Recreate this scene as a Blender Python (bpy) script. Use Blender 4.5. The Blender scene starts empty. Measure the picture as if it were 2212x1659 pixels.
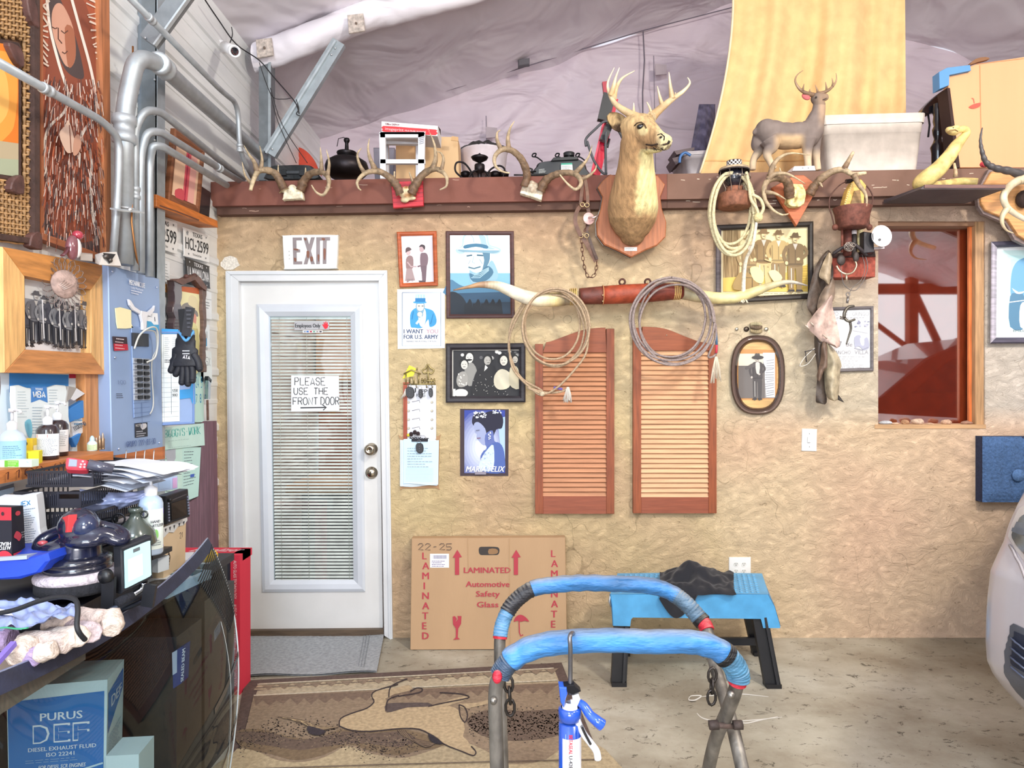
import bpy,math,random
from mathutils import Vector as V,Matrix,noise as NZ
from mathutils.geometry import tessellate_polygon
from mathutils.bvhtree import BVHTree
R=random.Random(7)
SC=bpy.context.scene
COL=SC.collection
pi=math.pi
EYE=V((0,0,1.48));FPX=1500.0;YB=4.05;XL=-1.72
cd=bpy.data.cameras.new('camera');cd.sensor_width=36;cd.lens=36*FPX/2212;cd.clip_start=.02;cd.clip_end=200
cam=bpy.data.objects.new('camera',cd);COL.objects.link(cam);cam.location=EYE;cam.rotation_euler=(pi/2,0,0)
SC.camera=cam
wd=bpy.data.worlds.new('daylight');SC.world=wd;wd.use_nodes=True
wb=wd.node_tree.nodes['Background'];wb.inputs[0].default_value=(.86,.93,1,1);wb.inputs[1].default_value=1.6
SC.view_settings.view_transform='Standard';SC.view_settings.look='None'
SC.view_settings.exposure=0.0;SC.view_settings.gamma=1;SC.view_settings.use_curve_mapping=False
def area(name,loc,target,size,power,col,sy=None):
 l=bpy.data.lights.new(name,'AREA');l.energy=power;l.color=col;l.size=size
 if sy:l.shape='RECTANGLE';l.size_y=sy
 o=bpy.data.objects.new(name,l);COL.objects.link(o);o.location=loc
 o.rotation_euler=(V(target)-V(loc)).to_track_quat('-Z','Y').to_euler();return o
area('shop_lamp_or_fill',(2.2,.45,3.95),(.8,4,1.2),.45,122,(1,.93,.80))
area('shop_lamp_or_fill',(1.6,-2.2,3.4),(1.0,4,1.0),1.2,48,(1,.93,.82))
area('shop_lamp_or_fill',(-.6,-1.3,3.3),(-1.4,3,1.2),.9,98,(.70,.86,1))
area('shop_lamp_or_fill',(-.3,-1.3,1.5),(-.1,5.0,4.3),1.2,95,(1,.96,1))  # unseen uplight behind the camera, added to brighten ceiling and wall
area('shop_lamp_or_fill',(3.6,1.6,3.3),(2.6,4.0,.4),.7,42,(1,.9,.9))  # unseen fill light added to brighten the lower right wall
area('office_fill',(-.9,5.0,2.42),(-.9,5.0,0),.6,16,(1,.8,.7))  # unseen light added so the office interior does not stay dark
def lin(c):return c/12.92 if c<=.04045 else((c+.055)/1.055)**2.4
def hx(s,k=1.0):
 if not isinstance(s,str):return tuple(s[:3])+(1,)
 s=s.lstrip('#')
 return tuple(min(1,lin(int(s[i:i+2],16)/255)*k)for i in(0,2,4))+(1,)
def P(px,py,Y):return V(((px-1106)/FPX*Y,Y,1.48-(py-829.5)/FPX*Y))
def W(px,py,d=0):return P(px,py,YB-d)
def Lf(px,py,o=0):
 X=XL+o;Y=FPX*X/(px-1106);return V((X,Y,1.48-(py-829.5)/FPX*Y))
BW=(W,V((0,-1,0)));LW=(Lf,V((1,0,0)))
def AY(Y):return(lambda px,py,d=0:P(px,py,Y-d),V((0,-1,0)))
def QF(tl,tr,br,bl,w=100,h=100):
 n=(tr-tl).cross(tl-bl).normalized()
 def f(x,y,d=0):
  u,v=x/w,y/h
  return tl*(1-u)*(1-v)+tr*u*(1-v)+br*u*v+bl*(1-u)*v+n*d
 return(f,n)
def quadpx(m,pts,w=100,h=100,d=0):return QF(*[m[0](x,y,d)for x,y in pts],w,h)
def smooth(pts,n=6,closed=False):
 pts=[V(p)if len(p)==3 else V((p[0],p[1],0))for p in pts];two=None
 out=[];N=len(pts);rng=range(N)if closed else range(N-1)
 for i in rng:
  g=(lambda k:pts[k%N])if closed else(lambda k:pts[max(0,min(N-1,k))])
  a,b,c,d=g(i-1),g(i),g(i+1),g(i+2)
  for j in range(n):
   t=j/n
   out.append(.5*((2*b)+(c-a)*t+(2*a-5*b+4*c-d)*t*t+(3*b-a-3*c+d)*t**3))
 if not closed:out.append(pts[-1])
 return out
def sm2(pts,n=5,closed=True):return[(p.x,p.y)for p in smooth([(a,b,0)for a,b in pts],n,closed)]
def ell(cx,cy,rx,ry,n=18,a0=0,a1=2*pi,rot=0):
 o=[]
 for i in range(n):
  t=a0+(a1-a0)*i/(n if abs(a1-a0-2*pi)<1e-6 else n-1)
  x,y=rx*math.cos(t),ry*math.sin(t)
  o.append((cx+x*math.cos(rot)-y*math.sin(rot),cy+x*math.sin(rot)+y*math.cos(rot)))
 return o
_tc={}
def textgeo(s):
 if s not in _tc:
  c=bpy.data.curves.new('t','FONT');c.body=s;c.resolution_u=2;c.size=1
  o=bpy.data.objects.new('t',c);me=o.to_mesh()
  vs=[v.co.copy()for v in me.vertices];fs=[tuple(p.vertices)for p in me.polygons]
  o.to_mesh_clear();bpy.data.objects.remove(o);bpy.data.curves.remove(c)
  _tc[s]=(vs,fs)
 return _tc[s]
STK={'A':'04 20 44|13 33','B':'00 04 34 43 32 02|32 41 30 00','C':'43 34 14 03 01 10 30 41','D':'00 04 24 43 41 20 00','E':'40 00 04 44|02 32','F':'40 00 04|02 32','G':'41 30 10 01 03 14 34 43 42 22','H':'00 04|40 44|02 42','I':'20 24','J':'40 43 34 14 03','K':'00 04|40 02 44','L':'00 04 44','M':'04 00 22 40 44','N':'04 00 44 40','O':'10 30 41 43 34 14 03 01 10','P':'04 00 30 41 32 02','Q':'10 30 41 43 34 14 03 01 10|33 44','R':'04 00 30 41 32 02|22 44','S':'41 30 10 01 12 32 43 34 14 03','T':'00 40|20 24','U':'00 03 14 34 43 40','V':'00 24 40','W':'00 14 22 34 40','X':'00 44|40 04','Y':'00 22 40|22 24','Z':'00 40 04 44','0':'10 30 41 43 34 14 03 01 10','1':'11 20 24','2':'01 10 30 41 04 44','3':'00 40 22 43 34 04','4':'34 30 03 43','5':'40 00 02 32 43 34 04','6':'40 10 03 14 34 43 32 03','7':'00 40 14','8':'12 01 10 30 41 32 12 03 14 34 43 32','9':'04 34 41 30 10 01 12 42','-':'12 32','.':'24 24','%':'40 04|00 11|33 44','/':'40 04'}
class B:
 def __init__(s,col='808080',d=0.0):s.v=[];s.f=[];s.fc=[];s.sm=[];s.c=hx(col);s.d=d;s.smooth=False
 def col(s,c,k=1.0):s.c=hx(c,k);return s
 def add(s,vs,fs,sm=False):
  o=len(s.v);s.v.extend(V(p)for p in vs)
  for f in fs:s.f.append([i+o for i in f]);s.fc.append(s.c);s.sm.append(sm)
  s.o=o;return s
 def box(s,a,b):
  x0,y0,z0=a;x1,y1,z1=b
  s.hexa([(x0,y0,z0),(x1,y0,z0),(x1,y1,z0),(x0,y1,z0),(x0,y0,z1),(x1,y0,z1),(x1,y1,z1),(x0,y1,z1)]);return s
 def hexa(s,p,bev=0):s.add(p,[(3,2,1,0),(4,5,6,7),(0,1,5,4),(1,2,6,5),(2,3,7,6),(3,0,4,7)]);return s
 def obox(s,c,u,v,w):
  c,u,v,w=V(c),V(u),V(v),V(w)
  return s.hexa([c-u-v-w,c+u-v-w,c+u+v-w,c-u+v-w,c-u-v+w,c+u-v+w,c+u+v+w,c-u+v+w])
 def bar(s,a,b,w,t,up=(0,0,1)):
  a,b=V(a),V(b);dv=(b-a);L=dv.length/2;dv.normalize();u=dv.cross(V(up)).normalized();n=u.cross(dv)
  return s.obox((a+b)/2,dv*L,u*w/2,n*t/2)
 def slab(s,m,pts,d0,d1,bev=0):
  f,n=m;fr=[f(x,y,d1)for x,y in pts];bk=[q-n*(d1-d0)for q in fr];N=len(pts)
  if bev:
   c=sum(fr,V())/N;mid=[q-n*bev for q in fr];fr=[q+(c-q).normalized()*bev for q in fr]
  tri=tessellate_polygon([fr]);area_=V()
  for i in range(N):area_+=fr[i].cross(fr[(i+1)%N])
  flip=area_.dot(n)<0
  if bev:
   s.add(fr+mid+bk,[t for t in tri]);o=s.o
   for k in(0,1):
    for i in range(N):
     j=(i+1)%N;s.f.append([o+k*N+i,o+k*N+j,o+k*N+N+j,o+k*N+N+i]);s.fc.append(s.c);s.sm.append(False)
   s.f.append([o+2*N+i for i in range(N)]);s.fc.append(s.c);s.sm.append(False)
  else:
   s.add(fr+bk,[t for t in tri]+[tuple(N+i for i in t)for t in tri]);o=s.o
   for i in range(N):
    j=(i+1)%N;s.f.append([o+i,o+j,o+N+j,o+N+i]);s.fc.append(s.c);s.sm.append(False)
  return s
 def flat(s,m,pts,c=None,up=True):
  if c is not None:s.col(c)
  if up:s.d+=.00015
  f=m[0];fr=[f(x,y,s.d)for x,y in pts]
  s.add(fr,tessellate_polygon([fr]));return s
 def rect(s,m,x0,y0,x1,y1,c=None):return s.flat(m,[(x0,y0),(x1,y0),(x1,y1),(x0,y1)],c)
 def line(s,m,pts,w,c=None):
  if c is not None:s.col(c)
  s.d+=.00015;f=m[0];n=len(pts);L=[];Rr=[]
  for i,(x,y)in enumerate(pts):
   a=pts[max(0,i-1)];b=pts[min(n-1,i+1)];dx,dy=b[0]-a[0],b[1]-a[1];l=math.hypot(dx,dy)or 1
   ww=w(i/(n-1 or 1))if callable(w)else w
   L.append(f(x-dy/l*ww/2,y+dx/l*ww/2,s.d));Rr.append(f(x+dy/l*ww/2,y-dx/l*ww/2,s.d))
  s.add(L+Rr,[(i,i+1,n+i+1,n+i)for i in range(n-1)]);return s
 def text(s,m,t,x,y,h,w=None,c=None,shear=0,vert=False,bold=0,rot=0):
  """x,y = left/top in the mapper's units, h = cap height, w = total width"""
  if c is not None:s.col(c)
  s.d+=.00015;vs,fs=textgeo(t)
  if not vs:return s
  x0=min(v.x for v in vs);x1=max(v.x for v in vs);capy=.7
  sy=h/capy;sx=(w/(x1-x0))if w else sy;ca,sa=math.cos(rot),math.sin(rot)
  def mp(v,ox=0):
   a=(v.x-x0)*sx+shear*v.y*sy+ox;b=(capy-v.y)*sy
   return m[0](x+a*ca-b*sa,y+a*sa+b*ca,s.d)
  s.add([mp(v)for v in vs],fs)
  if bold:s.d+=.00005;s.add([mp(v,bold)for v in vs],fs)
  return s
 def hand(s,m,t,x,y,h,w,lw=2,c=None,jit=.06,rot=0):
  if c is not None:s.col(c)
  n=len(t);cw=w/n;ca,sa=math.cos(rot),math.sin(rot)
  for i,ch in enumerate(t.upper()):
   for st in STK.get(ch,'').split('|'):
    q=[]
    for k in st.split():
     a=i*cw+int(k[0])/4*cw*.74+R.uniform(-jit,jit)*cw;b=int(k[1])/4*h+R.uniform(-jit,jit)*h*.6
     q.append((x+a*ca-b*sa,y+a*sa+b*ca))
    if len(q)>1:s.line(m,q,lw);s.d-=.00015
  s.d+=.00015;return s
 def scrib(s,m,x0,y0,x1,y1,n,lw=1.5,c='333333',fill=.85):
  """lines of small unreadable print"""
  s.col(c);s.d+=.0002
  for i in range(n):
   y=y0+(y1-y0)*i/max(1,n-1);x=x0
   while x<x0+(x1-x0)*R.uniform(fill-.25,1):
    l=(x1-x0)*R.uniform(.04,.13);l=min(l,x1-x)
    if l<=0:break
    s.add([m[0](x,y,s.d),m[0](x+l,y,s.d),m[0](x+l,y+lw,s.d),m[0](x,y+lw,s.d)],[(0,1,2,3)]);x+=l+(x1-x0)*.025
  return s
 def tube(s,pts,r,seg=8,closed=False,caps=True,sq=1.0,upv=None):
  pts=[V(p)for p in pts];n=len(pts)
  if n<2:return s
  rr=(lambda i:r(i/(n-1)))if callable(r)else((lambda i:r[i])if isinstance(r,(list,tuple))else(lambda i:r))
  vs=[];pu=None
  for i,p in enumerate(pts):
   if closed:t=pts[(i+1)%n]-pts[i-1]
   else:t=pts[min(n-1,i+1)]-pts[max(0,i-1)]
   if t.length<1e-9:t=V((0,0,1))
   t.normalize()
   if pu is None:
    ref=V(upv)if upv else(V((0,0,1))if abs(t.z)<.9 else V((0,1,0)));pu=(ref-t*ref.dot(t)).normalized()
   else:
    pu=(pu-t*pu.dot(t));pu=pu.normalized()if pu.length>1e-6 else t.orthogonal().normalized()
   w=t.cross(pu);q=rr(i)
   for k in range(seg):
    a=2*pi*k/seg;vs.append(p+pu*math.cos(a)*q*sq+w*math.sin(a)*q)
  fs=[];M_=n if closed else n-1
  for i in range(M_):
   for k in range(seg):
    a=i*seg+k;b=i*seg+(k+1)%seg;j=((i+1)%n)*seg;fs.append((a,b,j+(k+1)%seg,j+k))
  s.add(vs,fs,True);o=s.o
  if caps and not closed:
   for f in([o+k for k in range(seg)][::-1],[o+(n-1)*seg+k for k in range(seg)]):s.f.append(f);s.fc.append(s.c);s.sm.append(False)
  return s
 def lathe(s,prof,o,ax=(0,0,1),seg=20,sx=1.0,flatc=False):
  ax=V(ax).normalized();u=ax.orthogonal().normalized()if abs(ax.z)<.99 else V((1,0,0));w=ax.cross(u);o=V(o)
  vs=[];n=len(prof)
  for r,h in prof:
   for k in range(seg):
    a=2*pi*k/seg;vs.append(o+ax*h+u*(math.cos(a)*r*sx)+w*(math.sin(a)*r))
  s.add(vs,[(i*seg+k,i*seg+(k+1)%seg,(i+1)*seg+(k+1)%seg,(i+1)*seg+k)for i in range(n-1)for k in range(seg)],True)
  return s
 def ball(s,c,r,seg=12,rings=8,rot=None):
  rx,ry,rz=(r,r,r)if not isinstance(r,(tuple,list))else r;c=V(c);vs=[]
  for i in range(rings+1):
   t=pi*i/rings
   for k in range(seg):
    a=2*pi*k/seg;q=V((rx*math.sin(t)*math.cos(a),ry*math.sin(t)*math.sin(a),rz*math.cos(t)))
    if rot:q=rot@q
    vs.append(c+q)
  s.add(vs,[(i*seg+k,i*seg+(k+1)%seg,(i+1)*seg+(k+1)%seg,(i+1)*seg+k)for i in range(rings)for k in range(seg)],True);return s
 def grid(s,fn,nu,nv,sm=True,thick=0):
  vs=[fn(i/nu,j/nv)for j in range(nv+1)for i in range(nu+1)]
  s.add(vs,[(j*(nu+1)+i,j*(nu+1)+i+1,(j+1)*(nu+1)+i+1,(j+1)*(nu+1)+i)for j in range(nv)for i in range(nu)],sm);return s
 def ring(s,c,ax,r,tr,seg=24,ts=6,sx=1):
  ax=V(ax).normalized();u=ax.orthogonal().normalized();w=ax.cross(u)
  return s.tube([V(c)+u*math.cos(2*pi*i/seg)*r*sx+w*math.sin(2*pi*i/seg)*r for i in range(seg)],tr,ts,closed=True)
 def frame(s,m,q,wd,d0,d1,hi=.006,cols=None):
  """picture frame: q = outer corners (tl,tr,br,bl) in mapper units, wd = bar width; mitred, raised"""
  cx=sum(p[0]for p in q)/4;cy=sum(p[1]for p in q)/4
  W_=math.dist(q[0],q[1]);H_=math.dist(q[0],q[3])
  def inn(k):
   u=k/W_;v=k/H_;o=[]
   for(a,b)in((u,v),(1-u,v),(1-u,1-v),(u,1-v)):
    o.append((q[0][0]*(1-a)*(1-b)+q[1][0]*a*(1-b)+q[2][0]*a*b+q[3][0]*(1-a)*b,q[0][1]*(1-a)*(1-b)+q[1][1]*a*(1-b)+q[2][1]*a*b+q[3][1]*(1-a)*b))
   return o
  rows=[(inn(0),d0),(inn(0),d1*.8+d0*.2),(inn(wd*.22),d1),(inn(wd*.62),d1*.93+d0*.07),(inn(wd),d1*.55+d0*.45),(inn(wd),d0)]
  rr=[[m[0](x,y,d)for x,y in r]for r,d in rows]
  for i in range(4):
   j=(i+1)%4
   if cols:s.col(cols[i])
   for k in range(len(rr)-1):s.add([rr[k][i],rr[k][j],rr[k+1][j],rr[k+1][i]],[(0,1,2,3)])
  return inn(wd)
MATS={}
def mat(k):
 if k in MATS:return MATS[k]
 T={'matte':(.85,0,9,.10,60,.08,(1,1,1)),'paper':(.8,0,6,.05,25,.04,(1,1,1)),'print':(.65,0,3,.04,8,.02,(1,1,1)),'gloss':(.22,0,6,.10,40,.03,(1,1,1)),'plastic':(.42,0,12,.16,90,.05,(1,1,1)),'rubber':(.6,0,20,.3,120,.15,(1,1,1)),'metal':(.42,.85,14,.25,60,.06,(1,1,1)),'galv':(.5,.55,18,.16,50,.04,(1,1,1)),'chrome':(.14,1,5,.1,30,.02,(1,1,1)),'rust':(.7,.25,40,.45,90,.3,(1,1,1)),'wood':(.55,0,7,.34,30,.12,(1,1,9)),'woodx':(.55,0,7,.22,30,.08,(.7,9,9)),'woodz':(.55,0,7,.34,30,.12,(9,9,.8)),'card':(.85,0,5,.07,160,.05,(1,1,.05)),'cloth':(.9,0,10,.14,160,.15,(1,1,1)),'fur':(.95,0,60,.38,260,.6,(1,1,.18)),'rope':(.85,0,90,.3,260,.8,(1,1,1)),'horn':(.4,0,16,.35,50,.12,(1,1,1)),'bone':(.6,0,45,.45,110,.45,(1,1,1)),'leather':(.55,0,24,.4,110,.25,(1,1,1)),'paintedsteel':(.4,.1,5,.05,60,.03,(1,1,1)),'wrap':(.5,0,18,.5,42,.7,(.3,1,1)),'tube':(.5,.5,22,.6,60,.3,(1,1,.5)),'foam':(.95,0,90,.3,170,1.0,(1,1,1)),'carpet':(.98,0,60,.25,300,.8,(1,1,1)),'car':(.28,.25,2,.04,4,.01,(1,1,1)),'clear':(.05,0,1,0,1,0,(1,1,1)),'emit':(.5,0,1,0,1,0,(1,1,1))}
 ro,me,vs,va,bs,bt,st=T[k]
 m=bpy.data.materials.new(k);m.use_nodes=True;nt=m.node_tree;N=nt.nodes;Lk=nt.links
 b=N['Principled BSDF'];at=N.new('ShaderNodeAttribute');at.attribute_name='Col'
 b.inputs['Roughness'].default_value=ro;b.inputs['Metallic'].default_value=me
 if k=='clear':
  b.inputs['Transmission Weight'].default_value=.85;b.inputs['IOR'].default_value=1.15;Lk.new(at.outputs[0],b.inputs['Base Color']);MATS[k]=m;return m
 tc=N.new('ShaderNodeTexCoord');mp=N.new('ShaderNodeMapping');mp.inputs['Scale'].default_value=st;Lk.new(tc.outputs['Object'],mp.inputs[0])
 n1=N.new('ShaderNodeTexNoise');n1 .inputs['Scale'].default_value=vs;n1 .inputs['Detail'].default_value=5;Lk.new(mp.outputs[0],n1 .inputs[0])
 mr=N.new('ShaderNodeMapRange');mr.inputs[1].default_value=.3;mr.inputs[2].default_value=.7;mr.inputs[3].default_value=1-va;mr.inputs[4].default_value=1+va*.6;Lk.new(n1 .outputs[0],mr.inputs[0])
 vm=N.new('ShaderNodeVectorMath');vm.operation='SCALE';Lk.new(at.outputs[0],vm.inputs[0]);Lk.new(mr.outputs[0],vm.inputs['Scale']);Lk.new(vm.outputs[0],b.inputs['Base Color'])
 if bt:
  n2=N.new('ShaderNodeTexNoise');n2 .inputs['Scale'].default_value=bs;n2 .inputs['Detail'].default_value=3;Lk.new(mp.outputs[0],n2 .inputs[0])
  bp=N.new('ShaderNodeBump');bp.inputs['Strength'].default_value=min(1,bt*1.5);bp.inputs['Distance'].default_value=.004;Lk.new(n2 .outputs[0],bp.inputs['Height']);Lk.new(bp.outputs[0],b.inputs['Normal'])
 if k=='wrap':
  g=N.new('ShaderNodeNewGeometry');sx_=N.new('ShaderNodeSeparateXYZ');Lk.new(g.outputs['Normal'],sx_.inputs[0]);d_=N.new('ShaderNodeMath');d_.operation='MULTIPLY_ADD';Lk.new(n1 .outputs[0],d_.inputs[0]);d_.inputs[1].default_value=.9;d_.inputs[2].default_value=-.40
  a_=N.new('ShaderNodeMath');a_.operation='ADD';Lk.new(sx_.outputs[2],a_.inputs[0]);Lk.new(d_.outputs[0],a_.inputs[1])
  r_=N.new('ShaderNodeMapRange');r_.inputs[1].default_value=.62;r_.inputs[2].default_value=1.15;r_.inputs[4].default_value=.8;Lk.new(a_.outputs[0],r_.inputs[0])
  x_=N.new('ShaderNodeMix');x_.data_type='RGBA';Lk.new(r_.outputs[0],x_.inputs[0]);Lk.new(vm.outputs[0],x_.inputs[6]);x_.inputs[7].default_value=hx('8e8a82');Lk.new(x_.outputs[2],b.inputs['Base Color']);bp.inputs['Distance'].default_value=.012
 if k in('car','gloss'):b.inputs['Coat Weight'].default_value=.6
 if k=='cloth':b.inputs['Sheen Weight'].default_value=.15
 MATS[k]=m;return m
ORG={}
def mk(name,b,kind,parent=None,origin=None,sub=0):
 me=bpy.data.meshes.new(name)
 if origin is None:
  if parent is not None:origin=ORG[parent.name]
  else:
   xs=[v.x for v in b.v];ys=[v.y for v in b.v];zs=[v.z for v in b.v]
   origin=V(((min(xs)+max(xs))/2,(min(ys)+max(ys))/2,min(zs)))
 me.from_pydata([tuple(v-origin)for v in b.v],[],b.f)
 ca=me.color_attributes.new('Col','FLOAT_COLOR','CORNER')
 buf=[]
 for p,c in zip(b.f,b.fc):buf.extend(list(c)*len(p))
 if len(buf)==len(ca.data)*4:ca.data.foreach_set('color',buf)
 me.polygons.foreach_set('use_smooth',b.sm)
 me.validate();me.update()
 me.materials.append(mat(kind)if isinstance(kind,str)else kind)
 o=bpy.data.objects.new(name,me);COL.objects.link(o)
 if parent is not None:o.parent=parent
 else:o.location=origin
 ORG[o.name]=origin;return o
def meta(o,label,cat,group=None):
 o['label']=label;o['category']=cat
 if group:o['group']=group
 return o
def thing(name,label,cat,loc,group=None):
 o=bpy.data.objects.new(name,None);COL.objects.link(o);o.empty_display_size=.05
 o.location=V(loc);ORG[o.name]=V(loc);return meta(o,label,cat,group)
def part(root,name,b,kind='matte',label=None,kind_prop=None):
 o=mk(name,b,kind,root)
 if label:o['label']=label
 if kind_prop:o['kind']=kind_prop
 return o
def solo(name,b,kind,label,cat,group=None):return meta(mk(name,b,kind),label,cat,group)
def struct(name,b,kind,parent=None):
 o=mk(name,b,kind,parent,None if parent is not None else V((0,0,0)))
 if parent is None:o['kind']='structure'
 return o
def vcol(o,fn):
 """recolour a mesh point by point from its world position: real markings of the thing"""
 me=o.data;org=ORG[o.name];ca=me.color_attributes['Col'];buf=[]
 for l in me.loops:buf.extend(fn(me.vertices[l.vertex_index].co+org))
 ca.data.foreach_set('color',buf)
def remesh(b,vox,kind,name,parent=None,fn=None,iters=3):
 o=mk(name,b,kind,parent);org=ORG[o.name]
 md=o.modifiers.new('r','REMESH');md.mode='VOXEL';md.voxel_size=vox;md.use_smooth_shade=True
 m2=o.modifiers.new('s','SMOOTH');m2 .iterations=iters;m2 .factor=.6
 bpy.context.view_layer.update();dg=bpy.context.evaluated_depsgraph_get()
 me=bpy.data.meshes.new_from_object(o.evaluated_get(dg));o.modifiers.clear();old=o.data;o.data=me;bpy.data.meshes.remove(old)
 me.name=name
 if 'Col' in me.color_attributes:me.color_attributes.remove(me.color_attributes['Col'])
 me.color_attributes.new('Col','FLOAT_COLOR','CORNER')
 me.polygons.foreach_set('use_smooth',[True]*len(me.polygons))
 if not me.materials:me.materials.append(mat(kind))
 c0=b.c;vcol(o,fn or(lambda p:c0));return o
def surf(o,off=0.0):
 me=o.data;g=ORG[o.name];bv=BVHTree.FromPolygons([v.co+g for v in me.vertices],[tuple(p.vertices)for p in me.polygons])
 def f(x,y,d=0):
  r=P(x,y,1)-EYE;r.normalize();h=bv.ray_cast(EYE,r);return(h[0]-r*(off+d))if h[0]else P(x,y,3.5)
 return f
def mix(a,b,t):t=max(0,min(1,t));return tuple(a[i]*(1-t)+b[i]*t for i in range(4))
def ss(a,b,x):t=max(0,min(1,(x-a)/(b-a)));return t*t*(3-2*t)
def pxof(p):return(1106+p.x/p.y*FPX,829.5-(p.z-1.48)/p.y*FPX)
def nodes(name):
 m=bpy.data.materials.new(name);m.use_nodes=True;nt=m.node_tree
 return m,nt.nodes,nt.links,nt.nodes['Principled BSDF']
def ramp(N,L,src,stops,interp='LINEAR'):
 r=N.new('ShaderNodeValToRGB');r.color_ramp.interpolation=interp;e=r.color_ramp.elements
 e[0].position,e[0].color=stops[0][0],hx(stops[0][1]);e[1].position,e[1].color=stops[-1][0],hx(stops[-1][1])
 for p,c in stops[1:-1]:q=e.new(p);q.color=hx(c)
 L.new(src,r.inputs[0]);return r.outputs[0]
def noise(N,L,co,sc,det=4,ro=.55,dist=0):
 n=N.new('ShaderNodeTexNoise');n.inputs['Scale'].default_value=sc;n.inputs['Detail'].default_value=det;n.inputs['Roughness'].default_value=ro;n.inputs['Distortion'].default_value=dist
 L.new(co,n.inputs[0]);return n.outputs[0]
def mapn(N,L,co,sc,rot=(0,0,0)):
 m=N.new('ShaderNodeMapping');m.inputs['Scale'].default_value=sc;m.inputs['Rotation'].default_value=rot;L.new(co,m.inputs[0]);return m.outputs[0]
def mixc(N,L,f,a,b,mode='MIX'):
 x=N.new('ShaderNodeMix');x.data_type='RGBA';x.blend_type=mode
 if isinstance(f,float):x.inputs[0].default_value=f
 else:L.new(f,x.inputs[0])
 for i,s in((6,a),(7,b)):
  if isinstance(s,str):x.inputs[i].default_value=hx(s)
  else:L.new(s,x.inputs[i])
 return x.outputs[2]
def bump(N,L,h,b,st,di,prev=None):
 x=N.new('ShaderNodeBump');x.inputs['Strength'].default_value=st;x.inputs['Distance'].default_value=di;L.new(h,x.inputs['Height'])
 if prev:L.new(prev,x.inputs['Normal'])
 L.new(x.outputs[0],b.inputs['Normal']);return x.outputs[0]
def stucco():
 m,N,L,b=nodes('stucco');co=N.new('ShaderNodeTexCoord').outputs['Object']
 c=ramp(N,L,noise(N,L,co,.55,2),[(.36,'d6b692'),(.46,'e2ca9a'),(.54,'e8d2a8'),(.64,'deb896')])  # cream and peach patches put tinted light into the wall colour
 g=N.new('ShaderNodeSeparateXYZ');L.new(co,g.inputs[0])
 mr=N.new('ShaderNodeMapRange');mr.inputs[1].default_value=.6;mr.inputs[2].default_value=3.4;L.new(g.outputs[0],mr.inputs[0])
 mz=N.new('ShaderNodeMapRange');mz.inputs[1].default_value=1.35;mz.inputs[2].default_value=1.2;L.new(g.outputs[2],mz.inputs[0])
 c=mixc(N,L,mr.outputs[0],c,mixc(N,L,mz.outputs[0],'d8d1c8','efcdb2'))  # whitish above, peach below towards the right: light tint in the base colour
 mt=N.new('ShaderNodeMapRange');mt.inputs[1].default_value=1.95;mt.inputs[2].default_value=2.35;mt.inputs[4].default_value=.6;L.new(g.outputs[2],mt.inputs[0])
 c=mixc(N,L,mt.outputs[0],c,'c29a7c')  # tan wall top, the same light tint put into the colour
 sp=ramp(N,L,noise(N,L,mapn(N,L,co,(1,1,1.6),(.3,0,.5)),26,6,.75,1.2),[(.0,'ffffff'),(.60,'ffffff'),(.66,'8a7458'),(1,'8a7458')])
 c=mixc(N,L,.55,c,sp,'MULTIPLY')
 vo=N.new('ShaderNodeTexVoronoi');vo.feature='DISTANCE_TO_EDGE';vo.inputs['Scale'].default_value=.8
 wc=N.new('ShaderNodeVectorMath');wc.operation='ADD';nn=N.new('ShaderNodeTexNoise');nn.inputs['Scale'].default_value=3;L.new(co,nn.inputs[0]);L.new(co,wc.inputs[0]);L.new(nn.outputs[1],wc.inputs[1]);L.new(wc.outputs[0],vo.inputs[0])
 cr=ramp(N,L,vo.outputs[0],[(.0,'7a684c'),(.0015,'7a684c'),(.003,'ffffff'),(1,'ffffff')]);c=mixc(N,L,.4,c,cr,'MULTIPLY')
 L.new(c,b.inputs[0]);b.inputs['Roughness'].default_value=.9
 n1=bump(N,L,noise(N,L,mapn(N,L,co,(1,1,1.35),(0,.6,0)),11,7,.75,2.2),b,1.0,.022)
 bump(N,L,noise(N,L,mapn(N,L,co,(2,1,1),(0,-.8,0)),40,4,.6,.6),b,.5,.005,n1)
 return m
def concrete():
 m,N,L,b=nodes('concrete');co=N.new('ShaderNodeTexCoord').outputs['Object']
 c=ramp(N,L,noise(N,L,co,.9,6,.6),[(.3,'8f8674'),(.45,'a69f8e'),(.56,'b9b3a3'),(.7,'c3bfb2')])
 c2=ramp(N,L,noise(N,L,mapn(N,L,co,(1,1.3,1)),1.3,6,.7),[(.42,'ffffff'),(.62,'a58e78')]);c=mixc(N,L,.45,c,c2,'MULTIPLY')
 s=ramp(N,L,noise(N,L,mapn(N,L,co,(1,1.5,1)),13,6,.8,.8),[(.0,'ffffff'),(.585,'ffffff'),(.62,'4f473d'),(1,'463e36')]);c=mixc(N,L,.75,c,s,'MULTIPLY')
 s=ramp(N,L,noise(N,L,mapn(N,L,co,(1,2,1),(0,0,.3)),70,3,.6),[(.0,'d8d2c4'),(.35,'ffffff'),(.7,'ffffff'),(.78,'8b8374')]);c=mixc(N,L,.5,c,s,'MULTIPLY')
 L.new(c,b.inputs[0]);b.inputs['Roughness'].default_value=.62;bump(N,L,noise(N,L,co,30,6,.7),b,.35,.004);return m
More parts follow.
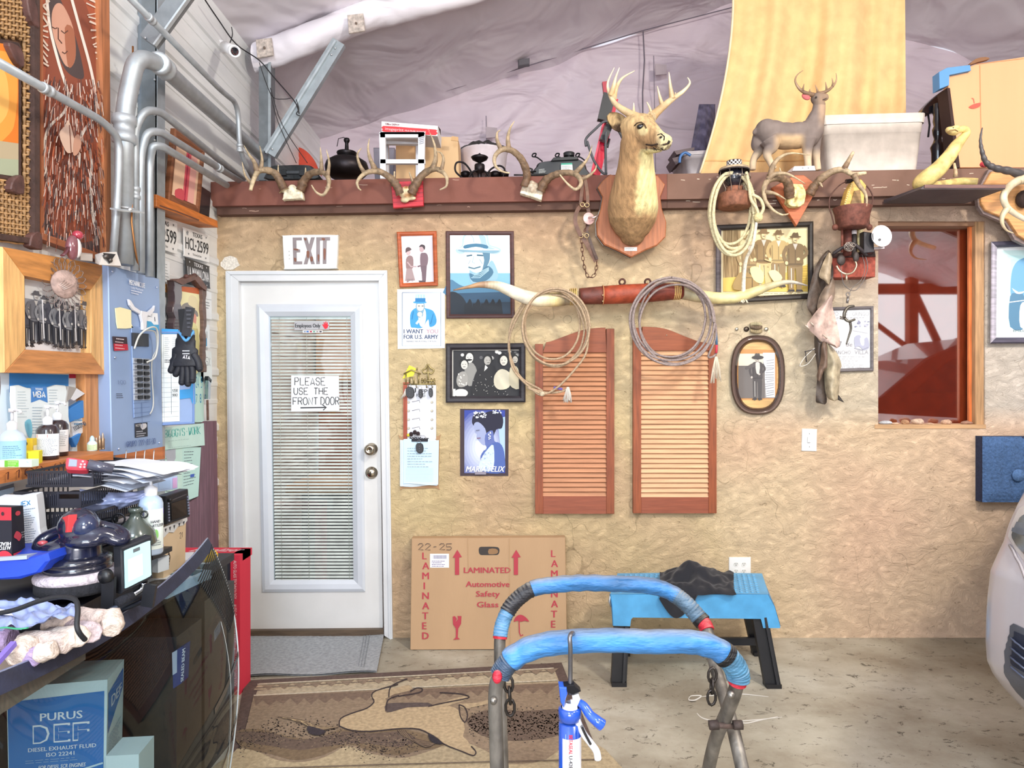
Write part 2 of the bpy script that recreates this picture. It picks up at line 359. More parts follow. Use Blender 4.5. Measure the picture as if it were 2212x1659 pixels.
def insul(name,base,dark):
 m,N,L,b=nodes(name);co=N.new('ShaderNodeTexCoord').outputs['Object']
 c=ramp(N,L,noise(N,L,co,1.2,4),[(.3,dark),(.65,base)]);L.new(c,b.inputs[0]);b.inputs['Roughness'].default_value=.55
 n1=bump(N,L,noise(N,L,mapn(N,L,co,(.8,.8,2.2),(0,-.55,0)),1.5,3,.45,.8),b,.9,.16)
 n2=bump(N,L,noise(N,L,mapn(N,L,co,(.7,1,3.2),(0,-.75,.3)),5,2,.45,.4),b,.2,.02,n1)
 bump(N,L,noise(N,L,co,220,2),b,.2,.002,n2);return m
def siding():
 m,N,L,b=nodes('siding');co=N.new('ShaderNodeTexCoord').outputs['Object']
 c=ramp(N,L,noise(N,L,mapn(N,L,co,(1,.5,2)),4,4),[(.3,'d8dadb'),(.65,'eceeee')]);L.new(c,b.inputs[0]);b.inputs['Roughness'].default_value=.38;return m
def glassm(name,tint,refl,rough=.02):
 m,N,L,b=nodes(name);out=N['Material Output']
 t=N.new('ShaderNodeBsdfTransparent');t.inputs[0].default_value=hx(tint);g=N.new('ShaderNodeBsdfGlossy');g.inputs['Roughness'].default_value=rough
 g.inputs[0].default_value=(.92,.96,.95,1);lw=N.new('ShaderNodeLayerWeight');lw.inputs[0].default_value=.5
 pw=N.new('ShaderNodeMath');pw.operation='POWER';L.new(lw.outputs['Facing'],pw.inputs[0]);pw.inputs[1].default_value=6
 fr=N.new('ShaderNodeMath');fr.operation='MULTIPLY_ADD';fr.use_clamp=True;L.new(pw.outputs[0],fr.inputs[0]);fr.inputs[1].default_value=1-refl;fr.inputs[2].default_value=refl
 x=N.new('ShaderNodeMixShader');L.new(fr.outputs[0],x.inputs[0]);L.new(t.outputs[0],x.inputs[1]);L.new(g.outputs[0],x.inputs[2]);L.new(x.outputs[0],out.inputs[0]);return m
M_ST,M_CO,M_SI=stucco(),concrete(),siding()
M_IN,M_IG=insul('roof_insulation','ebe5ea','ddd7de'),insul('gable_insulation','dccdd6','cdbfca')
M_GL=glassm('clear_glass','f4f8f8',.04);M_WG=glassm('tinted_window_glass','f0dcd4',.38);M_WS=glassm('windshield_glass','c6d2d6',.03)
def FLf(px,py,d=0):Y=FPX*(1.48-d)/(py-829.5);return V(((px-1106)/FPX*Y,Y,d))
FL=(FLf,V((0,0,1)))
struct('floor',B('999999').box((-1.85,-4.5,-.12),(9.8,6.4,0)),M_CO)
b=B()
def wx(px):return W(px,0).x
def wz(py):return W(0,py).z
zt=2.66;xL,xR=-1.72,9.6
dx0,dx1,dz=wx(503),wx(834),wz(597)
qx0,qx1,qz0,qz1=wx(1897),wx(2128),wz(925),wz(478)
for x0,x1,z0,z1 in((xL,dx0,0,zt),(dx0,dx1,dz,zt),(dx1,qx0,0,zt),(qx0,qx1,0,qz0),(qx0,qx1,qz1,zt),(qx1,xR,0,zt)):
 b.box((x0,YB,z0),(x1,YB+.13,z1))
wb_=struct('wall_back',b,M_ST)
bb=B('ded8cc');
for i in range(3):bb.flat((W,BW[1]),[(x+R.uniform(-3,3),y+R.uniform(-3,3))for x,y in ell(496,570,22-5*i,17-4*i,16)],'e2dcd2',True);
bb2=B('ddd6ca');bb2 .slab(BW,[(x+R.uniform(-3,3),y+R.uniform(-2,2))for x,y in ell(496,569,21,15,18)],-.002,.006)
p_=part(wb_,'plaster_patch',bb2,'foam')
b=B('e6e8e8');prof=[];z=-.02
while z<3.72:
 for dz_,dx_ in((0,0),(.105,0),(.109,.004),(.128,.004),(.135,0),(.205,0),(.209,.004),(.228,.004),(.235,0),(.262,0),(.272,.014),(.302,.014),(.318,0)):prof.append((z+dz_,dx_*.8))
 z+=.32
prof=[p for p in prof if p[0]<3.74]
ys=(-4.5,6.4)
for i in range(len(prof)-1):
 (z0,a),(z1,c)=prof[i],prof[i+1]
 b.add([(XL+a,ys[0],z0),(XL+a,ys[1],z0),(XL+c,ys[1],z1),(XL+c,ys[0],z1)],[(3,2,1,0)])
b.box((XL-.1,ys[0],-.1),(XL-.004,ys[1],3.74));struct('wall_left',b,M_SI)
def zc(x):x=min(x,4.6-x);return max(3.25,3.68+.325*(x+1.72))
def wr(x,y,s=1):return(NZ.noise(V((x*.9,y*.7,3)))*.07+NZ.noise(V((x*2.6+y,y*1.3-x*.8,7)))*.03)*s
NU,NV=150,90
b=B()
b.grid(lambda u,v:V((-1.80+u*11.5,-4.5+v*10.9,zc(-1.8+u*11.5)+wr(-1.8+u*11.5,-4.5+v*10.9)*min(1,u*30))),NU,NV)
b.add([(-1.8,-4.5,3.9),(2.3,-4.5,5.4),(9.7,-4.5,3.6),(-1.8,6.5,3.9),(2.3,6.5,5.4),(9.7,6.5,3.6)],[(0,1,4,3),(1,2,5,4)])
struct('ceiling',b,M_IN)
def gab(u,v):
 x=-1.8+u*11.4;z=2.0+v*(zc(x)-2.0+.02)
 f=0
 for a,x0,z0,w,h in((.9,-.2,3.0,.10,.06),(.55,.5,3.4,.09,.07),(1.3,1.1,3.8,.12,.05),(.2,-1.0,3.3,.10,.05),(-.5,1.6,3.2,.1,.05),(1.0,.1,3.9,.08,.05),(.75,-.75,3.45,.05,.04)):
  dd=(z-z0)-(x-x0)*a;f+=h*math.exp(-(dd/w)**2)*math.exp(-((x-x0)/1.1)**2)
 return V((x,6.25-f-NZ.noise(V((x*1.7,z*2.1,1)))*.05-NZ.noise(V((x*5+z,z*4,5)))*.02,z))
b=B().grid(gab,200,50);struct('wall_gable',b,M_IG)
b=B('d8d8d8').box((9.6,-4.5,0),(9.7,6.4,3.5));struct('wall_right',b,M_SI)
b=B('8c4a34')
for x in(-1.6,1.2,4.0,6.0,7.2,9.4):b.box((x-.08,-4.3,0),(x+.08,-4.14,zc(x)))
b.box((-1.7,-4.3,3.1),(9.5,-4.14,3.28));b.bar((1.3,-4.2,2.9),(3.9,-4.2,.9),.1,.06,(0,1,0));b.bar((6.1,-4.2,1.6),(9.3,-4.2,2.7),.1,.06,(0,1,0));b.bar((6.1,-4.2,2.9),(7.3,-4.2,2.0),.08,.06,(0,1,0));b.bar((7.2,-4.2,3.2),(8.0,-4.2,1.5),.12,.06,(0,1,0));b.box((6.5,-4.25,.0),(6.7,-4.15,1.5))
b.box((4.0,-4.28,1.9),(9.5,-4.2,1.98));b.box((-1.7,-4.3,3.7),(6.0,-4.2,4.9));b.box((4.0,-4.25,.0),(9.5,-4.15,.9));struct('trim_front_opening',b,'matte')
b=B();YR=4.5
def raf(u,v):
 x=-1.66+u*4.0;a=v*2*pi;rr=.098+.014*NZ.noise(V((x*3,v*5,2)))+.008*NZ.noise(V((x*11,v*9,4)))
 return V((x,YR+math.cos(a)*rr*.9,zc(x)-.09+.02*math.sin(x*5)+math.sin(a)*rr))
b.grid(raf,90,16);rf=struct('trim_rafter',b,M_IN)
for px,py in((570,103),(768,50)):
 q=B('c9bcb2').slab(AY(4.385),[(px-18,py-18),(px+16,py-22),(px+20,py+16),(px-15,py+22)],0,.012,.004);part(rf,'washer_plate',q,'rust')
 q=B('7a6a5e').ball(P(px+1,py,4.36),.008,8,5);part(rf,'bolt',q,'rust')
b=B('b7aab4');b.d=.12
b.line(AY(6.25),[(1389,66),(1392,130),(1388,200),(1390,372)],3,'6c6470');b.line(AY(6.25),[(1412,120),(1416,372)],2,'8b8290')
b.line(AY(6.25),[(1050,250),(1052,372)],2,'8b8290');b.line(AY(6.25),[(735,268),(830,238)],6,'4b444c')
b.line(AY(6.25),[(870,225),(1389,66),(1590,14)],2.5,'6c6470')
o=struct('trim_gable_seam',b,'matte')
b=B('b5a8ae')
for px,py in((1062,286),(1428,150)):b.slab(AY(6.1),[(px-12,py-12),(px+12,py-10),(px+12,py+10),(px-12,py+12)],0,.01)
struct('trim_sheet_tabs',b,'matte')
struct('trim_vent',B('6c6a70').slab(AY(6.0),[(1119,128),(1144,124),(1144,138),(1119,142)],0,.05,.01),'matte')
def lz(px):return 2.635+.0165*(wx(px)+1.7)
x0,x1=wx(455),6.5
b=B('8a6a50').hexa([(xL+.02,4.0,lz(455)-.06),(x1,4.0,lz(455)+.0165*(x1-x0)-.06),(x1,6.2,lz(455)+.0165*(x1-x0)-.06),(xL+.02,6.2,lz(455)-.06),(xL+.02,4.0,lz(455)-.01),(x1,4.0,lz(455)+.0165*(x1-x0)-.01),(x1,6.2,lz(455)+.0165*(x1-x0)-.01),(xL+.02,6.2,lz(455)-.01)])
struct('trim_loft_floor',b,'wood')
fa=bpy.data.objects.new('trim_fascia',None);COL.objects.link(fa);fa.location=W(1300,420,.05);ORG[fa.name]=fa.location.copy();fa['kind']='structure'
def fy(x,a,c):return a+(c-a)*(x-455)/(2212-455)
for nm,xa,xb,y0a,y0c,y1a,y1c,d,c in(('board',455,1441,393,362,445,419,.09,'7b4c40'),('board',1441,2260,393,362,445,419,.085,'76594c'),('lower_board',468,1441,446,420,464,438,.06,'5e4237'),('lower_board',1441,2260,446,420,464,438,.055,'64493e')):
 q=B(c).slab(BW,[(xa,fy(xa,y0a,y0c)),(xb,fy(xb,y0a,y0c)),(xb,fy(xb,y1a,y1c)),(xa,fy(xa,y1a,y1c))],0,d,.002)
 q.d=d
 for i in range(26 if c in('76594c','64493e')else 8):
  x=R.uniform(xa+8,xb-30);y=fy(x,y0a,y0c)+R.uniform(3,40 if 'lower' not in nm else 12);l=R.uniform(4,22)
  q.line(BW,[(x,y),(x+l/2,y+R.uniform(-1,1)),(x+l,y+R.uniform(-1,1))],R.uniform(.8,1.8),'c9b9a6' if xa>1400 else 'a98a78');q.d=d
 part(fa,nm,q,'matte')
wn=bpy.data.objects.new('window_1',None);COL.objects.link(wn);wn.location=W(2010,925,-.05);ORG[wn.name]=wn.location.copy();wn['kind']='structure'
q=B('d2745c');q.slab(BW,[(1890,472),(2100,472),(2100,930),(1890,930)],-.13,-.105);part(wn,'red_panel',q,'plastic')
q=B('c0c0c0');q.slab(BW,[(1892,474),(2096,474),(2096,928),(1892,928)],-.10,-.095);part(wn,'pane',q,M_WG)
q=B('d9763c');q.slab(BW,[(2093,478),(2107,478),(2107,918),(2093,918)],-.06,-.045,.001);part(wn,'jamb',q,'woodz')
q=B('b08a62');q.slab(BW,[(2107,478),(2130,478),(2130,925),(2107,925)],-.045,-.012,.002);part(wn,'jamb',q,'woodz')
q=B('8e6a50');q.slab(BW,[(1897,476),(2130,476),(2130,488),(1897,488)],-.13,-.02,.002);part(wn,'head',q,'woodx')
q=B('c09a72');q.slab(BW,[(1890,917),(2130,917),(2130,926),(1890,926)],-.13,.004,.001);part(wn,'window_sill',q,'woodx')
for i,(px,w,h,c)in enumerate(((1912,13,9,'c3c6cb'),(1931,9,5,'d8b59a'),(1956,8,12,'b98f6c'),(1982,13,14,'cdb19a'),(2009,8,3,'c9a88c'),(2044,10,12,'c9a58a'),(2089,12,8,'a07a66'))):
 q=B(c).ball(W(px,917-h*.42,-.03),(w/370,.03,h*.5/370),9,6)
 for v in q.v:
  k=NZ.noise(v*38)*.008;v+=(v-W(px,917-h*.42,-.03)).normalized()*k
 q.sm=[False]*len(q.sm)
 solo('pebble',q,'foam',('flat grey pebble lying at the left end of the red window sill','small flat tan pebble beside the grey one on the red window sill','rough upright brown pebble on the red window sill','largest pointed pale pebble on the red window sill','thin flat pebble between the pointed one and the rounded one on the sill','rounded pale brown pebble towards the right of the sill','low brown pebble at the right end of the red window sill')[i],'stone','pebbles on the window sill')
dr=bpy.data.objects.new('door_1',None);COL.objects.link(dr);dr.location=W(672,1362,0);ORG[dr.name]=dr.location.copy();dr['kind']='structure'
for pts in([(487,585),(515,607),(529,1374),(497,1386)],[(487,585),(836,584),(818,606),(515,607)],[(836,584),(848,1386),(830,1374),(818,606)]):
 q=B('d8dadc').slab(BW,pts,-.06,.02,.004);part(dr,'casing',q,'paintedsteel')
 cxx=sum(p[0]for p in pts)/4;q2=B('dcdfe2');s=[(cxx*0+p[0],p[1])for p in pts]
q=B('d2d6da');q.slab(BW,[(490,588),(497,593),(508,1380),(501,1384)],0,.028,.003);q.slab(BW,[(490,588),(833,587),(829,592),(497,593)],0,.028,.003);q.slab(BW,[(829,592),(833,587),(845,1384),(840,1380)],0,.028,.003);part(dr,'casing_bead',q,'paintedsteel')
D=.045
def hole(b,m,o,i,d0,d1):
 for k in range(4):
  j=(k+1)%4;b.slab(m,[o[k],o[j],i[j],i[k]],d0,d1)
dq=[(518,610),(818,608),(827,1358),(531,1361)];gi=[(583,681),(771,681),(777,1270),(592,1270)]
q=B('dcdcda');hole(q,BW,dq,[(560,665),(776,665),(783,1274),(572,1276)],-.065,-.022);part(dr,'leaf',q,'paintedsteel')
q=B('d0d6de');q.frame(BW,[(554,657),(783,657),(789,1278),(567,1279)],26,-.05,-.004);part(dr,'window_frame',q,'paintedsteel')
q=B('c4d0dc');hole(q,BW,[(575,672),(776,672),(784,1274),(586,1276)],[(583,684),(770,683),(776,1264),(592,1265)],-.055,-.03);part(dr,'glazing_bead',q,'paintedsteel')
q=B('ffffff');q.slab(BW,gi,-.035,-.031);part(dr,'pane',q,M_GL)
bl=part(dr,'blind',B('f1f1ee').slab(BW,[(584,683),(770,683),(770,690),(584,690)],-.055,-.043),'plastic')
NS=80
for i in range(NS):
 t=(i+.9)/NS;y=688+t*573;xa=586+(592-583)*t;xb=770+6*t
 q=B('f4f3ef');a=BW[0](xa,y,-.046);c=BW[0](xb,y,-.046)
 q.obox((a+c)/2,(c-a)/2,(0,-.0066,-.0050),(0,.0005,-.0005));part(bl,'slat',q,'plastic')
for px in(603,662,749):q=B('e8e6e0').tube([W(px,686,-.038),W(px+6,1262,-.038)],.0012,5);part(bl,'cord',q,'rope')
q=B('ecebe6').slab(BW,[(592,1259),(776,1259),(776,1265),(592,1265)],-.055,-.043);part(bl,'bottom_rail',q,'plastic')
t=thing('paper_sign','white handwritten paper reading PLEASE USE THE FRONT DOOR, taped to the door glass','sign',W(680,889,-.028))
q=B('e6eaec',d=-.0275).slab(BW,[(629,811),(732,812),(733,888),(629,889)],-.030,-.028);part(t,'sheet',q,'paper');q=B('3a3a3e',d=-.0275)
q.hand(BW,'PLEASE',637,816,16,68,1.7,'3a3a3e',.03);q.hand(BW,'USE THE',635,838,14,76,1.7,'3a3a3e',.03);q.hand(BW,'FRONT',633,859,15,56,1.7,'3a3a3e',.03);q.hand(BW,'DOOR',693,858,16,42,1.7,'3a3a3e',.03);q.line(BW,[(649,881),(704,880)],2.6);q.line(BW,[(697,875),(705,880),(698,886)],2.2);part(t,'writing',q,'print')
t=thing('employees_sign','small grey sticker reading Employees Only with a red hand, on the door glass','sign',W(673,712,-.028))
q=B('b0b0b4',d=-.0275).slab(BW,[(636,694),(711,694),(711,712),(636,713)],-.030,-.028);part(t,'plate',q,'paper');q=B('26262a',d=-.0275);q.text(BW,'Employees Only',637.5,699,8.5,54,'26262a',bold=.6)
q.flat(BW,sm2([(699,707),(696,701),(698,700),(700,702),(699,696),(701,696),(702.5,700),(703,694.5),(705,694.5),(705.5,700),(707,696),(708.5,697),(707.5,702),(709,701),(710,702),(707,709),(702,711)],1),'d8283a')
q.rect(BW,654,713.5,697,719,'eeeeee');[q.rect(BW,x,714.5,x+5,718,c)for x,c in((656,'8a9ab0'),(662,'3a6ab0'),(669,'b03a50'),(676,'6aa08a'),(683,'9a9a9a'),(690,'4a4a50'))];part(t,'lettering',q,'print')
for k,(px,py)in enumerate(((803,970),(803,1021))):
 q=B('b9ae9c');o=W(px,py,-.022);q.lathe([(0,.0),(.036,.0),(.036,.006),(.022,.012),(.018,.03 if k==0 else.016)],o,(0,-1,0),24)
 if k==0:q.lathe([(.018,.028),(.030,.038),(.034,.055),(.028,.068),(.015,.074),(.013,.070),(0,.070)],o,(0,-1,0),24)
 else:q.lathe([(.026,.012),(.026,.028),(.02,.032),(0,.032)],o,(0,-1,0),24);q.col('6c645a').obox(o+V((0,-.033,0)),(.003,0,0),(0,.001,0),(0,0,.009))
 part(dr,'door_knob' if k==0 else 'deadbolt',q,'chrome')
for y in(700,990,1290):
 x=516+(y-610)*.017;q=B('c9cac6').tube([W(x,y-18,-.015),W(x,y+18,-.015)],.008,8);part(dr,'hinge',q,'paintedsteel')
q=B('5a4a3a').slab(BW,[(531,1363),(828,1360),(830,1382),(528,1386)],-.12,.01);part(dr,'threshold',q,'wood')
b=B('b86c50');ox0,ox1=-1.7,.6
b.box((ox0,6.10,0),(ox1,6.18,2.5));b.box((ox1,4.18,0),(ox1+.05,6.18,2.5));b.col('8d7a68').box((ox0,4.18,2.45),(ox1,6.18,2.5))
b.col('e0b08c').box((-1.7,6.02,1.5),(-1.15,6.1,2.3));b.col('3a3436').box((-1.12,6.0,.0),(-1.06,6.1,2.4)).box((-.86,5.9,0),(-.72,6.1,2.2));b.col('c89a80').box((-.7,6.05,1.2),(-.4,6.1,2.3))
b.col('2c2a33').box((-.95,5.2,.0),(-.45,5.7,1.05));b.col('b98a62').box((-1.6,4.9,.7),(-.3,5.5,.76));b.col('4a4650').box((-1.5,4.95,0),(-1.1,5.4,.7))
struct('wall_office_inside',b,'matte')
t=thing('parked_car','dark car at the open front, mirrored in the red window glass','car',(6.3,-2.2,0))
prof_=[(4.6,.35),(4.55,.9),(4.75,1.15),(5.25,1.3),(5.9,1.85),(6.6,2.15),(7.8,2.2),(8.9,2.1),(9.1,1.3),(9.1,.35)]
mk2=(lambda x,y,d=0:V((x,-1.6+d,y)),V((0,1,0)))
part(t,'body',B('5a2e28').slab(mk2,prof_,-1.7,0,.03),'car')
part(t,'side_window',B('20181c').slab(mk2,[(5.7,1.35),(6.2,1.8),(6.8,2.02),(7.6,2.05),(7.6,1.35)],-.02,.01),'gloss')
for x in(5.4,8.1):part(t,'wheel',B('1c1a1c').lathe([(0,-.1),(.3,-.1),(.34,-.06),(.34,.06),(.3,.1),(0,.1)],(x,-1.62,.34),(0,1,0),28),'rubber')
def picture(name,label,q,wd,fcol,art,dep=.022,matw=0,matc='f2f2f2',m=BW,wood='wood',print_kind='print',cat='picture',cols=None,d0=0.001):
 c=sum((m[0](*p,d0)for p in q),V())/4
 t=thing(name,label,cat,c)
 q2=q;b=B(fcol)
 inn=b.frame(m,q,wd,d0,d0+dep,cols=cols)if wd else q
 if wd:part(t,'frame',b,wood)
 b=B('ffffff',d=d0+.003);b.slab(m,inn,d0,d0+.003);part(t,'backing',b,'paper')
 b=B('ffffff',d=d0+.0035);art(b,m,inn);part(t,'print',b,print_kind)
 return t
def person(b,m,x,y,h,body,skin='b9b4ae',hat=None,legs=None,lean=0,wide=1.0):
 """small standing figure drawn as flat print: x = centre, y = feet"""
 w=h*.088*wide;hd=y-h;legs=legs or body;L_=lean
 b.flat(m,sm2([(x-w,y-h*.5),(x,y-h*.52),(x+w,y-h*.5),(x+w*1.05,y-h*.25),(x+w*.9,y),(x+w*.25,y),(x+w*.1,y-h*.36),(x-w*.1,y-h*.36),(x-w*.25,y),(x-w*.9,y),(x-w*1.05,y-h*.25)],2),legs)
 b.flat(m,[(x-w,y-2*h/100),(x-w*.1,y-2*h/100),(x-w*.1,y+h*.015),(x-w*1.2,y+h*.015)],'3a3434');b.flat(m,[(x+w*.1,y-2*h/100),(x+w,y-2*h/100),(x+w*1.2,y+h*.015),(x+w*.1,y+h*.015)],'3a3434')
 b.flat(m,sm2([(x-w*1.2+L_,y-h*.80),(x+L_,y-h*.84),(x+w*1.2+L_,y-h*.80),(x+w*1.15+L_*.6,y-h*.6),(x+w*1.05,y-h*.44),(x-w*1.05,y-h*.44),(x-w*1.15+L_*.6,y-h*.6)],3),body)
 dk=mix(hx(body),hx('201c1c'),.4);lt=mix(hx(body),hx('f4f0e8'),.5)
 b.line(m,sm2([(x-w*1.2+L_,y-h*.79),(x-w*1.75+L_,y-h*.64),(x-w*1.3,y-h*.5)],3,False),w*.5,body);b.line(m,sm2([(x+w*1.2+L_,y-h*.79),(x+w*1.75+L_,y-h*.66),(x+w*.5,y-h*.56)],3,False),w*.5,body)
 b.line(m,[(x+L_,y-h*.8),(x,y-h*.46)],w*.14,dk);b.line(m,[(x-w*1.0+L_,y-h*.75),(x-w*.95,y-h*.5)],w*.16,dk);b.flat(m,[(x-w*.35+L_,y-h*.83),(x+w*.35+L_,y-h*.83),(x+L_,y-h*.72)],lt)
 b.line(m,[(x-w,y-h*.47),(x+w,y-h*.47)],w*.25,dk);b.line(m,[(x-w*.6,y-h*.4),(x-w*.55,y-h*.05)],w*.15,lt)
 b.flat(m,ell(x-w*1.3,y-h*.49,w*.25,w*.3,7),skin);b.flat(m,ell(x+w*.45,y-h*.56,w*.28,w*.24,7),skin)
 b.flat(m,ell(x+L_,hd+h*.085,h*.042,h*.062,12),skin);b.flat(m,sm2([(x+h*.01+L_,hd+h*.03),(x+h*.04+L_,hd+h*.06),(x+h*.03+L_,hd+h*.14),(x+h*.012+L_,hd+h*.14)],2),mix(hx(skin),hx('40302a'),.3))
 b.line(m,[(x-h*.02+L_,hd+h*.11),(x+h*.02+L_,hd+h*.11)],h*.01,'3a302c')
 if hat:
  b.flat(m,ell(x+L_,hd+h*.045,h*.105,h*.02,12),hat);b.flat(m,sm2([(x-h*.052+L_,hd+h*.045),(x-h*.045+L_,hd-h*.02),(x-h*.01+L_,hd-h*.03),(x+h*.01+L_,hd-h*.022),(x+h*.045+L_,hd-h*.03),(x+h*.052+L_,hd+h*.045)],3),hat)
 else:b.flat(m,sm2([(x-h*.046+L_,hd+h*.08),(x-h*.046+L_,hd+h*.02),(x+L_,hd-h*.0),(x+h*.046+L_,hd+h*.02),(x+h*.042+L_,hd+h*.06),(x+L_,hd+h*.045)],3),'3c3636')
c=W(672,545,0);t=thing('exit_sign','white plastic sign with hollow block letters EXIT above the office door','sign',c)
m=quadpx(BW,[(614,510),(733,509),(731,582),(617,584)],119,74,.0)
b=B('e9eae6');b.slab(m,sm2([(3,1),(60,0),(116,1),(119,4),(119,37),(118,70),(115,74),(60,74),(4,74),(1,70),(0,37),(0,4)],3),.001,.035,.004);part(t,'housing',b,'paintedsteel')
def letter(b,m,ch,x,y,w,h,t_):
 S={'E':[(0,0,t_,h),(0,0,w,t_*.8),(0,h/2-t_*.4,w*.8,h/2+t_*.4),(0,h-t_*.8,w,h)],'I':[(0,0,t_,h)],'T':[(0,0,w,t_*.9),(w/2-t_/2,0,w/2+t_/2,h)]}
 if ch=='X':
  b.flat(m,[(x,y),(x+t_,y),(x+w,y+h),(x+w-t_,y+h)]);b.flat(m,[(x+w-t_,y),(x+w,y),(x+t_,y+h),(x,y+h)]);return
 for a in S[ch]:b.rect(m,x+a[0],y+a[1],x+a[2],y+a[3])
b=B('8f8684',d=.036)
for ch,x,w in(('E',22,20),('X',45,25),('I',73,7),('T',80,23)):b.col('8a7f80');letter(b,m,ch,x,6,w,58,8.2)
for x,y,w,h in((24,30,10,4),(24,50,5,8),(52,36,6,14),(47,8,5,5),(76,44,4,14),(89,32,5,22),(85,8,7,5),(60,48,6,10)):b.flat(m,sm2([(x,y),(x+w,y+1),(x+w-1,y+h),(x+1,y+h-1)],3),'7a4a34')
b.flat(m,ell(14,36,1.2,1.2,8),'a0a0a0');b.flat(m,ell(14,44,1.2,1.2,8),'a0a0a0');b.flat(m,ell(14,52,1,1,8),'a0a0a0')
part(t,'lettering',b,'plastic','hollow grey letters EXIT with brown tape scraps behind')
def art(b,m,q):
 b.flat(m,q,'e9e2e4');b.flat(m,[(926,512),(938,512),(938,610),(930,610)],'ccc6cc')
 b.flat(m,sm2([(877,560),(884,552),(892,556),(893,575),(888,582),(878,582)],3),'8d7474');b.flat(m,[(878,580),(890,580),(897,606),(875,607)],'a08c8c')
 b.flat(m,ell(882,545,5,7),'c6aeb0');b.flat(m,sm2([(876,546),(877,536),(884,534),(889,539),(884,542),(879,544)],3),'5c4a4c')
 b.line(m,[(880,566),(888,576),(900,576)],3,'b79ea0');b.flat(m,[(879,606),(883,606),(882,610),(878,610)],'a08c8c')
 b.flat(m,sm2([(908,550),(914,546),(922,548),(925,560),(921,576),(909,576)],3),'77626a');b.flat(m,[(908,574),(922,574),(921,590),(920,608),(912,608),(911,590)],'6d5a62')
 b.flat(m,ell(911,538,5,7),'b99fa2');b.flat(m,sm2([(905,534),(910,528),(918,531),(917,540),(912,533)],3),'453a40');b.line(m,[(918,556),(914,572),(902,576)],3.5,'77626a')
 b.hand(m,'GMS',880,603,5,14,.7,'776a6c')
 b.flat(m,[(904,606),(918,606),(921,612),(906,612)],'4f4448')
picture('picture_frame','small orange wooden frame with sketch of a woman and man holding hands',[(857,501),(943,499),(946,617),(863,621)],9,'b0552a',art)
def art(b,m,q):
 b.flat(m,q,'f2f7f8');b.flat(m,[(966,590),(1106,590),(1106,682),(968,682)],'7fb4d2');b.flat(m,sm2([(967,612),(975,604),(985,610),(1000,618),(1030,622),(1050,616),(1080,612),(1105,616),(1105,640),(967,640)],3),'4b7a99')
 b.flat(m,[(967,634),(1106,630),(1106,660),(967,660)],'2a4a64');b.flat(m,[(967,655),(1106,652),(1106,682),(968,682)],'1e3346')
 b.flat(m,sm2([(968,640),(975,630),(990,634),(1005,650),(1010,680),(968,680)],3),'16222e')
 for x in(1012,1030,1048,1062,1076):b.flat(m,sm2([(x-8,682),(x-9,658),(x-3,655),(x+2,646),(x+6,650),(x+8,660),(x+9,682)],3),'101a24')
 b.flat(m,sm2([(1014,590),(1018,572),(1030,562),(1050,575),(1062,562),(1072,578),(1076,598),(1060,612),(1020,612)],3),'8fb6cc')
 b.flat(m,sm2([(984,540),(998,530),(1000,511),(1016,501),(1040,501),(1053,507),(1058,528),(1072,533),(1083,540),(1072,549),(1040,544),(1010,546),(992,548)],3),'a9c4d2')
 b.flat(m,sm2([(1003,536),(1008,530),(1050,528),(1057,540),(1058,560),(1050,580),(1030,590),(1012,580),(1005,560)],3),'c9d6da');b.flat(m,sm2([(1008,545),(1028,542),(1030,560),(1026,578),(1014,574)],3),'e4ecee');b.flat(m,sm2([(1042,540),(1056,534),(1058,560),(1050,578),(1042,584),(1046,562)],3),'557e96')
 b.flat(m,sm2([(988,538),(1000,532),(1004,512),(1018,504),(1038,504),(1050,510),(1054,530),(1070,536),(1078,540),(1070,546),(1040,540),(1010,542),(995,542)],3),'dfeaf0');b.flat(m,sm2([(1034,506),(1048,511),(1053,530),(1070,538),(1044,537),(1038,520)],3),'9fbccb');b.line(m,sm2([(1016,506),(1022,514),(1024,524)],3,False),1.4,'8fb0c2');b.line(m,[(1016,562),(1012,570)],1.2,'8fa9b4');b.line(m,[(1036,560),(1042,570)],1.2,'8fa9b4')
 b.flat(m,sm2([(1003,530),(1028,526),(1052,530),(1052,537),(1028,533),(1004,537)],3),'3f7391');b.flat(m,sm2([(990,539),(1030,541),(1078,541),(1066,547),(1030,545),(1000,544)],3),'7fa4b6')
 b.line(m,[(1008,553),(1020,551)],3,'3f6478');b.line(m,[(1030,551),(1044,552)],3,'3f6478');b.line(m,[(1024,553),(1020,566),(1026,569)],1.4,'9ab4c0');b.line(m,[(1012,577),(1024,580),(1038,576)],2.6,'4d7284')
 b.flat(m,sm2([(1014,590),(1030,594),(1052,574),(1066,588),(1050,606),(1022,608)],3),'44708a')
 for k in range(4):b.line(m,[(1018+k*3,600-k*3),(1036,600-k*4),(1056,584-k*2)],1.4,'a9c9d8')
picture('picture_frame','dark ragged board picture of a smiling cowboy in a white hat over horses',[(963,499),(1110,499),(1112,687),(964,688)],9,'4c2a26',art,.012)
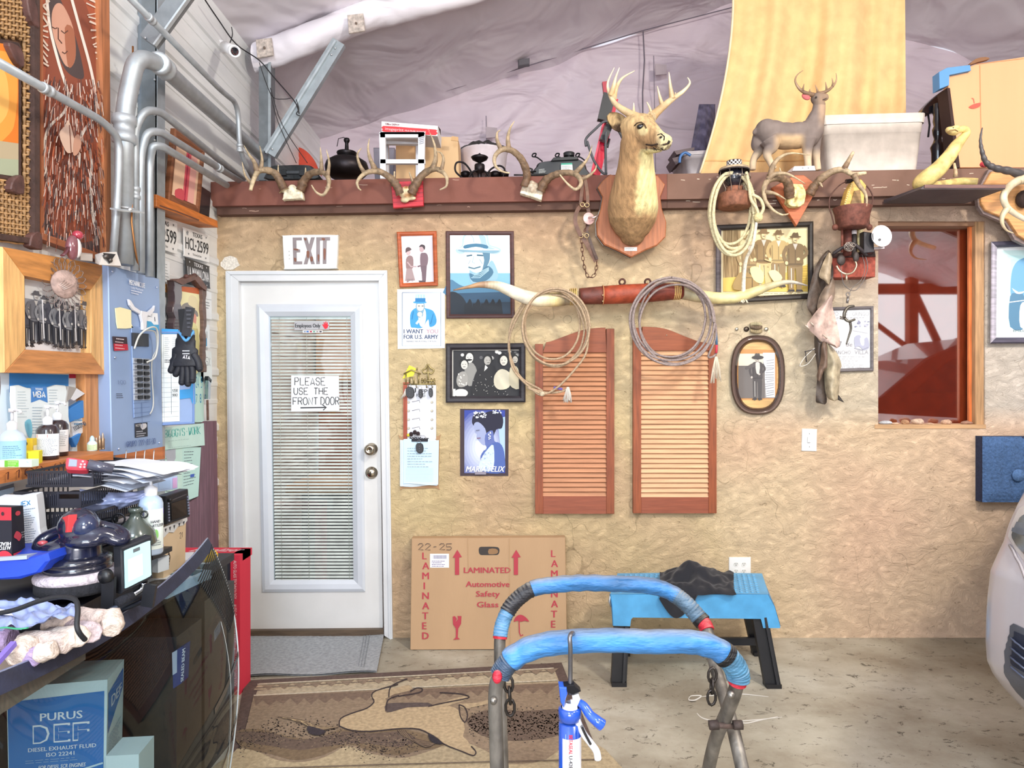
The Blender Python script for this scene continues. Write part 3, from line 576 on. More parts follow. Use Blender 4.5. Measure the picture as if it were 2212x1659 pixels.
def art(b,m,q):
 b.flat(m,q,'eef2f4');x0,y0,x1,y1=869,632,952,747
 b.line(m,[(x0,y0),(x1,y0),(x1,y1),(x0,y1),(x0,y0)],1.4,'5b7391')
 B1,B2='3f9ad0','2679b4'
 b.flat(m,sm2([(887,705),(886,680),(893,668),(905,664),(920,666),(936,672),(943,690),(940,702),(928,706),(925,690),(912,708),(895,708)],3),B1);b.flat(m,sm2([(903,668),(918,668),(920,690),(914,706),(906,700)],3),'dfe9ee')
 b.flat(m,ell(908,662,10,12),'7fa4ba');b.flat(m,ell(908,662,8,10),'d6d0c8');b.flat(m,sm2([(901,668),(908,676),(916,667),(914,676),(908,681),(903,676)],3),'7fa7be')
 b.flat(m,ell(907,653,15,3),B1);b.flat(m,[(897,652),(898,636),(918,636),(918,652)],'a8cbe0');[b.line(m,[(x,637),(x,644)],1.6,'eef4f8')for x in(901,907,913)];b.rect(m,897,644,919,652,B2);b.line(m,[(903,661),(907,661)],1.5,'33506a');b.line(m,[(911,661),(915,661)],1.5,'33506a')
 b.flat(m,ell(907,679,7,7),'6f9cb8');b.flat(m,ell(907,679,5.4,5.4),'dcd2c8');b.line(m,[(899,700),(907,690),(912,684)],5,'c4d4de');b.line(m,[(893,672),(890,690)],1.5,B2);b.line(m,[(936,678),(930,700)],1.5,B2)
 b.text(m,'I WANT',872,711,9,42,'33456b',bold=.5);b.text(m,'YOU',921,711,9,25,'b890a0',bold=.4);b.text(m,'FOR U.S. ARMY',872,723,9,74,'33456b',bold=.5);b.text(m,'NEAREST RECRUITING STATION',878,735.5,3.2,64,'3b4560')
picture('poster','white recruiting poster with a blue figure and I WANT YOU lettering',[(858,625),(961,623),(961,752),(859,754)],0,'e8ecee',art)
def art(b,m,q):
 rr=random.Random(3);b.flat(m,q,'e4e2da');b.flat(m,[(979,757),(1121,757),(1121,856),(979,856)],'26262a')
 for i in range(16):b.flat(m,ell(rr.uniform(982,1118),rr.uniform(759,775),rr.uniform(2,5),rr.uniform(2,5),8),rr.choice(['c8c6c0','8a8986','e8e6e0','5a5a5c']))
 def head(x,y,r,hair,skin,f=1):b.flat(m,ell(x,y-r*.25,r*1.12,r*1.25,14),hair);b.flat(m,ell(x+f*r*.12,y+r*.12,r*.82,r*1.08,14),skin);b.line(m,[(x-r*.4,y),(x-r*.1,y)],1,'333333');b.line(m,[(x+r*.25,y),(x+r*.55,y)],1,'333333');b.line(m,[(x-r*.2,y+r*.62),(x+r*.4,y+r*.6)],1.1,'333333')
 b.flat(m,sm2([(1004,790),(1018,782),(1030,800),(1024,830),(1008,830)],3),'8d8c88');head(1013,772,10,'1a1a1c','d9d6ce');b.flat(m,sm2([(1005,778),(1013,775),(1021,777),(1013,780)],2),'1c1c1e')
 b.flat(m,sm2([(990,808),(1002,802),(1010,812),(1008,832),(992,836),(986,824)],3),'9a9893');head(1002,787,9,'141416','d0cdc5')
 for i in range(14):b.flat(m,ell(rr.uniform(990,1008),rr.uniform(808,832),1.6,1.6,6),'dddad2')
 head(1054,778,9,'121214','a8a6a0',-1);b.flat(m,sm2([(1040,792),(1060,788),(1072,800),(1074,855),(1020,855),(1026,810)],3),'1a1a1e');b.flat(m,[(1048,788),(1054,794),(1046,802)],'d8d6d0')
 b.flat(m,sm2([(1068,812),(1080,798),(1094,800),(1104,812),(1100,836),(1080,842),(1068,832)],3),'d6cfb6');head(1087,778,10,'101012','ddd8ca');b.flat(m,sm2([(1102,795),(1112,790),(1121,802),(1121,840),(1100,830)],3),'c8bfa2');head(1112,776,7,'1a1a1a','b9b4aa')
 b.flat(m,ell(996,849,15,9,14),'dad8d2');b.rect(m,979,840,984,856,'e4e2da')
 for i in range(40):b.flat(m,ell(rr.uniform(1020,1115),rr.uniform(800,854),.8,.8,5),'c8c6c0')
picture('picture_frame','wide black frame with black and white photograph of a dancing crowd',[(963,742),(1135,741),(1135,869),(963,870)],14,'2e2a30',art,.035)
def art(b,m,q):
 b.flat(m,q,'3b2c34');x0,y0,x1,y1=1003,886,1091,1022
 for k in range(12):
  t=k/12;cc=tuple(a*(1-t)+c*t for a,c in zip(hx('31439a'),hx('eaf2ff')));w=1-t*.92
  b.flat(m,[(max(x0,min(x1,x)),max(y0,min(y1,y)))for x,y in ell(1036+k,966,62*w,86*w,22)],cc)if k else b.rect(m,x0,y0,x1,y1,cc)
 b.flat(m,[(1075,905),(1091,900),(1091,1000),(1080,960)],'a8c4e6')
 b.flat(m,sm2([(1020,905),(1028,890),(1045,892),(1060,888),(1078,890),(1087,905),(1084,925),(1072,928),(1062,950),(1046,945),(1036,925),(1022,918)],3),'161530')
 b.flat(m,sm2([(1024,916),(1034,912),(1048,926),(1052,946),(1058,960),(1044,962),(1034,952),(1029,944),(1030,938),(1026,934)],3),'9aa4c8');b.flat(m,sm2([(1048,940),(1064,930),(1068,952),(1078,962),(1052,968)],3),'5c6caa')
 b.flat(m,sm2([(1040,1000),(1038,985),(1050,968),(1070,955),(1084,962),(1090,985),(1088,1020),(1045,1020)],3),'4a62a6');b.flat(m,sm2([(1040,990),(1052,972),(1066,962),(1066,1012),(1048,1018),(1034,1012)],3),'c6d6ea')
 rr=random.Random(5)
 for i in range(26):b.flat(m,ell(rr.uniform(1024,1050),rr.uniform(889,902)+0,rr.uniform(1,2.6),rr.uniform(1,2.6),6),'e6ecf6')
 for i in range(14):b.flat(m,ell(rr.uniform(1064,1082),rr.uniform(886,893),rr.uniform(1,2),rr.uniform(1,2),6),'d6def0')
 for i in range(30):b.flat(m,ell(rr.uniform(1040,1066),rr.uniform(968,1012),rr.uniform(.8,1.8),rr.uniform(.8,2),6),rr.choice(['f2f6fc','88a4c8','d8e2f0']))
 for i in range(9):b.flat(m,ell(1058+rr.uniform(-2.5,2.5),934+i*1.8,1.4,1.2,6),'f0f4fc')
 b.line(m,[(1028,930),(1036,929)],1.2,'1c1c3c');b.line(m,[(1030,947),(1038,946)],1.6,'6c2c50')
 b.text(m,'MARIA FELIX',1006,1007,12,82,'eef0f4',shear=.25,bold=.6);b.rect(m,1026,1019,1050,1025,'8b8694')
picture('poster','blue portrait of a woman in profile with white slanted lettering below',[(994,883),(1099,884),(1098,1028),(994,1028)],0,'3a2c30',art)
def art(b,m,q):
 rr=random.Random(9);b.flat(m,q,'eadbb0');xa,ya,xb,yb=1562,497,1746,630
 b.rect(m,xa,ya,xb,yb,'e8d6a4');b.flat(m,[(xa,ya),(1600,ya),(1596,yb),(xa,yb)],'a88d62')
 for i in range(22):x=xa+i*1.6;b.line(m,[(x,ya),(x+rr.uniform(-3,3),560),(x+rr.uniform(-2,4),yb)],.8,rr.choice(['7d6440','c4aa7c','8f764e']))
 b.flat(m,[(xa,600),(1690,592),(xb,570),(xb,yb),(xa,yb)],'d8b85e');b.rect(m,1700,575,xb,628,'cfae50')
 for i in range(14):b.line(m,[(1700,578+i*3.6),(xb,576+i*3.6+rr.uniform(-1,1))],.8,'a8883c')
 for x,y,h,c1,c2,hc in((1618,628,118,'a38a60','d8c488','8d7146'),(1650,622,125,'8a7048','e2d29c','7a603c'),(1682,618,118,'b39a66','caa','6e5636'),(1718,628,122,'7a6444','d8c48c','5e4a30')):
  person(b,m,x,y,h,c1,'d8c294',hc,'8b7450' if x!=1650 else 'c4b07c',0,1.35)
 b.flat(m,sm2([(1585,625),(1592,596),(1606,586),(1620,592),(1634,606),(1640,625)],3),'9c8150');b.flat(m,sm2([(1620,580),(1636,576),(1650,592),(1646,612),(1628,604)],3),'e6da9a');b.flat(m,sm2([(1660,588),(1676,584),(1690,600),(1676,612)],3),'ead9a0')
 b.line(m,[(1607,625),(1607,600),(1625,600),(1625,625)],2,'5e4a30');b.line(m,[(1652,560),(1668,566),(1660,576)],3,'c8b07c')
 b.scrib(m,1640,634,1740,640,2,1,'8a784e')
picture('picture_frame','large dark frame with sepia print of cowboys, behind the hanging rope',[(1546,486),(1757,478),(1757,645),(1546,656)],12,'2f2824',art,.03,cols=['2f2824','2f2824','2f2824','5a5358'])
def art(b,m,q):
 b.flat(m,q,'e9eaea')
 b.text(m,'NO',1797,673,9,14,'8f9096');b.text(m,'N',1822,673,9,8,'8f9096');b.text(m,'GRINGO',1841,674,8,36,'8f9096');b.scrib(m,1797,686,1876,688,2,1.2,'9a9ba2')
 rr=random.Random(2)
 for i in range(22):b.flat(m,ell(rr.uniform(1848,1876),rr.uniform(693,712),rr.uniform(1.5,4),rr.uniform(1,3),7),rr.choice(['9ea1b4','b6b8c8','83869c']))
 b.flat(m,[(1842,714),(1876,720),(1876,706),(1850,706)],'c8cad6');b.flat(m,sm2([(1846,728),(1858,724),(1862,736),(1872,728),(1877,738),(1877,752),(1866,756),(1856,748),(1847,750)],3),'a6a9bc');b.flat(m,sm2([(1858,730),(1866,732),(1866,746),(1860,744)],3),'e4e4ea');b.line(m,[(1845,752),(1862,756),(1876,750)],1.5,'8a8c9c')
 b.text(m,'7',1812,737,12,7,'8a8a90');b.text(m,'de',1827,739,9,14,'8a8a90',shear=.2);b.text(m,'PANCHO',1800,757,8,38,'8f9096');b.text(m,'VILLA',1846,756,9,30,'8f9096')
 b.scrib(m,1800,770,1876,788,5,1,'a9abb0',.7);b.text(m,'EAST SIDE HALL',1808,791,4,60,'9a9ba2')
picture('picture_frame','grey framed white revolution poster behind the hanging leather chaps',[(1783,664),(1887,661),(1887,801),(1783,804)],7,'6a6466',art,.02)
def art(b,m,q):
 b.flat(m,q,'f0f6f6');b.flat(m,[(2161,541),(2240,540),(2240,728),(2160,728)],'d3f0ee');b.rect(m,2176,552,2240,708,'c4ebec');b.rect(m,2183,560,2240,706,'b6dcea')
 b.flat(m,sm2([(2184,600),(2190,575),(2205,560),(2240,556),(2240,640),(2200,650),(2184,640)],3),'6fa6cc');b.flat(m,sm2([(2182,640),(2200,634),(2212,640),(2216,706),(2182,706)],3),'56819e');b.flat(m,sm2([(2204,660),(2218,656),(2226,706),(2204,706)],3),'dcf2f4')
 b.flat(m,sm2([(2186,622),(2200,631),(2212,629),(2208,634),(2195,634)],2),'e8f6f8');b.line(m,[(2158,656),(2240,645)],1.8,'f4fcfc')
 b.text(m,'EMILIANO',2189,712,5,44,'36424e')
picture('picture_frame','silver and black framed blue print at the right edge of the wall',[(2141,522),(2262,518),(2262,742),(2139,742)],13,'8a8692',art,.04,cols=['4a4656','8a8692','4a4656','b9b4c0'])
t=thing('oval_picture_frame','oval dark brown frame with old photograph of a standing man in a sombrero','picture',W(1638,810,0))
def stad(cx,cy,rx,ry,e=2.6,n=44):return[(cx+rx*abs(math.cos(a))**(2/e)*(1 if math.cos(a)>0 else-1),cy+ry*abs(math.sin(a))**(2/e)*(1 if math.sin(a)>0 else-1))for a in[2*pi*i/n for i in range(n)]]
b=B('3e2c28');rows=[]
for k,(dd,off)in enumerate(((.001,0),(.020,0),(.030,3),(.024,6),(.031,9),(.020,12),(.008,14.5))):
 rows.append([W(x,y,dd)for x,y in stad(1637,810,59-off,86-off)])
for k in range(len(rows)-1):
 n=44
 if k in(2,3):b.col('6b5850')
 else:b.col('3e2c28')
 b.add(rows[k]+rows[k+1],[(i,(i+1)%n,n+(i+1)%n,n+i)for i in range(n)],True)
part(t,'frame',b,'gloss')
b=B('d2aa70',d=.004);b.slab(BW,stad(1637,810,46,73),.001,.004);part(t,'backing',b,'wood')
b=B('c08a50',d=.005);b.slab(BW,[(1590,754),(1678,756),(1678,862),(1595,864)],.0,.005);b.d=.0055
b.rect(BW,1595,764,1674,860,'8d8784');b.flat(BW,[(1595,764),(1650,764),(1648,790),(1595,790)],'d5cdbb');b.flat(BW,[(1648,762),(1674,762),(1674,858),(1655,858)],'e2e4e6')
for i in range(16):b.line(BW,[(1652+R.uniform(0,4),780+i*5),(1672,778+i*5+R.uniform(-2,2))],1.4,'8a8a8e')
b.rect(BW,1595,790,1652,860,'6b6460');person(b,BW,1636,862,96,'4c4543','b8b0a8','55504c','4a4442',0,1.1);b.flat(BW,ell(1637,772,13,4),'4a4644');b.flat(BW,sm2([(1612,792),(1630,784),(1630,792),(1612,798)],2),'5a5350');b.flat(BW,sm2([(1632,784),(1641,784),(1640,806),(1634,806)],2),'cfc8c0')
part(t,'photograph',b,'gloss')
for px,r,c,lb in((1591,3.6,'c9c4b4','small pale coin on the wall left of the dark one above the oval frame'),(1612,5.6,'5a5048','dark round coin above the oval frame'),(1655,4.4,'cfc8b6','pale round coin right of the stacked rattles')):
 b=B(c).lathe([(0,.006),(r/370,.006),(r/370,0)],W(px,711,.001),(0,-1,0),16);solo('coin',b,'metal',lb,'coin')
for k,(y,c)in enumerate(((699,'b0a482'),(708,'6e5c48'),(717,'a08f6c'))):
 b=B(c)
 for j in range(12):b.ball(W(1622+j*2.1,y+abs(j-5.5)**2*.07*(1 if k==1 else(-1 if k==0 else 1))*-1,.014),(.0045,.008,.0115),7,5)
 solo('rattle',b,'bone',('topmost segmented rattlesnake rattle above the oval frame','middle darker rattlesnake rattle above the oval frame','lowest rattlesnake rattle just above the oval frame')[k],'rattle','rattles above the oval frame')
t=thing('light_switch','white wall switch plate below the hanging leather chaps','switch',W(1749,950,0))
part(t,'plate',B('eceeee').slab(BW,[(1733,926),(1765,927),(1764,975),(1732,974)],0,.007,.002),'paintedsteel')
part(t,'toggle',B('d8dada').slab(BW,[(1745,944),(1752,944),(1752,956),(1745,956)],.006,.017,.002),'plastic')
[part(t,'screw',B('8a8a86').ball(W(1748.5,y,.008),.003,6,4),'metal')for y in(937,965)]
t=thing('power_outlet','white double outlet plate with four sockets behind the blue step stool','outlet',W(1599,1226,0))
part(t,'plate',B('f0f0ee').slab(BW,[(1575,1204),(1622,1204),(1622,1250),(1575,1250)],0,.007,.002),'paintedsteel')
for px in(1590,1607):
 for py in(1219,1234):
  b=B('e4e4e0').slab(BW,ell(px,py,5.5,5.2,12),.006,.009);b.d=.0095
  b.rect(BW,px-2.6,py-2.6,px-1.6,py,'2c2c2c');b.rect(BW,px+1.6,py-2.6,px+2.6,py,'2c2c2c');b.flat(BW,ell(px,py+2,1,1,6),'2c2c2c');part(t,'socket',b,'plastic')
b=B('35507c');
def pan(u,v):x=2122+u*140;y=943+v*142;e=min(u*8,1)*min(v*8,(1-v)*8,1);return W(x,y,.075+.006*NZ.noise(V((x*.25,y*.25,0)))+.01*NZ.noise(V((x*.05,y*.02,4)))-.012*(1-e))
b=B('46648f').grid(pan,60,60);b.col('2c3450');b.slab(BW,[(2122,943),(2262,943),(2262,1085),(2122,1085)],0,.06)
t=thing('foam_board','dark blue rough foam panel on the wall beside the silver car','panel',W(2190,1085,0));part(t,'pad',b,'foam')
b=B('5578a8').lathe([(0,.013),(.03,.01),(.036,0)],W(2200,1027,.08),(0,-1,0),18);part(t,'button',b,'foam')
t=thing('key_rack','brass cut-out house and tree key rack left of the crowd photograph','key rack',W(907,830,0))
g='a99a6a';b=B(g);D0,D1=.004,.012
for pl in([(872,808),(889,799),(909,808)],[(877,808),(877,830)],[(904,808),(904,830)],[(872,830),(941,830)],[(885,830),(885,815),(894,815),(894,830)],[(925,830),(924,792)],[(910,822),(940,822)]):
 b.tube([W(x,y,.009)for x,y in pl],.0045,6)
for x in(912,918,932,938):b.tube([W(x,832,.009),W(x,817,.009)],.004,6)
b.tube([W(x,y,.009)for x,y in sm2([(916,806),(913,799),(919,796),(924,787),(930,795),(937,799),(932,807),(925,804)],4)],.0042,6,closed=True);b.tube([W(901,800,.009),W(901,794,.009)],.004,6)
part(t,'cutout',b,'metal')
for x in(882,899,921,933):part(t,'hook',B('8a7a50').tube([W(x,831,.01),W(x,836,.02),W(x+1,838,.03),W(x+2,834,.035)],.0022,5),'metal')
solo('sticky_note',B('e6e04a').slab(BW,[(884,789),(899,796),(893,812),(869,818)],.001,.003),'paper','bright yellow note tucked behind the brass key rack','note')
t=thing('hook_board','narrow brown board under a white punched strip under the brass key rack','board',W(907,890,0))
part(t,'board',B('a1492e').slab(BW,[(871,826),(884,826),(884,950),(871,950)],0,.012,.002),'woodz')
b=B('dfe2ea',d=.014).slab(BW,[(880,832),(942,832),(942,948),(880,948)],.010,.013);b.d=.0135
b.text(BW,'J',893,838,8,5,'2a2a30',bold=.6);b.text(BW,'ep',909,838,8,14,'2a2a30',bold=.6);b.hand(BW,'KES',900,850,7,20,1,'333338');b.scrib(BW,885,944,938,946,2,2,'4a4a50',.6)
for i in range(4):
 for x in(882.5,933):b.flat(BW,ell(x,869+i*18.7,3,3,10),'9a958a');b.flat(BW,ell(x-.5,868.5+i*18.7,2.2,2.2,10),'c9c4b4')
part(t,'strip',b,'paper')
for i in range(4):part(t,'nail',B('7a7a80').tube([W(890,868+i*19,.014),W(906,865+i*19,.04),W(907,870+i*19,.042)],.0013,5),'metal')
for(x,y,s,lb)in((885,848,1.0,'black remote car key with a rag tag hanging left on the key rack'),(908,850,.8,'slim black car key hanging in the middle of the key rack'),(930,848,.8,'narrow black car key hanging at the right of the key rack'),(906,968,.9,'black key fob with silver tag hanging over the clipboard')):
 t=thing('car_key',lb,'key',W(x,y,.03),'keys on the rack')
 sx=8*s if x in(885,906)else 4
 b=B('1d1e22').slab(BW,sm2([(x-sx,y-9*s),(x,y-12*s),(x+sx,y-8*s),(x+sx*1.1,y+8*s),(x,y+13*s),(x-sx,y+6*s)],3),.026,.038,.003);part(t,'fob',b,'plastic')
 for k in range(3):part(t,'button',B('6a6c72').ball(W(x,y-4+k*5,.038),.003,6,4),'plastic')
 part(t,'ring',B('a8a8ac').ring(W(x-1,y-15*s,.03),(0,1,.2),.011,.0012,14,5),'metal')
 if x==885:
  b=B('dcd8d0');[b.tube([W(876,840,.03),W(872+k*2,852,.035),W(865+k*4,862-k*2,.03)],.002,5)for k in range(4)];part(t,'rag_tag',b,'cloth')
b=B('2c1c20');[b.ball(W(x,y,.025),(.012,.012,.014),8,6)for x,y in((888,938),(896,934),(903,937))];b.col('d8c83c').ball(W(882,940,.025),.010,8,6)
solo('key_charm',b,'cloth','dark and yellow woven charm resting at the top of the clipboard','charm')
t=thing('clipboard','brown clipboard holding a curled stack of blue-tinted paper','clipboard',W(907,1000,0))
part(t,'board',B('b08a66').slab(BW,sm2([(866,944),(946,943),(949,947),(947,1050),(943,1054),(870,1055),(866,1050),(864,948)],2),.001,.008,.001),'card')
for k in range(5):
 c=('dfe8ec','d4e4ee','e6eef0','cfe2f0','cbe6f2')[k];x0=864+k*2
 b=B(c);b.grid(lambda u,v,k=k,x0=x0:W(x0+u*76-1.5*v*u,950+v*(100-k)+2*math.sin(u*5+k),.010+k*.003+.004*abs(v-.5)+.012*max(0,v-.9)*10*(.3 if k<4 else.5)),6,8)
 if k==4:
  b.d=.030;b.scrib(BW,880,968,938,1008,8,1,'7a8ca4',.8)
  for i in range(9):b.line(BW,[(876,1012+i*3.4),(936,1012+i*3.4)],.4,'a8c4dc')
 part(t,'sheet',b,'paper')
b=B('2a2a2e').slab(BW,[(889,948),(924,948),(924,954),(889,954)],.015,.03,.002);b.col('b8b8bc').tube([W(x,y,.033)for x,y in((892,948),(896,941),(917,941),(921,948))],.002,6);part(t,'clip',b,'metal')
def shutter(label,x0,x1,ys,yt,yb,lo,hi,n,col,scol,flip):
 t=thing('louvred_shutter',label,'shutter',W((x0+x1)/2,yb,.02),'saloon door shutters')
 dA,dB=.006,.036;st=17
 for a,c in((x0,x0+st),(x1-st,x1)):
  ta=ys if(a==x0)!=flip else yt+0;
  b=B(col);tp=[(a,(yt if(a<(x0+x1)/2)==flip else ys)+2),(c,(yt if(a<(x0+x1)/2)==flip else ys)+2),(c,yb),(a,yb)];b.slab(BW,tp,dA,dB,.002);part(t,'stile',b,'woodz')
 top=sm2([(x0,ys),(x0+(x1-x0)*.18,ys-3),(x0+(x1-x0)*.36,ys-14),(x0+(x1-x0)*.6,yt+5),(x0+(x1-x0)*.8,yt),(x1,yt)],5,False)
 if flip:top=[(x0+x1-x,y)for x,y in top][::-1]
 b=B(col);b.slab(BW,[(x0+st,lo)]+[p for p in top if x0+st<=p[0]<=x1-st]+[(x1-st,lo)],dA+.002,dB-.002,.001);part(t,'top_rail',b,'woodx')
 b=B(scol);b.col('8e4c34').slab(BW,[(x0+st,hi),(x1-st,hi),(x1-st,yb),(x0+st,yb)],dA,dB-.001,.002);part(t,'bottom_rail',b,'woodx')
 p=(hi-lo)/n
 for i in range(n):
  y=lo+(i+.5)*p;a=W(x0+st-1,y,.022);c=W(x1-st+1,y,.022)
  b=B(scol).obox((a+c)/2,(c-a)/2,(0,-.0085,-.0138),(0,.0022,-.0014));part(t,'slat',b,'woodx')
 part(t,'screw',B('b8b2a0').ball(W(x1-60 if not flip else x0+72,lo-33,.036),.004,8,5),'metal');return t
shutter('left brown louvred saloon shutter, its top rising to the right, behind the rope coil',1156,1327,741,708,1110,761,1072,30,'8c4828','bc8460',False)
shutter('right brown louvred saloon shutter, its top rising to the left, beside the oval frame',1368,1548,742,706,1109,757,1074,30,'924c2a','d8a880',True)
def tp(pts,n=6,m=W,d=None):
 """smooth a list of (px,py,d) into 3d points"""
 return smooth([m(p[0],p[1],p[2]if len(p)>2 else d)for p in pts],n)
def beam(b,pts,r0,r1,d,n=6,seg=9,knob=0,m=W,c0='6a4e38',c1='d2be9a'):
 """antler beam or tine tapering from r0 to a point, brown at its root and pale at its tip"""
 P3=tp(pts,n,m,d);N=len(P3);A,C=hx(c0),hx(c1);r0*=1.5;r1*=1.6
 st=len(b.f)
 b.tube(P3,lambda t:(r0+(r1-r0)*t**.8)*(1+knob*(1-t)*NZ.noise(V((t*30,r0*90,pts[0][0]*.1)))),seg)
 nf=len(b.f)-st
 for i in range(nf):
  t=min(1,(i//seg)/(N-1));b.fc[st+i]=mix(A,C,t**1.4 if r1>.002 else.15+.85*t)
def antlers(name,label,origin,left,right,skull,d,kind='bone',group='deer antlers along the fascia',pre=None):
 t=thing(name,label,'antlers',origin,group)
 if pre:pre(t)
 for side in(left,right):
  b=B()
  for i,(pts,r0,r1)in enumerate(side):beam(b,pts,r0,r1,d,knob=.35 if i==0 else.15)
  part(t,'antler',b,kind)
 b=B(skull[1])
 skull[0](b);remesh(b,.005,'bone','skull_plate',t,skull[2]if len(skull)>2 else None);return t
def sk1(b):b.ball(W(632,412,.12),(.030,.03,.035));b.slab(BW,[(613,414),(653,414),(655,431),(650,429),(616,430),(609,432)],.10,.145);b.tube([W(618,414,.12),W(611,408,.13)],.018,8);b.tube([W(646,413,.12),W(652,405,.13)],.018,8)
antlers('deer_antlers','leftmost unmounted antlers on a white skull plate, nailed to the fascia above EXIT',W(632,420,.09),[([(615,412,.13),(604,390,.14),(593,374,.16),(572,367,.2),(556,372,.24),(547,390,.27),(541,411,.28)],.019,.006),([(556,372,.24),(549,350,.24),(538,334,.23),(527,314,.2)],.012,.001),([(562,369,.22),(566,345,.22),(561,315,.2)],.011,.001),([(603,390,.14),(601,375,.15),(601,356,.16)],.008,.001),([(544,398,.27),(530,380,.27),(523,350,.25)],.008,.001)],[([(649,412,.13),(657,390,.14),(673,374,.17),(696,372,.22),(709,384,.27),(709,404,.3),(698,421,.3),(683,415,.29),(673,400,.27)],.018,.002),([(695,372,.22),(694,345,.22),(692,318,.2)],.011,.001),([(707,380,.26),(711,352,.26),(705,323,.24)],.010,.001),([(660,384,.15),(660,362,.16)],.008,.001)],(sk1,'e3d8bc'),.2)
def pl2(t):
 b=B('c02a36');b.slab(BW,[(845,393),(913,390),(915,444),(849,449)],.09,.115,.003);part(t,'plaque',b,'wood')
 b=B('8a1a26',d=.1155)
 for k in range(5):b.line(BW,[(848,401+k*9),(914,398+k*9)],1.2)
 part(t,'groove',b,'wood')
antlers('deer_antlers','antlers with pale skull mounted on the small red grooved plaque',W(880,444,.09),[([(866,419,.15),(858,403,.16),(846,387,.17),(824,372,.2),(804,370,.23),(786,376,.26),(772,392,.28),(774,405,.28),(780,411,.27)],.02,.002),([(789,376,.25),(777,356,.25),(772,333,.23),(781,320,.2)],.010,.001),([(810,366,.22),(800,344,.22),(795,322,.2),(798,299,.18)],.012,.001),([(856,398,.16),(852,386,.17),(852,370,.18)],.009,.002)],[([(888,419,.15),(898,398,.16),(915,376,.18),(936,365,.21),(954,370,.25),(965,384,.28),(964,402,.29),(950,410,.28)],.02,.002),([(934,365,.21),(941,342,.21),(938,311,.2),(928,286,.18)],.013,.001),([(953,368,.25),(958,346,.25),(954,332,.24),(944,327,.22)],.009,.001),([(895,403,.16),(890,388,.17),(884,372,.18)],.009,.002)],(lambda b:(b.ball(W(878,418,.14),(.035,.035,.042)),b.ball(W(874,432,.14),(.026,.02,.016)),b.tube([W(870,416,.14),W(864,421,.15)],.018,8),b.tube([W(886,416,.14),W(890,420,.15)],.018,8),b.ball(W(888,428,.14),(.03,.015,.013))),'d6b88a',lambda p:mix(hx('a8703c'),hx('ddcba4'),ss(.0,.5,.5+NZ.noise(p*22)))),.2,pre=pl2)
antlers('deer_antlers','unmounted antlers with a furred skull plate hanging crooked left of the deer head',W(1148,425,.09),[([(1134,403,.14),(1138,375,.16),(1126,344,.2),(1105,325,.24),(1085,323,.27),(1069,338,.3),(1070,358,.3),(1084,370,.29),(1101,374,.27)],.019,.002),([(1082,322,.27),(1074,303,.27),(1074,287,.25),(1081,281,.22)],.010,.001),([(1099,321,.25),(1097,298,.25),(1102,277,.23),(1111,262,.2)],.011,.001)],[([(1167,412,.14),(1180,389,.16),(1203,376,.2),(1231,373,.24),(1249,381,.28),(1255,397,.3),(1243,409,.3),(1226,397,.29),(1209,377,.27)],.019,.002),([(1241,376,.25),(1258,357,.25),(1271,340,.24),(1279,314,.2)],.011,.001),([(1255,388,.28),(1273,379,.28),(1286,366,.27),(1288,356,.25)],.009,.001)],(lambda b:(b.slab(BW,[(1128,400),(1150,388),(1166,402),(1174,412),(1170,433),(1146,424),(1123,417)],.10,.15),b.ball(W(1150,408,.13),(.045,.04,.04))),'b9a07c',lambda p:mix(hx('e8dfc8'),hx('7c5c40'),1-ss(2.55,2.5,0)if False else(1 if pxof(p)[1]<412+(pxof(p)[0]-1125)*.2 else 0)*(.6+.4*NZ.noise(p*60)))),.2)
def pl4(t):
 b=B('b4623a');b.slab(BW,[(1668,405),(1718,378),(1737,378),(1769,402),(1721,488)],.09,.115,.004);part(t,'plaque',b,'wood')
antlers('deer_antlers','wide antlers with yellowed skull on a pointed orange shield plaque',W(1720,485,.09),[([(1706,426,.15),(1704,408,.17),(1700,393,.19),(1684,384,.22),(1668,386,.25),(1654,396,.27),(1650,414,.28),(1654,434,.28),(1670,454,.28),(1689,464,.27),(1703,462,.25)],.021,.002),([(1658,388,.26),(1674,376,.28),(1697,375,.29),(1718,384,.28),(1739,397,.26)],.012,.001),([(1664,380,.26),(1671,356,.27),(1688,338,.27),(1712,331,.25),(1749,335,.22)],.013,.001),([(1652,415,.28),(1674,418,.29),(1698,431,.27)],.011,.001),([(1700,395,.19),(1688,375,.2),(1684,362,.2)],.009,.001)],[([(1748,421,.15),(1761,399,.17),(1776,384,.2),(1799,370,.23),(1822,367,.26),(1841,376,.28),(1870,374,.28)],.019,.006),([(1822,367,.26),(1832,349,.26),(1843,329,.25)],.012,.005),([(1845,378,.28),(1855,399,.3),(1869,418,.31),(1872,440,.31),(1865,461,.29)],.012,.001),([(1768,391,.19),(1777,404,.21)],.009,.001)],(lambda b:(b.slab(BW,[(1702,402),(1712,396),(1734,397),(1742,420),(1738,440),(1727,447),(1710,446),(1700,438)],.115,.16),b.ball(W(1722,418,.15),(.05,.03,.045)),b.tube([W(1708,428,.14),W(1703,426,.15)],.02,8)),'e0cf92',lambda p:mix(hx('e2d294'),hx('a98f54'),ss(.05,.5,NZ.noise(p*45)))),.2,pre=pl4)
t=thing('mounted_deer_head','mounted deer head facing right on dark-edged wooden shield above the shutters','taxidermy',W(1364,555,.09))
sh=sm2([(1293,415),(1302,400),(1300,385)],3,False)
SHP=[(1300,392),(1318,376),(1345,383),(1385,383),(1420,378),(1437,398),(1427,425),(1430,450),(1440,480),(1438,512),(1420,530),(1395,540),(1364,556),(1332,540),(1305,528),(1290,508),(1288,480),(1298,450),(1302,425),(1291,405)]
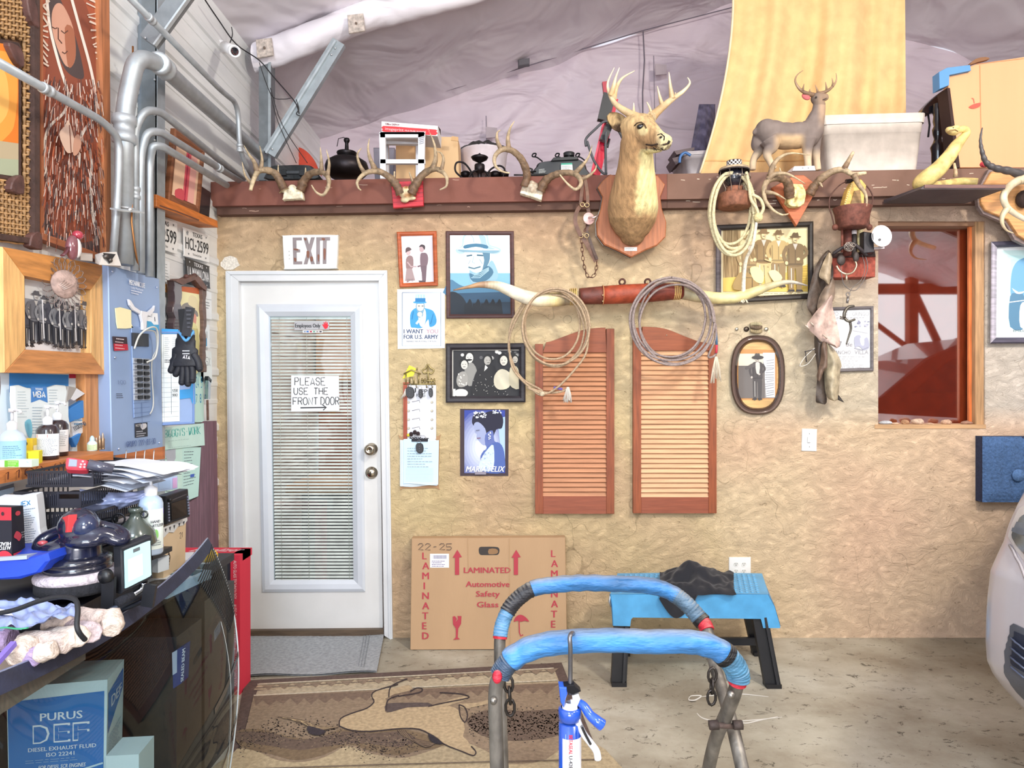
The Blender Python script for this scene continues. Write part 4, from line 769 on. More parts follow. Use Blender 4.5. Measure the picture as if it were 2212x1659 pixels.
b=B('33241f');b.slab(BW,[(x-3,y+2)for x,y in SHP],.09,.105);part(t,'dark_edge',b,'gloss')
b=B('a5643f');b.slab(BW,SHP,.10,.125,.006);part(t,'shield',b,'woodz')
b=B('e8e4dc',d=.127).slab(BW,[(1349,534),(1376,534),(1376,542),(1349,542)],.12,.127);b.scrib(BW,1351,536,1374,539,2,1,'7a7a7a');part(t,'label',b,'paper')
def e(px,py,d,rx,ry,rz):b.ball(W(px,py,d),(rx,ry,rz),20,14)
b=B('a9855c');rings=[(1366,522,.16,12,.04),(1366,505,.17,35,.07),(1366,480,.19,50,.10),(1367,450,.21,55,.12),(1368,420,.24,51,.125),(1371,390,.27,45,.12),(1373,360,.30,39,.11),(1374,335,.33,36,.10),(1374,310,.36,34,.09),(1374,285,.37,28,.07)]
def nk(u,v):
 f=u*(len(rings)-1);i=min(int(f),len(rings)-2);q=f-i;q=q*q*(3-2*q)*.5+q*.5;a,c=rings[i],rings[i+1]
 px,py,d,rx,ry=[a[k]*(1-q)+c[k]*q for k in range(5)];ang=2*pi*v;s=(YB-d)/FPX
 o=W(px,py,d);return o+V((math.cos(ang)*rx*s,math.sin(ang)*ry,0))
b.grid(lambda u,v:nk(v,u),32,40);b.ball(W(1366,512,.14),(.07,.07,.05));
e(1372,310,.36,.08,.075,.065)
b.tube(smooth([W(1366,288,.34),W(1376,282,.37),W(1388,285,.40),(W(1402,292,.44)),W(1416,299,.48),W(1430,305,.52),W(1440,309,.55)],5),lambda q:.090-.004*q-.040*ss(.2,.85,q)-.006*q,20)
b.tube(smooth([W(1378,300,.38),W(1395,313,.42),W(1412,318,.46),W(1430,318,.50)],5),lambda q:.052-.030*q,16)
e(1385,263,.38,.07,.06,.04)
def dcol(p):
 x,y=pxof(p);br,cr=hx('a8845c'),hx('e6d69a')
 c=mix(br,hx('c4a678'),ss(300,255,y))
 tl=1382-(y-330)*.09+6*NZ.noise(p*30)
 if y>322:c=mix(c,cr,ss(tl-5,tl+9,x)*ss(475,440,y+8*NZ.noise(p*40)))
 if y>470:c=mix(c,hx('8a6c48'),.5+.5*NZ.noise(p*35))
 if x>1415:c=mix(c,hx('e2d6a8'),ss(1412,1432,x)*.85)
 c=mix(c,hx('e0cf9a'),.7*ss(14,6,math.hypot(x-1389,(y-282))))
 if 312<y<325 and x>1394:c=mix(c,hx('4a3526'),ss(0,.5,NZ.noise(p*70)+.25)*.85)
 return c
HD=remesh(b,.007,'fur','head',t,dcol,8);sf=surf(HD)
b=B('120e0c').ball(sf(1384,274,-.007),(.021,.016,.015));part(t,'eye',b,'gloss')
b=B('5a432e').tube([sf(x,y,.002)for x,y in((1370,272),(1376,266),(1385,264),(1392,269),(1396,277))],.0038,6);part(t,'eyelid',b,'fur')
b=B('2c2018').ball(sf(1428,297,-.002),(.009,.008,.007));b.tube([sf(x,y,.001)for x,y in((1420,292),(1428,289),(1435,295),(1434,303))],.0035,6);part(t,'nostril',b,'matte')
b=B('3a2a20').tube([sf(x,y,.001)for x,y in((1443,310),(1434,312),(1420,311),(1408,314),(1396,312))],.0045,6);b.col('251c16').tube([sf(x,y,.0)for x,y in((1446,304),(1443,310))],.008,6);part(t,'mouth',b,'matte')
b=B('2a211c');[b.tube([sf(1411+i*4,318+(i%3)*2,.001),sf(1415+i*4,323+(i%2)*2,.001)],.0022,5)for i in range(6)];part(t,'mouth_stitch',b,'fur')
b=B('b09468')
def ear(u,v):
 q=V(W(1352,277,.36)).lerp(W(1315,247,.38),u);wd_=.040*math.sin(pi*min(1,.15+u*.83))**.6+.004;a=(v-.5)*pi*1.1
 return q+V((.63*math.sin(a)*wd_,math.cos(a)*wd_*.55,.78*math.sin(a)*wd_))
b.grid(ear,14,12);b.grid(lambda u,v:ear(u,v)+V((-.003,.006,.002)),14,12)
o=part(t,'ear',b,'fur');vcol(o,lambda p:mix(hx('b59a70'),hx('4c3826'),ss(.15,.45,.35+NZ.noise(p*28))if pxof(p)[0]<1342 else 0))
for sd in([([(1379,254,.40),(1352,241,.38),(1328,223,.36),(1316,200,.35),(1313,178,.36),(1327,146,.38)],.017,.001),([(1320,205,.36),(1326,185,.39),(1330,168,.40),(1338,146,.41)],.012,.001),([(1325,212,.36),(1331,190,.34),(1344,169,.32),(1371,153,.3)],.013,.001),([(1369,248,.39),(1369,235,.41),(1369,222,.42)],.008,.001)],[([(1408,252,.40),(1430,232,.37),(1452,214,.35),(1475,198,.34),(1490,180,.35),(1485,167,.36)],.018,.001),([(1431,229,.37),(1425,208,.39),(1420,186,.4)],.010,.001),([(1452,213,.35),(1448,186,.37),(1445,156,.38)],.012,.001),([(1408,250,.4),(1404,234,.41),(1397,220,.41)],.008,.001),([(1459,207,.35),(1459,199,.35)],.005,.001)]):
 b=B()
 for i,(pts,r0,r1)in enumerate(sd):beam(b,pts,r0,r1,.36,knob=.12,c0='b78f5c',c1='eee0bc')
 part(t,'antler',b,'horn')
t=thing('longhorn_mount','long pair of steer horns joined by laced red-brown leather, across the wall','horns',W(1360,655,0))
LH=[(979,627,.30,.003,'8a6a50'),(1012,620,.28,.009,'a9855e'),(1040,615,.26,.017,'a8876a'),(1073,617,.24,.025,'e6dcc0'),(1100,627,.22,.032,'f0e8d0'),(1130,640,.2,.038,'f2ead4'),(1162,647,.18,.041,'ece0bc'),(1195,647,.16,.040,'d8c48c'),(1215,645,.15,.040,'8c7c64'),(1237,642,.14,.041,'b0a486')]
RH=[(1468,629,.14,.042,'b8a888'),(1490,634,.14,.041,'a89c7c'),(1510,639,.15,.037,'c4b890'),(1540,643,.17,.033,'ddcf94'),(1575,644,.19,.031,'e2d498'),(1600,640,.2,.030,'d8ca90'),(1631,630,.22,.027,'d2c48e'),(1669,616,.25,.019,'c8bc92'),(1707,609,.28,.011,'b8b0a0'),(1744,617,.31,.003,'6c6468')]
for H in(LH,RH):
 P3=smooth([W(a[0],a[1],a[2])for a in H],5);rr=[];cc=[]
 for i in range(len(H)-1):
  for j in range(5):q=j/5;rr.append(H[i][3]*(1-q)+H[i+1][3]*q);cc.append(mix(hx(H[i][4]),hx(H[i+1][4]),q))
 rr.append(H[-1][3]);cc.append(hx(H[-1][4]));b=B();b.tube(P3,rr,16)
 for i in range(len(b.f)-2):b.fc[i]=cc[min(len(cc)-1,i//16)]
 part(t,'horn',b,'horn')
ctr=lambda x:641-(x-1237)*.052
for a,c,col in((1252,1302,'6c3428'),(1302,1398,'a04428'),(1398,1474,'7a3424')):
 b=B(col);b.tube([W(a+(c-a)*k/6,ctr(a+(c-a)*k/6),.14)for k in range(7)],lambda q,a=a,c=c:.044+.010*math.sin(pi*max(0,min(1,((a+(c-a)*q)-1240)/240))),20);part(t,'leather_wrap',b,'leather')
for x in(1232,1236,1240,1244,1455,1459,1463,1467):part(t,'cord',B('d8b870').ring(W(x,ctr(x),.14),(1,0,0),.0455,.0035,24,6),'rope')
for x in(1302,1398):
 b=B('c48a5c');b.ring(W(x,ctr(x),.14),(1,0,0),.0535,.003,24,5);part(t,'seam',b,'leather')
 for k in range(3):part(t,'stud',B('d8c8a0').ball(W(x,ctr(x)+(k-1)*13,.14+.052*math.cos((k-1)*.8)),.004,8,5),'metal')
for x in(1344,1399):part(t,'hanger',B('5a3a30').ring(W(x,609,.13),(0,1,.3),.016,.006,16,6),'rust')
def coil(name,label,loops,r,col,extra=None,kindm='rope',cat='rope',group=None):
 c=sum((W(*l)for l in loops[0]),V())/len(loops[0]);t=thing(name,label,cat,c,group)
 for lp in loops:
  b=B(col);P3=smooth([W(*q)for q in lp],9);n=len(P3)
  b.tube(P3,r,7);part(t,'strand',b,kindm)
 if extra:extra(t)
 return t
def oval(cx,cy,rx,ry,d,n=14,a0=0,rot=0,jx=3):return[(cx+rx*math.cos(a)*(1)+R.uniform(-jx,jx)*.4,cy+ry*math.sin(a)+R.uniform(-jx,jx)*.4,d+.008*math.sin(a*2+cx))for a in[a0+2*pi*i/n for i in range(n+1)]]
def tass(t,px,py,d,L,w,col):
 b=B(col)
 for i in range(26):
  a=R.uniform(-1,1);b.tube([W(px+a*2,py,d),W(px+a*w*.7,py+L*.5,d+R.uniform(-.01,.01)),W(px+a*w+R.uniform(-2,2),py+L*R.uniform(.8,1.05),d+R.uniform(-.01,.01))],.0022,4)
 part(t,'tassel',b,'cloth',kind_prop='stuff')
coil('lariat','tan lariat coiled over the left steer horn with white tassel end',[oval(1199,709,71,82,.22,a0=-1.7),oval(1196,714,66,76,.20),oval(1201,706,73,83,.24),oval(1193,702,60,74,.19),[(1186,627,.2),(1225,634,.22),(1256,668,.23),(1269,715,.23),(1266,762,.23),(1240,800,.22),(1205,836,.2),(1176,851,.18),(1150,842,.17),(1142,838,.17),(1178,848,.17),(1212,846,.17),(1227,838,.16)],[(1186,630,.2),(1148,644,.18),(1115,690,.17),(1099,740,.16),(1106,780,.15),(1128,818,.15),(1168,842,.16),(1172,853,.17),(1155,846,.17),(1110,800,.16),(1100,750,.15),(1104,700,.16),(1130,655,.18)]],.0062,'b9a083',lambda t:(part(t,'knot',B('d0c0a4').ball(W(1171,851,.18),(.016,.012,.014),8,6),'rope'),part(t,'purple_whipping',B('7464b4').tube([W(1196,837,.165),W(1215,841,.165)],.0075,8),'cloth'),tass(t,1227,836,.17,33,10,'ddd6cc')),group='coiled lariats')
coil('lariat','grey lariat coiled over the right end of the leather wrap, tassel hanging right',[oval(1452,693,91,94,.26,a0=-1.6),oval(1450,690,86,90,.24),oval(1455,697,88,92,.28),oval(1447,686,78,86,.22),oval(1452,690,72,84,.20),oval(1462,700,80,86,.23),[(1470,612,.2),(1515,640,.2),(1542,690,.2),(1545,730,.2),(1530,770,.2),(1548,760,.18),(1546,700,.18)]],.0062,'9b8c88',lambda t:(part(t,'blue_thread',B('4a6c8c').tube([W(1546,715,.19),W(1548,745,.19)],.007,8),'cloth'),part(t,'red_thread',B('c83a4a').tube([W(1548,745,.19),W(1547,763,.19)],.007,8),'cloth'),tass(t,1547,770,.19,56,12,'d9cdb8')),group='coiled lariats')
t=thing('railroad_lantern','rusty railroad lantern with wire cage, hanging with rope from the fascia','lantern',W(1586,450,.2))
dL=.22;o=W(1586,450,dL);S=(YB-dL)/FPX
def z_(py):return(450-py)*S
b=B('8a5a44').lathe([(0,0),(.078,0),(.086,.006),(.089,z_(421)),(.084,z_(419)),(.05,z_(418)),(.046,z_(416)),(.046,z_(405)),(.030,z_(403)),(.024,z_(398)),(0,z_(398))],o,seg=28);part(t,'oil_pot',b,'rust')
b=B('20202a').lathe([(.03,z_(403)),(.05,z_(395)),(.058,z_(385)),(.054,z_(374)),(.046,z_(370))],o,seg=24);part(t,'globe',b,'gloss')
b=B('3a3030').lathe([(.084,z_(372)),(.080,z_(366)),(.045,z_(361)),(.0405,z_(360)),(.0405,z_(348)),(0,z_(347))],o,seg=28);part(t,'hood',b,'rust')
b=B('e6e2dc');b.d=0
for k in range(24):
 for j in range(3):
  if(k+j)%2:
   a=2*pi*k/24;a2=2*pi*(k+1)/24;r=.0412;z0,z1=z_(349+j*4),z_(353+j*4);b.add([o+V((r*math.cos(a),r*math.sin(a),z0)),o+V((r*math.cos(a2),r*math.sin(a2),z0)),o+V((r*math.cos(a2),r*math.sin(a2),z1)),o+V((r*math.cos(a),r*math.sin(a),z1))],[(0,1,2,3)])
part(t,'checker_band',b,'paintedsteel')
b=B('b8a488').lathe([(.083,z_(369)),(.079,z_(364)),(.05,z_(361))],o,seg=28);part(t,'hood_rim',b,'rust')
for k in range(8):
 a=2*pi*k/8+.2;c,s_=math.cos(a),math.sin(a);part(t,'cage_wire',B('8a7c70').tube([o+V((c*.080,s_*.080,z_(369))),o+V((c*.086,s_*.086,z_(385))),o+V((c*.062,s_*.062,z_(400))),o+V((c*.05,s_*.05,z_(409))),o+V((c*.056,s_*.056,z_(418)))],.0022,5),'metal')
part(t,'cage_ring',B('a09488').ring(o+V((0,0,z_(386))),(0,0,1),.086,.0025,28,5),'metal')
coil('cotton_rope','cream rope coiled around the caged lantern with frayed knot at right',[oval(1583,462,50,90,.26,a0=-1.5),oval(1580,458,47,86,.24),oval(1587,455,45,82,.23),oval(1585,464,44,88,.27),oval(1578,452,43,76,.22),[(1612,372,.28),(1618,400,.3),(1622,430,.3),(1634,450,.3),(1640,470,.3)],[(1624,420,.3),(1642,430,.3),(1649,450,.3),(1640,468,.3)]],.0088,'d9cda4',lambda t:(part(t,'knot',B('d8c894').ball(W(1638,470,.3),(.026,.02,.024),10,7),'rope'),part(t,'frayed_strand',B('e4dcc8').tube(tp([(1634,480,.29),(1626,530,.27),(1612,560,.22),(1607,600,.2),(1606,640,.22)],10),lambda q:.008+.004*q,8),'rope'),tass(t,1606,640,.21,14,10,'e4dcc4')))
t=thing('leather_bridle','brown leather bridle with round metal disc and chain, left of the deer head','bridle',W(1262,500,.1))
def strap(b,pts,w,d=None,th=.004):
 P3=tp(pts,6,W,d);n=len(P3);vs=[];side=V((1,0,0))
 for i,p in enumerate(P3):
  tg=(P3[min(n-1,i+1)]-P3[max(0,i-1)]).normalized();s=tg.cross(V((0,1,0))).normalized()*w/2;vs+=[p-s,p+s,p+s+V((0,th,0)),p-s+V((0,th,0))]
 b.add(vs,[(i*4+k,i*4+(k+1)%4,i*4+4+(k+1)%4,i*4+4+k)for i in range(n-1)for k in range(4)]+[(0,1,2,3),((n-1)*4+3,(n-1)*4+2,(n-1)*4+1,(n-1)*4)]);return b
for pts,w,c in(([(1260,378,.13),(1257,410,.13),(1254,442,.12)],.018,'6d4c3c'),([(1262,378,.14),(1268,410,.14),(1270,442,.13)],.018,'75533f'),([(1260,440,.12),(1247,455,.14),(1243,480,.15),(1255,510,.14)],.022,'6b4a3c'),([(1268,442,.12),(1273,470,.13),(1266,500,.12)],.020,'5c4034'),([(1254,508,.12),(1270,530,.12),(1288,565,.10)],.026,'6d4c3c'),([(1268,500,.12),(1280,535,.12),(1290,560,.11)],.016,'4c362c')):
 part(t,'strap',strap(B(c),pts,w),'leather')
for x,y in((1258,442),(1268,443),(1255,509),(1267,509)):part(t,'buckle',B('c0a880').ring(W(x,y,.135),(0,1,0),.012,.0028,14,5),'metal')
part(t,'disc',B('e0b8b4').lathe([(0,.006),(.03,.004),(.034,0)],W(1272,472,.15),(.3,-1,0),20,1),'paintedsteel')
part(t,'shank',B('d8c4c0').tube([W(1272,470,.16),W(1283,470,.19),W(1292,465,.18)],.006,7),'metal')
def chain(t,pts,L=.016,r=.0022,col='6b4a40',m=W,wd=.5):
 P3=smooth([m(*q)for q in pts],12);acc=0;k=0
 for i in range(1,len(P3)):
  acc+=(P3[i]-P3[i-1]).length
  if acc>=L*1.35:
   acc=0;tg=(P3[i]-P3[max(0,i-3)]).normalized();u=V((0,1,0))if k%2 else tg.cross(V((0,1,0))).normalized();u=(u-tg*u.dot(tg)).normalized();c=P3[i]
   part(t,'link',B(col).tube([c+tg*math.cos(a)*L+u*math.sin(a)*L*wd for a in[2*pi*j/10 for j in range(10)]],r,5,closed=True),'metal');k+=1
chain(t,[(1256,512,.12),(1258,545,.11),(1262,575,.10),(1270,597,.09),(1282,596,.09),(1288,580,.10),(1289,565,.1)])
chain(t,[(1270,478,.13),(1262,500,.13)],.010)
t=thing('iron_pot','rusty iron pot with springy wire handle hanging above the reflector lamp','pot',W(1841,495,.2))
dL=.22;o=W(1841,493,dL);S=(YB-dL)/FPX
b=B('77483c').lathe([(0,0),(.074,0),(.08,.006),(.09,30*S),(.099,42*S),(.101,44*S),(.096,44*S),(.085,30*S),(.07,.012),(0,.012)],o,seg=28);part(t,'bowl',b,'rust')
b=B('5a3c34').tube(tp([(1803,493,.22),(1798,470,.22),(1791,444,.22),(1796,420,.22),(1820,396,.22),(1850,391,.22),(1872,402,.22),(1885,424,.22),(1882,450,.22),(1877,470,.22),(1879,488,.22)],8),.0035,6);part(t,'handle',b,'rust')
b=B('3a3232');[b.ring(W(1828+k*2.6,392-k*.3,.22),(1,0,.1),.010,.0025,12,5)for k in range(9)];part(t,'grip_spring',b,'metal')
for x in(1804,1878):b=B('6c4034').ball(W(x,491,.22),(.018,.014,.018),8,6);part(t,'lug',b,'rust')
t=thing('wooden_block_toy','carved yellow wooden piece with toothed edge standing in the iron pot','carving',W(1843,448,.2))
b=B('d8b05c').slab((W,BW[1]),[(1821,449),(1832,410),(1842,392),(1860,386),(1872,400),(1868,420),(1866,449)],.19,.24,.004);part(t,'body',b,'wood')
b=B('8a6a3c');b.slab(BW,[(1836,446),(1846,412),(1858,410),(1862,446)],.238,.246);part(t,'inset',b,'wood')
for k in range(12):part(t,'tooth',B('f0dc98').ball(W(1824+k*1.5,445-k*4.3,.243),.005,6,4),'wood')
t=thing('mining_lamp','small lamp with round silver reflector on black battery box, beside the red window','lamp',W(1880,545,.15))
b=B('f0f0f0').lathe([(0,-.03),(.02,-.022),(.045,.0),(.057,.022),(.060,.024),(.057,.018),(.045,-.004),(.02,-.03),(0,-.034)],W(1899,512,.20),(.12,-1,.05),28);part(t,'reflector',b,'galv')
b=B('4a4a4e').ball(W(1900,518,.21),(.008,.01,.008),8,6);part(t,'bulb',b,'gloss')
b=B('1e1c22').slab(BW,[(1866,500),(1887,503),(1889,545),(1866,547)],.10,.20,.004);part(t,'battery_box',b,'plastic')
b=B('b8b0b0').slab(BW,[(1886,534),(1911,532),(1911,537),(1886,539)],.14,.2,.001);part(t,'bracket',b,'metal')
t=thing('rusty_can','rusty tube and rods hanging under the iron pot','pipe',W(1830,550,.15))
b=B('6a3a30').tube([W(1831,493,.17),W(1831,552,.17)],.024,16);part(t,'tube',b,'rust')
b=B('7c4638').tube([W(1819,486,.20),W(1819,545,.20)],.007,8);part(t,'rod',b,'rust')
b=B('c8c0c0').tube([W(1845,498,.19),W(1845,506,.19)],.014,10);b.col('2c2624').tube([W(1845,506,.19),W(1844,555,.19)],.012,10);part(t,'rubber_rod',b,'rubber')
b=B('d8cc9c').tube([W(1858,496,.14),W(1858,545,.14)],.016,12);part(t,'pale_rod',b,'bone')
t=thing('metal_box','flat rusty red metal box on the wall behind the bit and spur','box',W(1844,598,0))
b=B('9c4a3a').slab(BW,[(1795,556),(1892,553),(1891,598),(1797,600)],.001,.10,.004);part(t,'body',b,'rust')
b=B('3c2824').slab(BW,[(1797,548),(1890,540),(1892,554),(1795,557)],.02,.11,.002);part(t,'lid',b,'rust')
t=thing('riding_bit','tangle of grey bit, leather blinders and curved spur over the rusty box','bit',W(1836,580,.2))
for k in range(9):a=k*.7;part(t,'ring',B('9a9088').ring(W(1835+9*math.cos(a)*(.4+k*.08),534+8*math.sin(a)*(.4+k*.07),.22+.004*k),(R.uniform(-.5,.5),-1,R.uniform(-.5,.5)),.012,.0026,14,5),'metal')
for x,y,rx in((1817,562,.024),(1849,555,.018)):b=B('3a302c').ball(W(x,y,.2),(rx,.012,.03),12,8);part(t,'blinder',b,'leather')
b=B('c8b49c').tube(tp([(1807,574,.2),(1814,585,.21),(1828,592,.22),(1842,588,.21),(1850,574,.2),(1847,563,.2)],6),.0055,8);b.tube([W(1828,592,.22),W(1829,606,.23)],.006,7);part(t,'spur',b,'metal')
b=B('30282a').tube(tp([(1800,548,.18),(1815,538,.2),(1840,527,.2),(1856,536,.2),(1872,552,.18)],6),.010,8);part(t,'headstall',b,'leather')
t=thing('wire_loop','thin wire loop with clip and curved steel hook hanging over the framed poster','hook',W(1835,640,.15))
b=B('7a7674').tube(tp([(1815,560,.17),(1819,600,.17),(1826,618,.17),(1845,628,.17),(1862,612,.17),(1874,580,.17),(1870,555,.17),(1862,545,.17)],8),.0022,5);b.tube(tp([(1862,548,.16),(1868,580,.16),(1860,605,.16),(1843,620,.16),(1833,636,.16)],8),.0018,5);part(t,'wire',b,'metal')
b=B('8a8684').ring(W(1832,636,.16),(0,1,0),.011,.0028,14,5,1);b.tube([W(1832,642,.16),W(1830,655,.16)],.007,8);part(t,'clip',b,'metal')
b=B('6a665e').tube(tp([(1845,661,.16),(1832,664,.16),(1824,676,.16),(1825,688,.16),(1834,694,.17),(1847,690,.17)],7),lambda q:.0095*(1-.6*abs(q-.4)),7);b.tube(tp([(1836,695,.16),(1838,710,.16),(1833,728,.16),(1828,744,.16)],6),lambda q:.008*(1-.5*q),7);part(t,'hook',b,'metal')
for y in(686,690):part(t,'prong',B('7a766e').tube([W(1826,y,.17),W(1815,y-2,.19)],.004,6),'metal')
t=thing('leather_chaps','worn grey and brown leather chaps with pinkish patch hanging beside the poster','chaps',W(1782,870,.05))
def hide(name,pts,d,col,th=.008,puff=.02,fold=.012,fr=.12):
 """a soft piece of leather: outline in pixels, surface buckled"""
 pts=sm2(pts,3)if len(pts)>6 else pts
 xs=[p[0]for p in pts];ys=[p[1]for p in pts];x0,x1,y0,y1=min(xs),max(xs),min(ys),max(ys)
 n=36;rows=[]
 for j in range(n+1):
  y=y0+(y1-y0)*(j+.001)/(n+.002);cr=[]
  for i in range(len(pts)):
   a,c=pts[i],pts[(i+1)%len(pts)]
   if(a[1]<=y<c[1])or(c[1]<=y<a[1]):cr.append(a[0]+(c[0]-a[0])*(y-a[1])/(c[1]-a[1]))
  if len(cr)>=2:rows.append((y,min(cr),max(cr)))
 K=12;b=B(col)
 def f(u,v,off=0):
  y,xa,xb=rows[min(len(rows)-1,int(v*(len(rows)-1)+.5))];x=xa+(xb-xa)*u
  return W(x,y,d+off*th+puff*math.sin(pi*u)+fold*math.sin(x*fr+y*.03+d*50)+.01*NZ.noise(V((x*.08,y*.05,d*9))))
 b.grid(lambda u,v:f(u,v,1),K,len(rows)-1);b.grid(lambda u,v:f(1-u,v,0),K,len(rows)-1)
 return part(t,name,b,'leather')
hide('dark_leg',[(1790,540),(1770,560),(1757,590),(1748,625),(1743,660),(1752,678),(1760,690),(1772,670),(1790,650),(1800,600),(1798,560)],.10,'4e4036')
hide('tan_flap',[(1790,545),(1798,556),(1795,580),(1794,600),(1790,615),(1781,606),(1769,597),(1775,575)],.15,'a8967c',puff=.01)
hide('strap_bundle',[(1799,600),(1804,625),(1800,650),(1780,665),(1765,668),(1770,640),(1782,620)],.13,'8a7868')
hide('pink_patch',[(1797,636),(1798,662),(1806,690),(1814,730),(1812,752),(1796,746),(1778,740),(1758,722),(1742,706),(1750,690),(1770,664)],.14,'cbb0a4',puff=.03)
hide('lower_leg',[(1783,742),(1798,750),(1812,770),(1818,790),(1815,800),(1812,850),(1808,866),(1790,862),(1782,840),(1780,790)],.11,'b5a88c',puff=.045,fold=.01)
hide('lower_leg',[(1760,720),(1772,740),(1785,745),(1780,800),(1786,862),(1782,874),(1772,868),(1762,866),(1766,800),(1760,760)],.10,'4a3f38',puff=.02)
hide('strip',[(1776,740),(1786,745),(1787,790),(1780,800),(1770,824),(1764,812),(1772,780)],.16,'6b5546',puff=.01)
hide('end_flap',[(1808,850),(1814,856),(1824,870),(1806,862)],.12,'2e2824',puff=.005)
b=B('d8d4cc').tube(tp([(1760,752,.12),(1740,770,.12),(1728,790,.11),(1745,786,.11),(1762,764,.12)],6),.002,5);b.col('3a3434').tube(tp([(1760,755,.12),(1738,760,.12)],4),.003,5);b.tube([W(1740,758,.12),W(1742,782,.12)],.003,5);part(t,'lace',b,'cloth')
for x,y in((1744,706),(1782,726),(1755,700)):part(t,'tie',B('c8b8a8').tube([W(x-5,y-4,.17),W(x,y,.18),W(x+4,y+5,.17)],.004,6),'leather')
t=thing('horn_plaque','large wooden plaque with twisted dark horn and pale antlers at the right edge','antlers',W(2190,510,.08))
b=B('7c6c68').slab(BW,[(2136,366),(2260,366),(2260,545),(2212,528),(2192,518),(2172,482),(2124,462),(2113,446),(2110,414)],.09,.115);part(t,'rim',b,'wood')
b=B('d09a62').slab(BW,[(2143,370),(2260,370),(2260,535),(2216,518),(2200,508),(2178,474),(2130,454),(2121,440),(2118,414)],.11,.135,.004);part(t,'board',b,'wood')
b=B();beam(b,[(2214,388,.28),(2196,392,.3),(2179,405,.32),(2168,425,.33),(2174,446,.33),(2190,460,.32),(2214,474,.3)],.017,.008,.3,c0='c8b898',c1='e8dcc0');beam(b,[(2176,450,.33),(2166,465,.33),(2165,482,.33),(2174,497,.32),(2190,504,.3)],.013,.001,.3,c0='c8b898');beam(b,[(2200,392,.3),(2230,380,.3),(2260,390,.3)],.015,.01,.3,c0='c8b898');part(t,'antler',b,'horn')
b=B('4f4c4c');P3=tp([(2122,276,.30),(2118,300,.30),(2121,325,.3),(2130,350,.29),(2150,363,.28),(2190,372,.26),(2240,392,.22)],12)
b.tube(P3,lambda q:(.003+.022*q)*(1+.10*math.sin(q*75)),12);part(t,'horn',b,'horn')
b=B('3a2c28').ball(W(2212,430,.16),(.04,.04,.05));part(t,'skull_fur',b,'fur')
def P_(px,py,Y):return P(px,py,Y)
def skew(b,m,pts,Y0,Y1,bev=0):
 """solid whose front outline is given at depth Y0 and which runs straight back to Y1"""
 return b.slab((lambda x,y,d=0:P(x,y,Y0),V((0,-1,0))),pts,Y0-Y1,0,bev)
def blk(b,pts,Y0,dep,bev=0):return b.slab((lambda x,y,d=0:P(x,y,Y0-d),V((0,-1,0))),pts,-dep,0,bev)
lofty=lambda px:386-(px-560)*.0085
t=thing('steel_column','galvanised steel post with diagonal brace rising from the loft at left','post',P(572,388,4.5))
b=B('7c8286');blk(b,[(559,130),(584,130),(584,390),(559,390)],4.46,.09,.003);part(t,'post',b,'galv')
b=B('aab2b6');blk(b,[(579,132),(585,132),(585,390),(579,390)],4.455,.004);part(t,'flange',b,'galv')
b=B('a4acb0');b.bar(P(583,334,4.40),P(733,92,4.40),.085,.04,(0,-1,0));part(t,'brace',b,'galv')
b=B('bcc4c8');b.bar(P(575,331,4.37),P(725,89,4.37),.012,.02,(0,-1,0));part(t,'brace_lip',b,'galv')
for x,y in((588,322),(724,104),(716,118)):part(t,'bolt',B('d0d4d6').ball(P(x,y,4.375),.007,7,5),'metal')
t=thing('cable_bundle','thin black wires draped from the camera over the post and brace','wire',P(620,250,4.35))
for pts,w in(([(443,0),(470,40),(510,95),(560,130),(590,165),(625,205),(640,225),(646,245)],.004),([(560,135),(575,180),(590,210),(612,214),(628,212)],.0025),([(584,200),(600,262),(640,352)],.0025),([(584,190),(610,270),(664,352)],.0025),([(640,215),(645,235),(640,246),(648,250)],.003),([(500,58),(502,75),(497,92)],.003)):
 part(t,'wire',B('1c1a1e').tube(smooth([P(x,y,4.36 if x>520 else 1500*-1.66/(x-1106))for x,y in pts],5),w,5),'plastic')
t=thing('security_camera','white bullet security camera under the roof edge on the left wall','camera',Lf(478,105,0))
o=Lf(478,100,.0);b=B('e8e8ea').lathe([(0,.02),(.032,.018),(.036,0)],o,(1,0,0),20);part(t,'base',b,'paintedsteel')
q=P(507,111,3.78);a=P(486,101,3.98);b=B('d8d8dc').tube([o+V((.02,0,0)),a],.008,8);part(t,'arm',b,'paintedsteel')
b=B('eaeaec').tube([a,q],.030,18);part(t,'body',b,'paintedsteel');dr_=(q-a).normalized()
b=B('e4e4e6').lathe([(.031,-.03),(.033,.004),(.024,.006),(.022,-.004),(0,-.004)],q,dr_,20);part(t,'shroud',b,'paintedsteel')
b=B('1e1e24').lathe([(0,.002),(.021,.0)],q+dr_*.001,dr_,16);part(t,'lens',b,'gloss')
for k in range(10):part(t,'infrared_led',B('8a3a3a').ball(q+dr_*.003+(V((0,0,1))*math.cos(k*.628)+dr_.cross(V((0,0,1)))*math.sin(k*.628))*.016,.0025,6,4),'gloss')
b=B('d8513a');blk(b,sm2([(612,392),(612,335),(622,318),(645,317),(668,332),(684,358),(690,392)],4),5.6,.03,.006)
t=thing('red_sled','red rounded plastic shape standing behind the black case on the loft','sled',P(650,392,5.6));part(t,'shell',b,'plastic')
b=B('4a3a3a');blk(b,sm2([(606,392),(606,334),(616,316),(622,316),(612,334),(612,392)],3),5.58,.03);part(t,'rim',b,'plastic')
t=thing('tool_case','low black plastic case on the loft behind the leftmost antlers','case',P(625,390,4.4))
b=B('1f2326');blk(b,sm2([(577,388),(575,372),(585,358),(600,356),(650,355),(672,358),(683,372),(685,387)],3),4.35,.35,.012);part(t,'lid',b,'gloss')
